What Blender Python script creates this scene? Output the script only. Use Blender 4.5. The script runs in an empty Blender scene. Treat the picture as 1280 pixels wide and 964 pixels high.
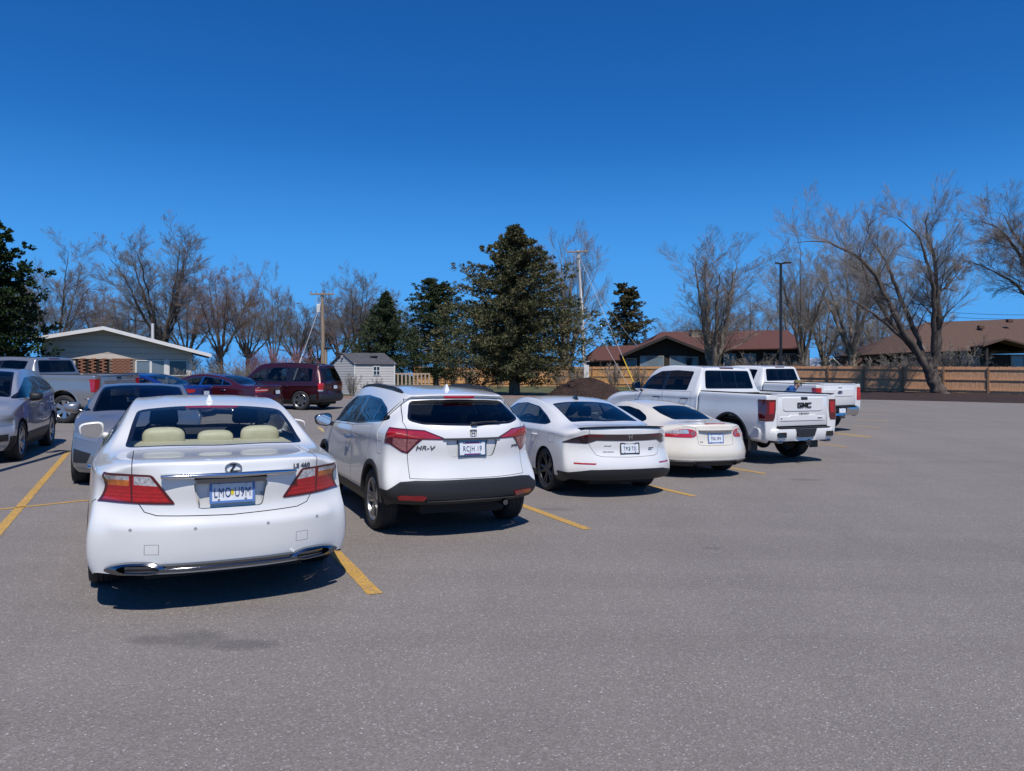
import bpy, bmesh, math, random
import numpy as np
from mathutils import Vector, Matrix, Euler
from mathutils.geometry import tessellate_polygon
from mathutils.bvhtree import BVHTree

scene = bpy.context.scene
COL = scene.collection
R = math.radians

# ------------------------------------------------------------------ camera
H = 1.70                                   # eye height above the tarmac
FX, YH = 900.0, 470.0                      # focal length and horizon in pixels of a 1280x964 frame
cam_data = bpy.data.cameras.new("camera")
cam_data.sensor_fit = 'HORIZONTAL'
cam_data.sensor_width = 36.0
cam_data.lens = FX / 1280.0 * 36.0
cam_data.shift_y = -(482.0 - YH) / 1280.0
cam_data.clip_start = 0.05
cam_data.clip_end = 3000.0
cam = bpy.data.objects.new("camera", cam_data)
COL.objects.link(cam)
cam.location = (0, 0, H)
cam.rotation_euler = (R(90), 0, 0)
scene.camera = cam

# ------------------------------------------------------------------ light
SUN_EL = R(57)
SUN_AZ = math.atan2(0.225, -0.974)           # behind the camera, a little to the right
sun_vec = Vector((math.sin(SUN_AZ) * math.cos(SUN_EL), math.cos(SUN_AZ) * math.cos(SUN_EL), math.sin(SUN_EL)))
sd = bpy.data.lights.new("sun", 'SUN')
sd.energy = 4.3
sd.angle = R(0.53)
sd.color = (1.0, 0.95, 0.88)
sun = bpy.data.objects.new("sun", sd)
COL.objects.link(sun)
sun.rotation_euler = (-sun_vec).to_track_quat('-Z', 'Y').to_euler()

world = bpy.data.worlds.new("World")
scene.world = world
world.use_nodes = True
wn = world.node_tree
wn.nodes.clear()
w_out = wn.nodes.new('ShaderNodeOutputWorld')
w_bg = wn.nodes.new('ShaderNodeBackground')
w_sky = wn.nodes.new('ShaderNodeTexSky')
w_sky.sky_type = 'NISHITA'
w_sky.sun_disc = False
w_sky.sun_elevation = SUN_EL
w_sky.sun_rotation = SUN_AZ
w_sky.altitude = 300
w_sky.air_density = 1.0
w_sky.dust_density = 0.0
w_sky.ozone_density = 3.5
w_hsv = wn.nodes.new('ShaderNodeHueSaturation')
w_hsv.inputs['Saturation'].default_value = 1.28
w_hsv.inputs['Hue'].default_value = 0.5
w_bg.inputs['Strength'].default_value = 0.085
wn.links.new(w_sky.outputs[0], w_hsv.inputs['Color'])
w_tint = wn.nodes.new('ShaderNodeMixRGB'); w_tint.blend_type = 'MULTIPLY'      # a deep, clean spring-noon blue
w_tint.inputs[0].default_value = 1.0; w_tint.inputs[2].default_value = (0.37, 0.94, 1.38, 1)
wn.links.new(w_hsv.outputs[0], w_tint.inputs[1])
# towards the horizon the clear air stays blue and only lightens, the same all the way round
w_tc = wn.nodes.new('ShaderNodeTexCoord'); w_sep = wn.nodes.new('ShaderNodeSeparateXYZ'); wn.links.new(w_tc.outputs['Generated'], w_sep.inputs[0])
w_mr = wn.nodes.new('ShaderNodeMapRange'); w_mr.interpolation_type = 'SMOOTHSTEP'
w_mr.inputs[1].default_value = 0.0; w_mr.inputs[2].default_value = 0.33; w_mr.inputs[3].default_value = 0.90; w_mr.inputs[4].default_value = 0.0
wn.links.new(w_sep.outputs[2], w_mr.inputs[0])
w_mix = wn.nodes.new('ShaderNodeMixRGB'); w_mix.inputs[2].default_value = (0.98, 4.15, 10.5, 1)
wn.links.new(w_mr.outputs[0], w_mix.inputs[0]); wn.links.new(w_tint.outputs[0], w_mix.inputs[1])
wn.links.new(w_mix.outputs[0], w_bg.inputs[0])
wn.links.new(w_bg.outputs[0], w_out.inputs[0])

scene.view_settings.view_transform = 'Standard'
scene.view_settings.look = 'None'
scene.view_settings.exposure = 0.0
scene.view_settings.gamma = 1.0

# ------------------------------------------------------------------ terrain height
def lerp_tab(tab, v):
    return np.interp(v, [a for a, b in tab], [b for a, b in tab])
RISE_L = [(14, 0), (17, 0.02), (28, 0.27), (45, 0.50), (70, 0.65), (300, 1.2)]
RISE_R = [(14, 0), (17, 0.01), (42, 0.47), (57, 0.75), (70, 0.80), (300, 1.2)]
def zg(x, y):
    x = np.asarray(x, float); y = np.asarray(y, float)
    t = np.clip((x + 4) / 12.0, 0, 1); t = t * t * (3 - 2 * t)
    z = lerp_tab(RISE_L, y) * (1 - t) + lerp_tab(RISE_R, y) * t
    return z - 0.012 * np.clip(x, -16, 7)
def zgf(x, y): return float(zg(x, y))
def at(px, d, py=None):
    """point at image column px and distance d, on the ground, or at image row py"""
    x = (px - 640) / FX * d
    return Vector((x, d, zgf(x, d) if py is None else H - (py - YH) * d / FX))

# ------------------------------------------------------------------ materials
def new_mat(name):
    m = bpy.data.materials.new(name); m.use_nodes = True
    nt = m.node_tree
    return m, nt, nt.nodes['Principled BSDF']
def mat(name, col, rough=0.5, metal=0.0, coat=0.0, vary=0.0, scale=8.0, bump=0.0, spec=0.5, coat_rough=0.03, stretch=None):
    m, nt, b = new_mat(name)
    b.inputs['Base Color'].default_value = (*col, 1)
    b.inputs['Roughness'].default_value = rough
    b.inputs['Metallic'].default_value = metal
    b.inputs['Coat Weight'].default_value = coat
    b.inputs['Coat Roughness'].default_value = coat_rough
    b.inputs['Specular IOR Level'].default_value = spec
    if vary or bump:
        tc = nt.nodes.new('ShaderNodeTexCoord')
        n = nt.nodes.new('ShaderNodeTexNoise')
        n.inputs['Scale'].default_value = scale
        n.inputs['Detail'].default_value = 6
        src = tc.outputs['Object']
        if stretch:
            mp = nt.nodes.new('ShaderNodeMapping'); mp.inputs['Scale'].default_value = stretch
            nt.links.new(src, mp.inputs[0]); src = mp.outputs[0]
        nt.links.new(src, n.inputs['Vector'])
        if vary:
            cr = nt.nodes.new('ShaderNodeValToRGB')
            cr.color_ramp.elements[0].position = 0.3; cr.color_ramp.elements[1].position = 0.7
            cr.color_ramp.elements[0].color = (*[c * (1 - vary) for c in col], 1)
            cr.color_ramp.elements[1].color = (*[min(1, c * (1 + vary)) for c in col], 1)
            nt.links.new(n.outputs['Fac'], cr.inputs[0]); nt.links.new(cr.outputs[0], b.inputs['Base Color'])
        if bump:
            bp = nt.nodes.new('ShaderNodeBump'); bp.inputs['Strength'].default_value = bump; bp.inputs['Distance'].default_value = 0.02
            nt.links.new(n.outputs['Fac'], bp.inputs['Height']); nt.links.new(bp.outputs[0], b.inputs['Normal'])
    return m
def glass_mat(name, tint, rough=0.0):
    m = bpy.data.materials.new(name); m.use_nodes = True
    nt = m.node_tree; nt.nodes.clear()
    o = nt.nodes.new('ShaderNodeOutputMaterial')
    mx = nt.nodes.new('ShaderNodeMixShader'); tr = nt.nodes.new('ShaderNodeBsdfTransparent'); gl = nt.nodes.new('ShaderNodeBsdfGlossy')
    lw = nt.nodes.new('ShaderNodeLayerWeight')                       # thin pane: 4 % head-on, rising at grazing angles, the same from both sides
    pw = nt.nodes.new('ShaderNodeMath'); pw.operation = 'POWER'; pw.inputs[1].default_value = 4.5
    fr = nt.nodes.new('ShaderNodeMath'); fr.operation = 'MULTIPLY_ADD'; fr.inputs[1].default_value = 0.93; fr.inputs[2].default_value = 0.055
    nt.links.new(lw.outputs['Facing'], pw.inputs[0]); nt.links.new(pw.outputs[0], fr.inputs[0])
    tr.inputs['Color'].default_value = (*tint, 1); gl.inputs['Roughness'].default_value = rough
    nt.links.new(fr.outputs[0], mx.inputs[0]); nt.links.new(tr.outputs[0], mx.inputs[1]); nt.links.new(gl.outputs[0], mx.inputs[2])
    nt.links.new(mx.outputs[0], o.inputs[0])
    return m
def paint(name, col, metal=0.0, rough=0.35, coat=1.0):
    m, nt, b = new_mat(name)
    b.inputs['Roughness'].default_value = rough; b.inputs['Metallic'].default_value = metal
    b.inputs['Coat Weight'].default_value = coat; b.inputs['Coat Roughness'].default_value = 0.02
    tc = nt.nodes.new('ShaderNodeTexCoord')
    n = nt.nodes.new('ShaderNodeTexNoise'); n.inputs['Scale'].default_value = 2.2; n.inputs['Detail'].default_value = 8
    cr = nt.nodes.new('ShaderNodeValToRGB')
    cr.color_ramp.elements[0].position = 0.35; cr.color_ramp.elements[1].position = 0.65
    cr.color_ramp.elements[0].color = (*[c * 0.95 for c in col], 1); cr.color_ramp.elements[1].color = (*col, 1)
    nt.links.new(tc.outputs['Object'], n.inputs['Vector']); nt.links.new(n.outputs['Fac'], cr.inputs[0])
    nt.links.new(cr.outputs[0], b.inputs['Base Color'])
    return m

M = {}
M['white'] = paint('pearl_white_paint', (0.77, 0.76, 0.715), 0.0, 0.3)
M['white2'] = paint('cool_white_paint', (0.775, 0.765, 0.73), 0.0, 0.3)
M['cream'] = paint('cream_paint', (0.78, 0.72, 0.60), 0.0, 0.3)
M['silver'] = paint('silver_paint', (0.27, 0.28, 0.30), 0.55, 0.3)
M['greysuv'] = paint('pale_grey_paint', (0.43, 0.45, 0.49), 0.5, 0.3)
M['silver2'] = paint('bright_silver_paint', (0.34, 0.34, 0.345), 0.6, 0.28)
M['maroon'] = paint('maroon_paint', (0.060, 0.006, 0.010), 0.3, 0.3)
M['maroon2'] = paint('dark_maroon_paint', (0.042, 0.006, 0.009), 0.3, 0.3)
M['blue'] = paint('deep_blue_paint', (0.008, 0.035, 0.22), 0.4, 0.3)
M['black'] = mat('black_plastic', (0.018, 0.019, 0.021), 0.55, bump=0.06, scale=300)
M['gloss_black'] = mat('gloss_black', (0.010, 0.010, 0.011), 0.12, coat=0.6)
M['gap'] = mat('seam_dark', (0.012, 0.012, 0.012), 0.9)
M['tyre'] = mat('tyre_rubber', (0.025, 0.025, 0.026), 0.78, vary=0.25, scale=14, bump=0.2)
M['under'] = mat('underbody', (0.015, 0.015, 0.016), 0.85)
M['chrome'] = mat('chrome', (0.62, 0.63, 0.65), 0.12, metal=1.0)
M['dark_chrome'] = mat('dark_chrome', (0.22, 0.23, 0.25), 0.16, metal=1.0)
M['alloy'] = mat('alloy', (0.46, 0.47, 0.49), 0.28, metal=0.9)
M['dark_alloy'] = mat('dark_alloy', (0.06, 0.06, 0.065), 0.32, metal=0.7)
M['red_lens'] = mat('red_lens', (0.40, 0.006, 0.012), 0.08, coat=1.0, vary=0.25, scale=26, stretch=(1, 1, 5))
M['dark_red_lens'] = mat('dark_red_lens', (0.085, 0.003, 0.007), 0.08, coat=1.0)
M['bright_red'] = mat('bright_red_lens', (0.52, 0.012, 0.018), 0.1, coat=1.0, vary=0.2, scale=40)
M['clear_lens'] = mat('clear_lens', (0.62, 0.62, 0.63), 0.1, metal=0.4, coat=1.0, vary=0.45, scale=45)
M['pink_lens'] = mat('pinkish_lens', (0.40, 0.15, 0.14), 0.1, metal=0.3, coat=1.0, vary=0.4, scale=45)
M['amber'] = mat('amber_lens', (0.62, 0.16, 0.02), 0.1, coat=1.0, vary=0.3, scale=40)
M['smoke_lens'] = mat('smoked_lens', (0.035, 0.022, 0.024), 0.06, coat=1.0)
M['glass_clear'] = glass_mat('clear_glass', (0.86, 0.90, 0.88))
M['glass'] = glass_mat('window_glass', (0.62, 0.68, 0.66))
M['glass_mid'] = glass_mat('tinted_glass', (0.40, 0.45, 0.46))
M['glass_dark'] = glass_mat('privacy_glass', (0.09, 0.10, 0.105))
M['headlamp'] = mat('headlamp_lens', (0.30, 0.31, 0.33), 0.08, metal=0.5, coat=1.0)
M['sensor'] = mat('sensor_ring', (0.30, 0.30, 0.31), 0.4)
M['mirror'] = mat('mirror_glass', (0.8, 0.8, 0.82), 0.02, metal=1.0)
M['cabin'] = mat('cabin_trim', (0.03, 0.03, 0.033), 0.8)
M['lining'] = mat('roof_lining', (0.10, 0.10, 0.10), 0.9)
M['lining_cream'] = mat('cream_lining', (0.40, 0.38, 0.29), 0.9)
M['leather_cream'] = mat('cream_leather', (0.60, 0.545, 0.36), 0.55, vary=0.06, scale=20)
M['seat_dark'] = mat('dark_seat', (0.02, 0.02, 0.023), 0.7)
M['seat_grey'] = mat('grey_seat', (0.12, 0.12, 0.12), 0.8)
M['plate_white'] = mat('plate_white', (0.72, 0.74, 0.76), 0.4, vary=0.05, scale=30)
M['plate_blue'] = mat('plate_blue', (0.10, 0.20, 0.45), 0.4)
M['plate_ink'] = mat('plate_ink', (0.012, 0.030, 0.13), 0.4)
M['plate_purple'] = mat('plate_purple', (0.16, 0.03, 0.16), 0.4)
M['plate_yellow'] = mat('plate_yellow', (0.70, 0.55, 0.03), 0.4)
M['plate_green'] = mat('plate_green', (0.10, 0.35, 0.16), 0.4)
M['badge_grey'] = mat('badge_grey', (0.20, 0.21, 0.23), 0.25, metal=0.9)
M['badge_black'] = mat('badge_black', (0.012, 0.012, 0.014), 0.25)

# ------------------------------------------------------------------ mesh helpers
def link_mesh(name, me, material=None, parent=None, loc=None):
    o = bpy.data.objects.new(name, me)
    COL.objects.link(o)
    if material: me.materials.append(material)
    if parent: o.parent = parent
    if loc is not None: o.location = loc
    return o
def mesh_from(name, V, F, normals=None, smooth=False):
    me = bpy.data.meshes.new(name)
    me.from_pydata([tuple(v) for v in V], [], [tuple(f) for f in F])
    if smooth or normals is not None:
        me.polygons.foreach_set('use_smooth', [True] * len(me.polygons))
    if normals is not None:
        me.normals_split_custom_set_from_vertices([tuple(n) for n in normals])
    me.update()
    return me
def obj_bm(name, bm, material, parent=None, smooth=False, angle=None):
    me = bpy.data.meshes.new(name)
    bmesh.ops.recalc_face_normals(bm, faces=bm.faces)
    if angle is not None:
        smooth = True
        for e in bm.edges:
            if len(e.link_faces) == 2 and e.calc_face_angle(0) > R(angle): e.smooth = False
    for f in bm.faces: f.smooth = smooth
    bm.to_mesh(me); bm.free()
    return link_mesh(name, me, material, parent)
def big_mesh(name, V, quads=None, tris=None, smooth=False):
    """numpy mesh: V (n,3), quads (m,4), tris (k,3)"""
    me = bpy.data.meshes.new(name)
    nq = 0 if quads is None else len(quads); ntr = 0 if tris is None else len(tris)
    me.vertices.add(len(V)); me.vertices.foreach_set('co', np.asarray(V, np.float32).ravel())
    loops = []
    if nq: loops.append(np.asarray(quads, np.int32).ravel())
    if ntr: loops.append(np.asarray(tris, np.int32).ravel())
    loops = np.concatenate(loops)
    me.loops.add(len(loops)); me.loops.foreach_set('vertex_index', loops)
    me.polygons.add(nq + ntr)
    st = np.concatenate([np.arange(nq) * 4, nq * 4 + np.arange(ntr) * 3]).astype(np.int32)
    me.polygons.foreach_set('loop_start', st)
    me.polygons.foreach_set('use_smooth', np.full(nq + ntr, smooth))
    me.update(calc_edges=True)
    return me
def thing(name, label, cat, loc=(0, 0, 0), rotz=0.0, group=None):
    o = bpy.data.objects.new(name, None); COL.objects.link(o)
    o.empty_display_size = 0.2
    o.location = loc; o.rotation_euler = (0, 0, rotz)
    o['label'] = label; o['category'] = cat
    if group: o['group'] = group
    return o
def tag(o, label, cat, group=None):
    o['label'] = label; o['category'] = cat
    if group: o['group'] = group
    return o
def structure(o): o['kind'] = 'structure'; return o
def stuff(o): o['kind'] = 'stuff'; return o

def rbox(bm, c, s, r=0.02, seg=2, rot=None, taper=None):
    """rounded box added to bm: centre, size, bevel radius"""
    ret = bmesh.ops.create_cube(bm, size=1.0)
    vs = ret['verts']
    for v in vs:
        v.co = Vector((v.co.x * s[0], v.co.y * s[1], v.co.z * s[2]))
        if taper and v.co.z > 0: v.co.x *= taper[0]; v.co.y *= taper[1]
    if r > 0:
        es = list({e for v in vs for e in v.link_edges})
        b = bmesh.ops.bevel(bm, geom=vs + es, offset=r, segments=seg, affect='EDGES', profile=0.5)
        vs = b['verts']
        vs = list({v for f in b['faces'] for v in f.verts} | set(vs))
    m = Matrix.Translation(c) @ (rot.to_matrix().to_4x4() if isinstance(rot, Euler) else (rot if rot is not None else Matrix.Identity(4)))
    for v in vs: v.co = m @ v.co
    return vs
def box(bm, a, b):
    x0, y0, z0 = a; x1, y1, z1 = b
    vs = [bm.verts.new(p) for p in ((x0,y0,z0),(x1,y0,z0),(x1,y1,z0),(x0,y1,z0),(x0,y0,z1),(x1,y0,z1),(x1,y1,z1),(x0,y1,z1))]
    for f in ((0,3,2,1),(4,5,6,7),(0,1,5,4),(1,2,6,5),(2,3,7,6),(3,0,4,7)): bm.faces.new([vs[i] for i in f])
    return vs
def prism_y(bm, pts, y0, y1):
    """extrude an (x,z) outline between two y"""
    a = [bm.verts.new((p[0], y0, p[1])) for p in pts]; b = [bm.verts.new((p[0], y1, p[1])) for p in pts]
    n = len(pts)
    bm.faces.new(a); bm.faces.new(b[::-1])
    for i in range(n): bm.faces.new((a[i], b[i], b[(i+1) % n], a[(i+1) % n]))
def superblob(bm, c, s, p=0.55, nu=20, nv=14, rot=None):
    """cushion-like rounded body: centre, full size, squareness exponent"""
    f = lambda a: math.copysign(abs(a)**p, a)
    ret = bmesh.ops.create_uvsphere(bm, u_segments=nu, v_segments=nv, radius=1.0)
    for v in ret['verts']:
        q = Vector((f(v.co.x)*s[0]/2, f(v.co.y)*s[1]/2, f(v.co.z)*s[2]/2))
        if rot: q = rot.to_matrix() @ q
        v.co = Vector(c) + q
def prism_x(bm, pts, x0, x1):
    a = [bm.verts.new((x0, p[0], p[1])) for p in pts]; b = [bm.verts.new((x1, p[0], p[1])) for p in pts]
    n = len(pts)
    bm.faces.new(a); bm.faces.new(b[::-1])
    for i in range(n): bm.faces.new((a[i], b[i], b[(i+1) % n], a[(i+1) % n]))
def tube(bm, pts, rad, n=8, cap=True):
    pts = [Vector(p) for p in pts]
    rads = rad if isinstance(rad, (list, tuple)) else [rad] * len(pts)
    rings = []; up = None
    for i, p in enumerate(pts):
        t = (pts[min(i+1, len(pts)-1)] - pts[max(i-1, 0)]).normalized()
        if up is None: up = t.orthogonal().normalized()
        up = (up - t * up.dot(t)).normalized(); sd_ = t.cross(up)
        rings.append([bm.verts.new(p + (up * math.cos(a) + sd_ * math.sin(a)) * rads[i]) for a in [2*math.pi*k/n for k in range(n)]])
    for r0, r1 in zip(rings, rings[1:]):
        for k in range(n): bm.faces.new((r0[k], r0[(k+1) % n], r1[(k+1) % n], r1[k]))
    if cap: bm.faces.new(rings[0][::-1]); bm.faces.new(rings[-1])
def lathe_x(bm, prof, n=32, c=(0, 0, 0), close=True):
    """revolve (x, r) profile about the x axis"""
    rings = []
    for x, r in prof:
        if r < 1e-6: rings.append([bm.verts.new((c[0] + x, c[1], c[2]))])
        else: rings.append([bm.verts.new((c[0] + x, c[1] + r*math.cos(2*math.pi*k/n), c[2] + r*math.sin(2*math.pi*k/n))) for k in range(n)])
    for a, b in zip(rings, rings[1:]):
        for k in range(n):
            k2 = (k+1) % n
            if len(a) == 1 and len(b) == 1: continue
            if len(a) == 1: bm.faces.new((a[0], b[k], b[k2]))
            elif len(b) == 1: bm.faces.new((a[k], a[k2], b[0]))
            else: bm.faces.new((a[k], a[k2], b[k2], b[k]))
_txt_cache = {}
def text_mesh(s, size=0.1, extrude=0.002, sx=1.0, bold=0.0, shear=0.0):
    key = (s, size, extrude, sx, bold, shear)
    if key in _txt_cache: return _txt_cache[key]
    cu = bpy.data.curves.new('lettering', 'FONT')
    cu.body = s; cu.size = size; cu.extrude = extrude; cu.align_x = 'CENTER'; cu.align_y = 'CENTER'
    cu.offset = bold; cu.shear = shear; cu.resolution_u = 3; cu.space_character = 1.14 if bold < 0 else 1.0
    o = bpy.data.objects.new('lettering', cu); COL.objects.link(o)
    dg = bpy.context.evaluated_depsgraph_get()
    me = bpy.data.meshes.new_from_object(o.evaluated_get(dg))
    bpy.data.objects.remove(o); bpy.data.curves.remove(cu)
    me.transform(Matrix.Scale(sx, 4, (1, 0, 0)))
    me.transform(Matrix.Rotation(R(90), 4, 'X'))
    me.name = 'lettering'; me.materials.clear()
    _txt_cache[key] = me
    return me
def lettering(parent, s, pos, size, material, sx=1.0, bold=0.0, rx=0.0, rz=0.0, shear=0.0, extrude=0.002, name='lettering'):
    o = link_mesh(name, text_mesh(s, size, extrude, sx, bold, shear).copy(), material, parent)
    o.location = pos; o.rotation_euler = (rx, 0, rz)
    return o

def badge(sh, root, s_, x, z, size, material, sx=1.0, bold=0.0, shear=0.0, name='lettering'):
    y, n = sh.hit(x, z)
    rz = math.atan2(n.x, -n.y); rx = -math.asin(max(-1, min(1, n.z)))
    return lettering(root, s_, tuple(Vector((x, y, z)) + n*.003), size, material, sx=sx, bold=bold, rx=rx, rz=rz, shear=shear, name=name)

# ------------------------------------------------------------------ car body surfaces
def subdiv(V, F, lv, crease=None):
    me = bpy.data.meshes.new('cage'); me.from_pydata(V, [], F)
    if crease:
        at_ = me.attributes.new('crease_edge', 'FLOAT', 'EDGE')
        for e in me.edges: at_.data[e.index].value = crease.get((min(e.vertices), max(e.vertices)), 0.0)
    o = bpy.data.objects.new('cage', me); COL.objects.link(o)
    md = o.modifiers.new('s', 'SUBSURF'); md.levels = lv; md.render_levels = lv; md.use_limit_surface = True
    dg = bpy.context.evaluated_depsgraph_get()
    e = o.evaluated_get(dg); m2 = e.to_mesh()
    n = len(m2.vertices)
    co = np.empty(n * 3, np.float32); m2.vertices.foreach_get('co', co)
    no = np.empty(n * 3, np.float32); m2.vertices.foreach_get('normal', no)
    faces = [tuple(p.vertices) for p in m2.polygons]
    e.to_mesh_clear()
    bpy.data.objects.remove(o); bpy.data.meshes.remove(me)
    return co.reshape(-1, 3), no.reshape(-1, 3), faces

def inset_poly(P, w):
    n = len(P); A = sum(P[i][0]*P[(i+1) % n][1] - P[(i+1) % n][0]*P[i][1] for i in range(n))
    s = 1 if A > 0 else -1
    out = []
    for i in range(n):
        p0 = Vector(P[i-1]); p1 = Vector(P[i]); p2 = Vector(P[(i+1) % n])
        d1 = (p1 - p0).normalized(); d2 = (p2 - p1).normalized()
        n1 = Vector((-d1.y, d1.x)) * s; n2 = Vector((-d2.y, d2.x)) * s
        b = (n1 + n2)
        k = max(0.35, 1 + n1.dot(n2))
        out.append(tuple(p1 + b * (w / k)))
    return out
def round_poly(P, r, n=3):
    out = []; m = len(P)
    for i in range(m):
        p0 = Vector(P[i-1]); p1 = Vector(P[i]); p2 = Vector(P[(i+1) % m])
        a = (p0 - p1); b = (p2 - p1)
        ra = min(r, a.length*0.45); rb = min(r, b.length*0.45)
        q0 = p1 + a.normalized()*ra; q2 = p1 + b.normalized()*rb
        for k in range(n+1):
            t = k/n
            out.append(tuple(q0*(1-t)**2 + p1*2*t*(1-t) + q2*t*t))
    return out

class Shell:
    """one smooth surface that window, lamp, door and trim outlines are cut out of"""
    def __init__(s, co, no, faces):
        s.co = [tuple(c) for c in co.tolist()]; s.no = [tuple(n) for n in no.tolist()]
        s.F = []; s.C = []; s.N = []
        s.by = {0: set()}
        s.tags = {'body': 0}
        s.bvh = BVHTree.FromPolygons(s.co, faces)
        for f in faces: s._add(list(f), 0)
    def _add(s, f, tg, nrm=None):
        n = len(f); c = s.co
        p = [c[i] for i in f]
        s.F.append(f); s.C.append((sum(q[0] for q in p)/n, sum(q[1] for q in p)/n, sum(q[2] for q in p)/n))
        if nrm is None:
            a, b, d = p[0], p[n//2], p[1]; e = p[-1]
            u = (b[0]-a[0], b[1]-a[1], b[2]-a[2]); v = (e[0]-d[0], e[1]-d[1], e[2]-d[2])
            if n == 3: v = u; u = (d[0]-a[0], d[1]-a[1], d[2]-a[2]); v = (e[0]-a[0], e[1]-a[1], e[2]-a[2])
            nrm = (u[1]*v[2]-u[2]*v[1], u[2]*v[0]-u[0]*v[2], u[0]*v[1]-u[1]*v[0])
            L = math.sqrt(nrm[0]**2 + nrm[1]**2 + nrm[2]**2) or 1; nrm = (nrm[0]/L, nrm[1]/L, nrm[2]/L)
            vn = s.no[f[0]]
            if nrm[0]*vn[0] + nrm[1]*vn[1] + nrm[2]*vn[2] < 0: nrm = (-nrm[0], -nrm[1], -nrm[2])
        s.N.append(nrm); s.by.setdefault(tg, set()).add(len(s.F)-1)
        return len(s.F)-1
    @classmethod
    def from_cage(cls, keys, faces, lv=3, fit=3, crease=None):
        order = list(keys); idx = {k: i for i, k in enumerate(order)}
        T = np.array([keys[k] for k in order], float); P = T.copy()
        F = [[idx[k] for k in f] for f in faces]
        cr = {(min(idx[a], idx[b]), max(idx[a], idx[b])): w for a, b, w in (crease or [])}
        for _ in range(fit):
            co, no, _f = subdiv(P.tolist(), F, 1, cr)
            P += 0.85 * (T - co[:len(T)])
        return cls(*subdiv(P.tolist(), F, lv, cr))
    def t(s, name): return s.tags.setdefault(name, len(s.tags))
    def hit(s, x, z, front=False):
        """y of the surface and its outward normal at (x, z), seen from the rear"""
        loc, n, _, _ = s.bvh.ray_cast(Vector((x, -3 if not front else 12, z)), Vector((0, 1 if not front else -1, 0)))
        return (loc.y, n) if loc else (0.0, Vector((0, -1, 0)))
    def _planes(s, poly, axis):
        n = len(poly); A = sum(poly[i][0]*poly[(i+1) % n][1] - poly[(i+1) % n][0]*poly[i][1] for i in range(n))
        if A < 0: poly = poly[::-1]
        out = []
        for i in range(n):
            a = poly[i]; b = poly[(i+1) % n]
            d = (b[0]-a[0], b[1]-a[1]); L = math.hypot(*d)
            if L < 1e-7: continue
            m = (d[1]/L, -d[0]/L)
            if axis == 'x': no = (0, m[0], m[1])
            elif axis == 'y': no = (m[0], 0, m[1])
            else: no = (m[0], m[1], 0)
            out.append((no, m[0]*a[0] + m[1]*a[1]))
        return out
    def _split(s, ids, no, k):
        """split faces by the plane no.p = k; return the ids on the inner side (no.p < k)"""
        co = s.co; nx, ny, nz = no; dist = {}; cache = {}; inside = []
        for fi in ids:
            f = s.F[fi]; ds = []
            for i in f:
                d = dist.get(i)
                if d is None:
                    p = co[i]; d = nx*p[0] + ny*p[1] + nz*p[2] - k
                    if abs(d) < 2e-6: d = 0.0
                    dist[i] = d
                ds.append(d)
            mx = max(ds); mn = min(ds)
            if mx <= 0: inside.append(fi); continue
            if mn >= 0: continue
            A = []; B = []; m = len(f)
            for q in range(m):
                i, j = f[q], f[(q+1) % m]; di, dj = ds[q], ds[(q+1) % m]
                if di <= 0: A.append(i)
                if di >= 0: B.append(i)
                if di*dj < 0:
                    key = (i, j) if i < j else (j, i); v = cache.get(key)
                    if v is None:
                        t = di/(di-dj); a, b = co[i], co[j]; na, nb = s.no[i], s.no[j]
                        v = cache[key] = len(co)
                        co.append((a[0]+(b[0]-a[0])*t, a[1]+(b[1]-a[1])*t, a[2]+(b[2]-a[2])*t))
                        s.no.append((na[0]+(nb[0]-na[0])*t, na[1]+(nb[1]-na[1])*t, na[2]+(nb[2]-na[2])*t))
                        dist[v] = 0.0
                    A.append(v); B.append(v)
            tg = s.tag_of[fi]; nrm = s.N[fi]
            s.by[tg].discard(fi); s.F[fi] = None
            if len(B) >= 3: s.tag_of[s._add(B, tg, nrm)] = tg
            if len(A) >= 3:
                a = s._add(A, tg, nrm); s.tag_of[a] = tg; inside.append(a)
        return inside
    def cut(s, poly, axis, name, src=('body',), side=None, zmin=None, ymax=None, ymin=None, extra=(), mirror=False, out=None):
        """assign the part of the surface inside an outline to a named patch. axis 'x': (y,z) outline on the
        side given by `side`; 'y': (x,z) seen from the rear (side=-1) or front; 'z': (x,y) from above"""
        k = dict(zmin=zmin, ymax=ymax, ymin=ymin)
        if mirror:
            if axis == 'x':
                s.cut(poly, axis, name, src, -1, extra=extra, **k); s.cut(poly, axis, name, src, 1, extra=extra, **k)
            else:
                s.cut(poly, axis, name, src, side, extra=extra, **k)
                ex = [((-c[0], c[1], c[2]), (-n[0], n[1], n[2])) for c, n in extra]
                s.cut([(-p[0], p[1]) for p in poly], axis, name, src, side, extra=ex, **k)
            return
        tg = s.t(name); s.by.setdefault(tg, set()); n = len(poly)
        if not hasattr(s, 'tag_of'): s.tag_of = {i: 0 for i in s.by[0]}
        A = sum(poly[i][0]*poly[(i+1) % n][1] - poly[(i+1) % n][0]*poly[i][1] for i in range(n)); sg = 1 if A > 0 else -1
        convex = True
        for i in range(n):
            a, b, c = poly[i-1], poly[i], poly[(i+1) % n]
            if sg * ((b[0]-a[0])*(c[1]-b[1]) - (b[1]-a[1])*(c[0]-b[0])) < -1e-9: convex = False; break
        pieces = [poly] if convex else [[poly[i] for i in t] for t in tessellate_polygon([[Vector((p[0], p[1], 0)) for p in poly]])]
        ia, ib = {'x': (1, 2), 'y': (0, 2), 'z': (0, 1)}[axis]
        ysd = side or -1
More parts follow.
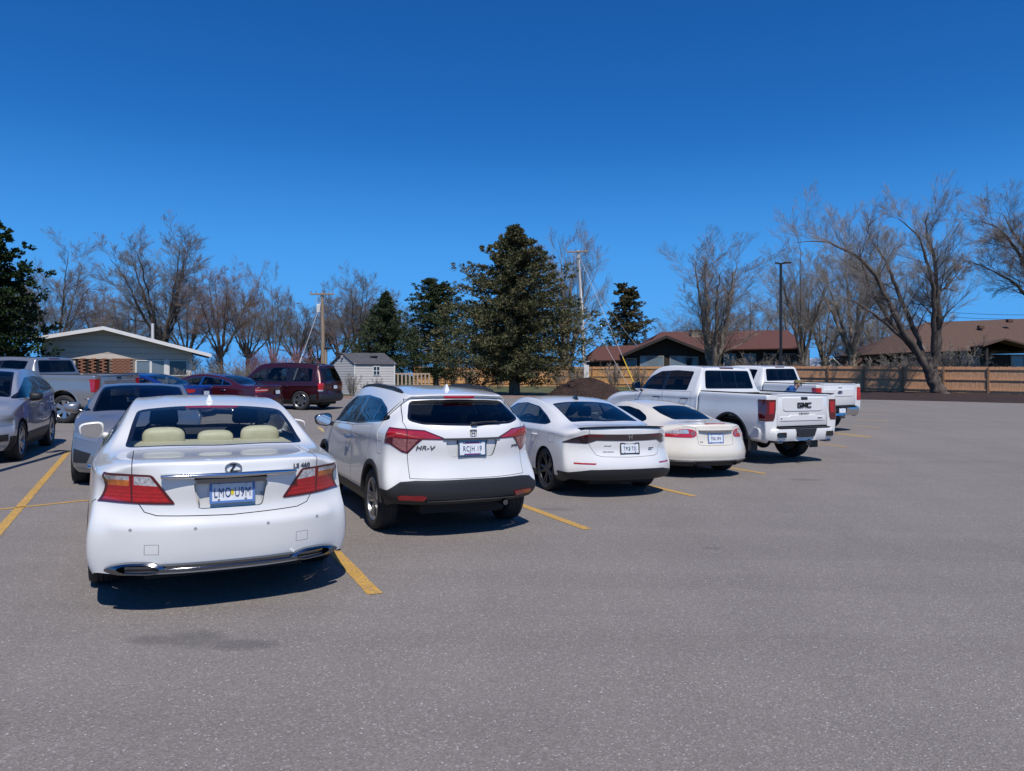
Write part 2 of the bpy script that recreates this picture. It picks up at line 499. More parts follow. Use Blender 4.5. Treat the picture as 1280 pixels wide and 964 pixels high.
        for pc in pieces:
            m_ = 0.14
            l0 = min(p[0] for p in pc) - m_; h0 = max(p[0] for p in pc) + m_; l1 = min(p[1] for p in pc) - m_; h1 = max(p[1] for p in pc) + m_
            ids = []
            for nm in src:
                for fi in s.by.get(s.t(nm), ()):
                    c = s.C[fi]
                    if not (l0 < c[ia] < h0 and l1 < c[ib] < h1): continue
                    nn = s.N[fi]
                    if axis == 'x':
                        if nn[0]*side < 0.18: continue
                    elif axis == 'y':
                        if nn[1]*ysd < (-0.05 if out is None else -0.4): continue
                        if out is not None and nn[0]*out < -0.3: continue
                    else:
                        if nn[2] < 0.05: continue
                    if zmin is not None and c[2] < zmin: continue
                    if ymax is not None and c[1] > ymax: continue
                    if ymin is not None and c[1] < ymin: continue
                    ids.append(fi)
            ids.sort()
            for no, kk in s._planes(pc, axis): ids = s._split(ids, no, kk)
            for c, nv in extra:
                L = math.sqrt(sum(q*q for q in nv)); nv = tuple(q/L for q in nv)
                ids = s._split(ids, nv, sum(a*b for a, b in zip(c, nv)))
            for fi in ids:
                s.by[s.tag_of[fi]].discard(fi); s.by[tg].add(fi); s.tag_of[fi] = tg
    def nested(s, poly, axis, gap, inner, w=0.006, **k):
        s.cut(poly, axis, gap + '_n', **k)
        k2 = dict(k); k2['src'] = (gap + '_n',)
        if 'extra' in k2: k2['extra'] = [(tuple(Vector(c) - Vector(n).normalized() * w), n) for c, n in k2['extra']]
        s.cut(inset_poly(poly, w), axis, inner, **k2)
        g = s.t(gap); s.by.setdefault(g, set()); o = s.t(gap + '_n')
        for fi in s.by[o]: s.tag_of[fi] = g
        s.by[g] |= s.by[o]; s.by[o] = set()
    def strip(s, path, axis, name, w=0.007, **k):
        for a, b in zip(path, path[1:]):
            d = Vector((b[0]-a[0], b[1]-a[1])); L = d.length; d /= L; m = Vector((-d.y, d.x)) * w/2; e = d * w * 0.3
            A = Vector(a) - e; B = Vector(b) + e
            s.cut([tuple(A+m), tuple(A-m), tuple(B-m), tuple(B+m)], axis, name, **k)
    def delete(s, name): s.by[s.t(name)] = set()
    def emit(s, src, name, material, parent, off=0.0, skirt=0.0, keep=None, shift=(0, 0, 0), label=None, flip=False):
        tg = s.tags.get(src)
        if tg is None: return None
        ids = [i for i in sorted(s.by[tg]) if keep is None or keep(Vector(s.C[i]))]
        if not ids: return None
        vid = {}; V = []; N = []; F = []; edges = {}
        sx, sy, sz = shift; shifted = any(shift)
        def pos(i, o, sh=True):
            c, n = s.co[i], s.no[i]; L = math.sqrt(n[0]**2+n[1]**2+n[2]**2) or 1; o /= L
            return (c[0]+n[0]*o+(sx if sh else 0), c[1]+n[1]*o+(sy if sh else 0), c[2]+n[2]*o+(sz if sh else 0))
        for fi in ids:
            f = s.F[fi]; idx = []
            for i in f:
                j = vid.get(i)
                if j is None:
                    j = vid[i] = len(V); V.append(pos(i, off)); n = s.no[i]; N.append((-n[0], -n[1], -n[2]) if flip else n)
                idx.append(j)
            F.append(idx[::-1] if flip else idx)
            if skirt:
                for a, b in zip(f, f[1:] + f[:1]):
                    k = (a, b) if a < b else (b, a); edges[k] = None if k in edges else (a, b)
        if skirt:
            for e in edges.values():
                if e is None: continue
                a, b = e; pa = Vector(pos(a, off)); pb = Vector(pos(b, off))
                en = (pb-pa).cross(Vector(s.no[a]))
                if en.length < 1e-9: continue
                en.normalize(); en = tuple(en); k = len(V)
                # the rim shares its corner positions with the face so the piece stays one body
                V += [tuple(pa), tuple(pb), pos(b, off-skirt, not shifted), pos(a, off-skirt, not shifted)]; N += [en]*4
                F.append((k+1, k, k+3, k+2))
        me = mesh_from(name, V, F, N)
        o = link_mesh(name, me, material, parent)
        if label: o['label'] = label
        return o
    def emit_sides(s, src, name, material, parent, **k):
        a = s.emit(src, name, material, parent, keep=lambda c: c.x < 0, **k)
        b = s.emit(src, name, material, parent, keep=lambda c: c.x >= 0, **k)
        return a, b

def body_cage(L, T, S, Rr, Fr):
    """T: rows from rear to front (y, bow, zc, (x,z)*4); S: levels [(y,x,z)..]; Rr/Fr: rows (y, bow, x, z) downwards"""
    keys = {}; J = len(T) - 1; K = len(S)
    def trow(j):
        y, bow, zc, *c = T[j]
        return [(0, zc)] + list(c), y, bow
    for j in range(J+1):
        c, y, bow = trow(j); xm = c[4][0]
        for i in range(-4, 5):
            x, z = c[abs(i)]; x = x if i >= 0 else -x
            keys[('T', i, j)] = (x, y + bow*(abs(x)/xm)**2.5, z)
    def endrow(end, j, rows):
        c, _, _ = trow(j); xm = c[4][0]
        for k, row in enumerate(rows, 1):
            y, bow, xo, z = row[:4]
            for i in range(-4, 5):
                fr = c[abs(i)][0]/xm
                p = ((xo*fr) * (1 if i >= 0 else -1), y + bow*fr**2.8, z)
                keys[('S', 1 if i > 0 else -1, j, k) if abs(i) == 4 else (end, i, k)] = p
    endrow('R', 0, Rr); endrow('F', J, Fr)
    for j in range(1, J):
        yo = keys[('T', 4, j)][1]
        for k in range(1, K+1):
            lv = S[k-1]
            ys = [p[0] for p in lv]
            x = float(np.interp(yo, ys, [p[1] for p in lv])); z = float(np.interp(yo, ys, [p[2] for p in lv]))
            for sg in (1, -1): keys[('S', sg, j, k)] = (sg*x, yo, z)
    faces = []
    for i in range(-4, 4):
        for j in range(J): faces.append([('T', i, j), ('T', i+1, j), ('T', i+1, j+1), ('T', i, j+1)])
    def sk(sg, j, k): return ('T', 4*sg, j) if k == 0 else ('S', sg, j, k)
    for j in range(J):
        for k in range(K):
            q = [sk(1, j, k), sk(1, j, k+1), sk(1, j+1, k+1), sk(1, j+1, k)]; faces.append(q)
            q = [sk(-1, j, k), sk(-1, j, k+1), sk(-1, j+1, k+1), sk(-1, j+1, k)]; faces.append(q[::-1])
    def ek(e, j, i, k):
        if k == 0: return ('T', i, j)
        if abs(i) == 4: return ('S', 1 if i > 0 else -1, j, k)
        return (e, i, k)
    for i in range(-4, 4):
        for k in range(K):
            faces.append([ek('R', 0, i, k), ek('R', 0, i, k+1), ek('R', 0, i+1, k+1), ek('R', 0, i+1, k)])
            faces.append([ek('F', J, i, k), ek('F', J, i+1, k), ek('F', J, i+1, k+1), ek('F', J, i, k+1)])
    return keys, faces

def row_crease(end, j, k, w, imax=4):
    """crease along one end row (k = 0 is the top edge of the tail or nose)"""
    def ky(i): return ('T', i, j) if k == 0 else (('S', 1 if i > 0 else -1, j, k) if abs(i) == 4 else (end, i, k))
    return [(ky(i), ky(i+1), w) for i in range(-imax, imax)]
def side_crease(k, J, w, j0=0):
    return [(('T', 4*sg, j) if k == 0 else ('S', sg, j, k), ('T', 4*sg, j+1) if k == 0 else ('S', sg, j+1, k), w) for sg in (1, -1) for j in range(j0, J)]
def scale_tab(T, S, Rr, Fr, sx, sy, sz):
    T2 = [(r[0]*sy, r[1]*sy, r[2]*sz) + tuple((a*sx, b*sz) for a, b in r[3:]) for r in T]
    S2 = [[(a*sy, b*sx, c*sz) for a, b, c in lv] for lv in S]
    f = lambda rows: [(a*sy, b*sy, c*sx, d*sz) for a, b, c, d in rows]
    return T2, S2, f(Rr), f(Fr)

def car_root(name, label, L, pose, scale=1.0, cat='car', group=None):
    """pose: x, y of the rear bumper centre and the heading, degrees to the left of straight ahead"""
    x, y, deg = pose
    t = R(deg); h = Vector((-math.sin(t), math.cos(t))); r = Vector((math.cos(t), math.sin(t)))
    c = Vector((x, y)) + h * (L/2*scale)
    # sit on the tarmac: sample it under the four wheels
    zs = {}
    for a in (-1, 1):
        for b in (-1, 1):
            p = c + h*(a*L*0.29*scale) + r*(b*0.8*scale); zs[a, b] = zgf(p.x, p.y)
    zc = sum(zs.values())/4
    pitch = math.atan2((zs[1, 1]+zs[1, -1]-zs[-1, 1]-zs[-1, -1])/2, L*0.58*scale)
    roll = -math.atan2((zs[1, 1]+zs[-1, 1]-zs[1, -1]-zs[-1, -1])/2, 1.6*scale)
    o = thing(name, label, cat, (c.x, c.y, zc), 0, group)
    o.rotation_euler = (Matrix.Rotation(t, 3, 'Z') @ Matrix.Rotation(pitch, 3, 'X') @ Matrix.Rotation(roll, 3, 'Y')).to_euler()
    o.scale = (scale,)*3
    return o

def finish(root, L):
    """car meshes are written with y = 0 at the rear bumper; move the first-level parts so the root sits mid-car"""
    for ch in root.children: ch.location.y -= L/2

# ------------------------------------------------------------------ wheels and shared car parts
_wheel_cache = {}
def wheel(root, x, y, rad, width, style, rim_mat, z=None, steer=0.0):
    """style: (spokes, hub half-width, rim half-width, rim radius share, twin)"""
    key = (round(rad, 3), width, style, rim_mat.name)
    if key not in _wheel_cache:
        ns, w0, w1, share, twin = style
        rr = rad*share; hw = width/2
        bm = bmesh.new()
        prof = [(-hw*0.72, rr*0.93), (-hw*0.86, rr), (-hw*0.98, rr+0.35*(rad-rr)), (-hw*0.97, rr+0.72*(rad-rr)), (-hw*0.84, rad*0.975), (-hw*0.6, rad*0.997)]
        for gx in (-0.42, -0.14, 0.14, 0.42):                       # tread grooves
            prof += [(hw*(gx-0.03), rad), (hw*(gx-0.025), rad-0.007), (hw*(gx+0.025), rad-0.007), (hw*(gx+0.03), rad)]
        prof += [(hw*0.6, rad*0.997), (hw*0.84, rad*0.975), (hw*0.97, rr+0.72*(rad-rr)), (hw*0.98, rr+0.35*(rad-rr)), (hw*0.86, rr), (hw*0.72, rr*0.93)]
        lathe_x(bm, prof, 40)
        me = bpy.data.meshes.new('wheel'); bmesh.ops.recalc_face_normals(bm, faces=bm.faces)
        for f in bm.faces: f.smooth = True
        for e in bm.edges:
            if len(e.link_faces) == 2 and e.calc_face_angle(0) > R(45): e.smooth = False
        bm.to_mesh(me); bm.free(); me.materials.append(M['tyre'])
        bm = bmesh.new()                                             # +x is the outer face
        lathe_x(bm, [(hw*0.84, rr*1.0), (hw*0.88, rr*0.975), (hw*0.82, rr*0.945), (hw*0.5, rr*0.925), (-hw*0.7, rr*0.93)], 40)
        lathe_x(bm, [(hw*0.62, 0.0), (hw*0.62, rr*0.11), (hw*0.56, rr*0.17), (hw*0.3, rr*0.2)], 20)
        for k in range(ns):
            for tw in ((-1, 1) if twin else (0,)):
                a = 2*math.pi*k/ns + tw*twin
                c_, s_ = math.cos(a), math.sin(a)
                r0, r1 = rr*0.10, rr*0.95
                xa, xb, xi = hw*0.60, hw*0.80, hw*0.28
                v = []
                for (r_, w_, xo_) in ((r0, w0, xa), ((r0+r1)/2, (w0+w1)/2*0.9, hw*0.66), (r1, w1, xb)):
                    for sgn in (-1, 1):
                        v.append(bm.verts.new((xo_ - 0.006, r_*c_ - sgn*w_*rr*s_, r_*s_ + sgn*w_*rr*c_)))
                        v.append(bm.verts.new((xo_, r_*c_ - sgn*w_*rr*0.6*s_, r_*s_ + sgn*w_*rr*0.6*c_)))
                        v.append(bm.verts.new((xi, r_*c_ - sgn*w_*rr*0.9*s_, r_*s_ + sgn*w_*rr*0.9*c_)))
                for q in (0, 6):
                    bm.faces.new((v[q+1], v[q+4], v[q+10], v[q+7]))
                    bm.faces.new((v[q], v[q+1], v[q+7], v[q+6])); bm.faces.new((v[q+4], v[q+3], v[q+9], v[q+10]))
                    bm.faces.new((v[q+2], v[q], v[q+6], v[q+8])); bm.faces.new((v[q+3], v[q+5], v[q+11], v[q+9]))
        me2 = bpy.data.meshes.new('rim'); bmesh.ops.recalc_face_normals(bm, faces=bm.faces)
        for f in bm.faces: f.smooth = True
        for e in bm.edges:
            if len(e.link_faces) == 2 and e.calc_face_angle(0) > R(35): e.smooth = False
        bm.to_mesh(me2); bm.free(); me2.materials.append(rim_mat)
        bm = bmesh.new()
        lathe_x(bm, [(hw*0.18, rr*0.72), (hw*0.22, rr*0.68), (hw*0.22, rr*0.3), (hw*0.12, 0.0)], 28)
        lathe_x(bm, [(-hw*0.3, rr*0.92), (-hw*0.3, 0.0)], 28)
        me3 = bpy.data.meshes.new('brake_disc')
        bm.to_mesh(me3); bm.free(); me3.materials.append(M['dark_alloy'])
        _wheel_cache[key] = (me, me2, me3)
    me, me2, me3 = _wheel_cache[key]
    w = link_mesh('wheel', me, None, root); w.location = (x, y, rad if z is None else z)
    w.rotation_euler = (random.Random(x+y+rad).uniform(0, 6), 0, (math.pi if x < 0 else 0) + steer)
    link_mesh('rim', me2, None, w); link_mesh('brake_disc', me3, None, w)
    return w
def wheel_wells(root, ys, z, r, xo, depth=0.42):
    for y in ys:
        for sg in (-1, 1):
            bm = bmesh.new(); n = 20
            a = [(y + r*math.cos(t), z + r*math.sin(t)) for t in [math.pi*(0.02 + 0.96*k/n) for k in range(n+1)]]
            o_ = [bm.verts.new((sg*xo, p[0], p[1])) for p in a]; i_ = [bm.verts.new((sg*(xo-depth), p[0], p[1])) for p in a]
            for k in range(n): bm.faces.new((o_[k], o_[k+1], i_[k+1], i_[k]))
            bm.faces.new(i_)
            obj_bm('wheel_well', bm, M['under'], root)
def underbody(root, L, W, ys, z0=0.20, z1=0.42, y0=0.3):
    bm = bmesh.new()
    box(bm, (-W+0.40, y0, z0), (W-0.40, L-y0, z1))
    box(bm, (-W+0.10, ys[0]+0.42, z0+0.003), (-W+0.402, ys[1]-0.42, z1-0.003)); box(bm, (W-0.402, ys[0]+0.42, z0+0.003), (W-0.10, ys[1]-0.42, z1-0.003))
    box(bm, (-W+0.402, .16, .342), (W-0.402, .6, .458)); box(bm, (-W+0.20, .50, .34), (-W+0.401, ys[0]-.40, .46)); box(bm, (W-0.401, .50, .34), (W-0.20, ys[0]-.40, .46)); box(bm, (-W+0.35, ys[1]+.43, .34), (W-0.35, L-.45, .46))
    obj_bm('underbody', bm, M['under'], root)
    bm = bmesh.new()                                                # rear axle beam and silencer, seen under the bumper
    tube(bm, [(-W+0.3, ys[0], 0.27), (W-0.3, ys[0], 0.27)], 0.035)
    rbox(bm, (0.25, 0.48, 0.27), (0.55, 0.26, 0.15), 0.05)
    obj_bm('rear_axle', bm, M['under'], root)
def seat(root, x, y, z, material, w=0.52, h=0.62, head=True, tilt=14, tall=0.0):
    bm = bmesh.new()
    rbox(bm, Vector((x, y, z + h/2)), (w, 0.16, h), 0.06, 3, Euler((R(tilt), 0, 0)), taper=(0.84, 0.8))
    rbox(bm, Vector((x, y+0.27, z + 0.02)), (w, 0.5, 0.16), 0.05, 2)
    s_ = obj_bm('seat', bm, material, root, smooth=True, angle=40)
    if head:
        bm = bmesh.new()
        rbox(bm, Vector((x, y - math.sin(R(tilt))*(h*0.5) - 0.04, z + h + 0.12 + tall)), (0.27, 0.11, 0.19), 0.045, 3, Euler((R(tilt*0.5), 0, 0)), taper=(0.85, 0.85))
        tube(bm, [(x-0.06, y-0.10, z+h-0.03), (x-0.06, y-0.10, z+h+0.08)], 0.008, 6); tube(bm, [(x+0.06, y-0.10, z+h-0.03), (x+0.06, y-0.10, z+h+0.08)], 0.008, 6)
        obj_bm('headrest', bm, material, s_, smooth=True, angle=40)
    return s_
def cabin(root, W, y0, y1, ztop, y_front, y_rear, seat_mat, zseat=0.45, wheel_y=None):
    bm = bmesh.new(); box(bm, (-W+0.13, y0, 0.36), (W-0.13, y1, ztop)); obj_bm('cabin_floor', bm, M['cabin'], root)
    for x in (-0.38, 0.38): seat(root, x, y_front, zseat, seat_mat, 0.47)
    if y_rear is not None:
        for x in (-0.42, 0.42): seat(root, x, y_rear, zseat-.04, seat_mat, 0.6, .50, tall=-.04)
    wy = wheel_y or y_front + 0.72
    bm = bmesh.new(); rbox(bm, Vector((0, wy+0.30, zseat+0.42)), (2*W-0.34, 0.36, 0.2), 0.06, 2); obj_bm('dashboard', bm, M['cabin'], root, smooth=True, angle=40)
    bm = bmesh.new()
    pts = [(-0.38 + 0.18*math.cos(a), wy + 0.05*math.sin(a), zseat+0.47 + 0.17*math.sin(a)) for a in [2*math.pi*k/20 for k in range(21)]]
    tube(bm, pts, 0.016, 6, False); tube(bm, [(-0.55, wy, zseat+0.47), (-0.21, wy, zseat+0.47)], 0.02, 6)
    obj_bm('steering_wheel', bm, M['cabin'], root, smooth=True)
def door_mirror(root, x, y, z, material, size=(0.24, 0.10, 0.16), glass_back=True, stalk=None, facing=-1):
    sg = 1 if x > 0 else -1
    bm = bmesh.new()
    ret = bmesh.ops.create_uvsphere(bm, u_segments=20, v_segments=14, radius=1.0)
    for v in ret['verts']:
        c = v.co
        # squarish egg flattened at the glass
        cx = math.copysign(abs(c.x)**0.65, c.x); cz = math.copysign(abs(c.z)**0.65, c.z); cy = c.y
        if cy*facing > 0: cy *= 0.28
        v.co = Vector((x + cx*size[0]/2*(0.92 + 0.08*cz), y + cy*size[1], z + cz*size[2]/2*(1 - 0.16*sg*cx)))
    stalk_bm = [(x - sg*size[0]*0.40, y+0.015, z - size[2]*0.30), (x - sg*(size[0]*0.5+0.07), y+0.03, z - size[2]*0.40), (x - sg*(size[0]*0.5+0.16), y+0.04, z - size[2]*0.42)]
    m = obj_bm('door_mirror', bm, material, root, smooth=True)
    bm = bmesh.new(); tube(bm, stalk_bm, [0.03, 0.026, 0.03], 8); obj_bm('mirror_arm', bm, M['gloss_black'] if stalk is None else stalk, m, smooth=True, angle=50)
    if glass_back:
        bm = bmesh.new(); n = 24; vs = []
        for k in range(n):
            a = 2*math.pi*k/n; cx = math.copysign(abs(math.cos(a))**0.65, math.cos(a)); cz = math.copysign(abs(math.sin(a))**0.65, math.sin(a))
            vs.append(bm.verts.new((x + cx*size[0]/2*0.84*(0.92+0.08*cz), y + facing*size[1]*0.285, z + cz*size[2]/2*0.82*(1 - 0.16*sg*cx))))
        bm.faces.new(vs)
        g = obj_bm('mirror_glass', bm, M['mirror'], m)
    return m
def handle(parent, x, y, z, material, L=0.20):
    sg = 1 if x > 0 else -1
    bm = bmesh.new()
    tube(bm, [(x, y-L/2, z), (x+sg*0.032, y-L/2+0.03, z), (x+sg*0.036, y, z+0.002), (x+sg*0.032, y+L/2-0.03, z), (x, y+L/2, z)], [0.010, 0.013, 0.013, 0.013, 0.010], 8)
    return obj_bm('handle', bm, material, parent, smooth=True, angle=60)
def fin(root, y, z, material, h=0.075, L=0.16):
    bm = bmesh.new()
    a = [bm.verts.new((s_*0.03*(1-t*0.5), y - L/2 + t*L, z)) for s_ in (1,) for t in (0, .5, 1)] + [bm.verts.new((-0.03*(1-t*0.5), y - L/2 + t*L, z)) for t in (1, .5, 0)]
    top = [bm.verts.new((s_*0.005, y - L/2 + q, z + hh)) for s_, q, hh in ((1, 0.015, h), (1, L*0.45, h*0.75), (1, L*0.92, 0.012), (-1, L*0.92, 0.012), (-1, L*0.45, h*0.75), (-1, 0.015, h))]
    for k in range(6): bm.faces.new((a[k], a[(k+1) % 6], top[(k+1) % 6], top[k]))
    bm.faces.new(top)
    return obj_bm('antenna_fin', bm, material, root, smooth=True, angle=40)
def plate(root, x, y, z, tilt, txt, base, ink, frame, w=0.305, h=0.152, frame_w=0.008, mid=None, top=None, size=0.088, sx=0.62, holder=None):
    bm = bmesh.new(); rbox(bm, Vector((0, 0, 0)), (w, 0.003, h), 0.0); p = obj_bm('license_plate', bm, base, root)
    p.location = (x, y, z); p.rotation_euler = (R(tilt), 0, 0)
    if frame:
        bm = bmesh.new()
        for a, b in (((-w/2-frame_w, -0.006, h/2-frame_w), (w/2+frame_w, 0.002, h/2+frame_w)), ((-w/2-frame_w, -0.006, -h/2-frame_w), (w/2+frame_w, 0.002, -h/2+frame_w)),
                     ((-w/2-frame_w, -0.0055, -h/2+frame_w), (-w/2+frame_w, 0.002, h/2-frame_w)), ((w/2-frame_w, -0.0055, -h/2+frame_w), (w/2+frame_w, 0.002, h/2-frame_w))): box(bm, a, b)
        obj_bm('plate_frame', bm, frame, p)
    if txt: lettering(p, txt, (0, -0.004, -0.006), size, ink, sx=sx, bold=-0.0006)
    if mid:
        bm = bmesh.new(); box(bm, (-0.010, -0.0035, -0.022), (0.010, -0.002, 0.018)); obj_bm('plate_sticker', bm, mid, p)
    if top:
        bm = bmesh.new(); box(bm, (-w*0.34, -0.0035, h*0.33), (w*0.34, -0.002, h*0.45)); box(bm, (-w*0.3, -0.0036, -h*0.45), (w*0.28, -0.0021, -h*0.36)); obj_bm('plate_banner', bm, top, p)
    bm = bmesh.new()
    for sx_ in (-0.089, 0.089):
        for sz in (-1, 1): rbox(bm, Vector((sx_, -0.005, sz*h*0.40)), (0.016, 0.008, 0.016), 0.004, 1)
    stuff(obj_bm('plate_bolts', bm, M['chrome'], p))
    return p
def ring_outline(bm, outer, inner, y0, y1, c):
    n = len(outer)
    o0 = [bm.verts.new((c[0]+p[0], c[1]+y0, c[2]+p[1])) for p in outer]; i0 = [bm.verts.new((c[0]+p[0], c[1]+y0, c[2]+p[1])) for p in inner]
    o1 = [bm.verts.new((c[0]+p[0], c[1]+y1, c[2]+p[1])) for p in outer]; i1 = [bm.verts.new((c[0]+p[0], c[1]+y1, c[2]+p[1])) for p in inner]
    for k in range(n):
        k2 = (k+1) % n
        bm.faces.new((o0[k], o0[k2], i0[k2], i0[k])); bm.faces.new((o0[k2], o0[k], o1[k], o1[k2])); bm.faces.new((i0[k], i0[k2], i1[k2], i1[k]))
def ellipse(a, b, n=28): return [(a*math.cos(2*math.pi*k/n), b*math.sin(2*math.pi*k/n)) for k in range(n)]

# ================================================================== CARS
def std_body(sh, root, L, W, paint_m, wheels, arch_r, arch_z, lv_lining, lining, zbelt):
    """wheel arches are cut away before anything else"""
    for y in wheels:
        P = [(y + arch_r*math.cos(a), arch_z + arch_r*math.sin(a)) for a in [2*math.pi*k/28 for k in range(28)]]
        sh.cut(P, 'x', 'arch', mirror=True)
    sh.delete('arch')
def std_emit(sh, root, L, paint_m, lining, zbelt):
    sh.emit('body', 'body', paint_m, root)
    sh.emit('gap', 'panel_seam', M['gap'], root, off=-0.006)
    sh.emit('body', 'cabin_lining', lining, root, off=-0.022, keep=lambda c: c.z > zbelt, flip=True)
def arch_lip(root, y, z, r, W, material, w=0.05, sides=(-1, 1), a0=0.015, xo=None, proud=0.012):
    """wheel-arch moulding following the opening"""
    for sg in sides:
        bm = bmesh.new(); n = 22; rows = []
        for k in range(n+1):
            t = math.pi*(a0 + (1-2*a0)*k/n)
            ro, ri = r + w, r - 0.004
            rows.append([bm.verts.new((sg*x_, y + rr*math.cos(t), z + rr*math.sin(t))) for rr, x_ in ((ro, xo-0.03), (ro-0.004, xo+proud*0.6), (r+w*0.4, xo+proud), (ri, xo+proud*0.7), (ri, xo-0.06))])
        for a, b in zip(rows, rows[1:]):
            for i in range(4): bm.faces.new((a[i], a[i+1], b[i+1], b[i]))
        obj_bm('arch_moulding', bm, material, root, smooth=True, angle=50)

# ---------------------------------------------------------------- the large white sedan nearest the camera
T_SED = [
 (0.05, .26, 1.040, (.31, 1.040), (.55, 1.030), (.695, .998), (.788, .950)),
 (0.40, .13, 1.050, (.34, 1.050), (.62, 1.042), (.755, 1.018), (.845, .968)),
 (1.00, .10, 1.060, (.36, 1.058), (.705, 1.048), (.805, 1.026), (.890, .980)),
 (1.42, .06, 1.222, (.35, 1.217), (.665, 1.195), (.755, 1.155), (.90, .990)),
 (1.92, .05, 1.358, (.34, 1.355), (.63, 1.328), (.70, 1.290), (.905, 1.0)),
 (2.45, 0.0, 1.418, (.33, 1.414), (.60, 1.387), (.675, 1.340), (.905, 1.0)),
 (3.10, 0.0, 1.412, (.33, 1.408), (.59, 1.380), (.665, 1.330), (.905, .995)),
 (3.62, -.05, 1.26, (.35, 1.252), (.66, 1.22), (.73, 1.19), (.905, .985)),
 (4.10, -.20, 1.03, (.35, 1.025), (.72, 1.0), (.795, .985), (.895, .96)),
 (4.50, -.10, .95, (.35, .945), (.69, .92), (.79, .90), (.88, .87)),
 (4.90, -.30, .82, (.35, .815), (.60, .80), (.74, .78), (.83, .75))]
S_SED = [[(0.35, .845, .89), (1.2, .93, .915), (3.9, .925, .90), (4.8, .86, .70)],
         [(0.35, .875, .71), (1.2, .937, .70), (3.9, .935, .70), (4.8, .885, .58)],
         [(0.35, .90, .52), (1.2, .93, .50), (3.9, .93, .50), (4.8, .89, .45)],
         [(0.3, .90, .33), (1.2, .915, .30), (3.9, .915, .30), (4.8, .87, .30)],
         [(0.3, .85, .22), (1.2, .85, .20), (3.9, .85, .20), (4.8, .80, .20)]]
R_SED = [(.03, .36, .805, .89), (.050, .36, .838, .73), (.006, .34, .880, .60), (.022, .32, .884, .40), (.06, .28, .855, .275)]
F_SED = [(5.0, -.42, .86, .66), (5.05, -.42, .88, .52), (5.06, -.42, .885, .38), (5.03, -.4, .86, .27), (4.95, -.35, .80, .20)]

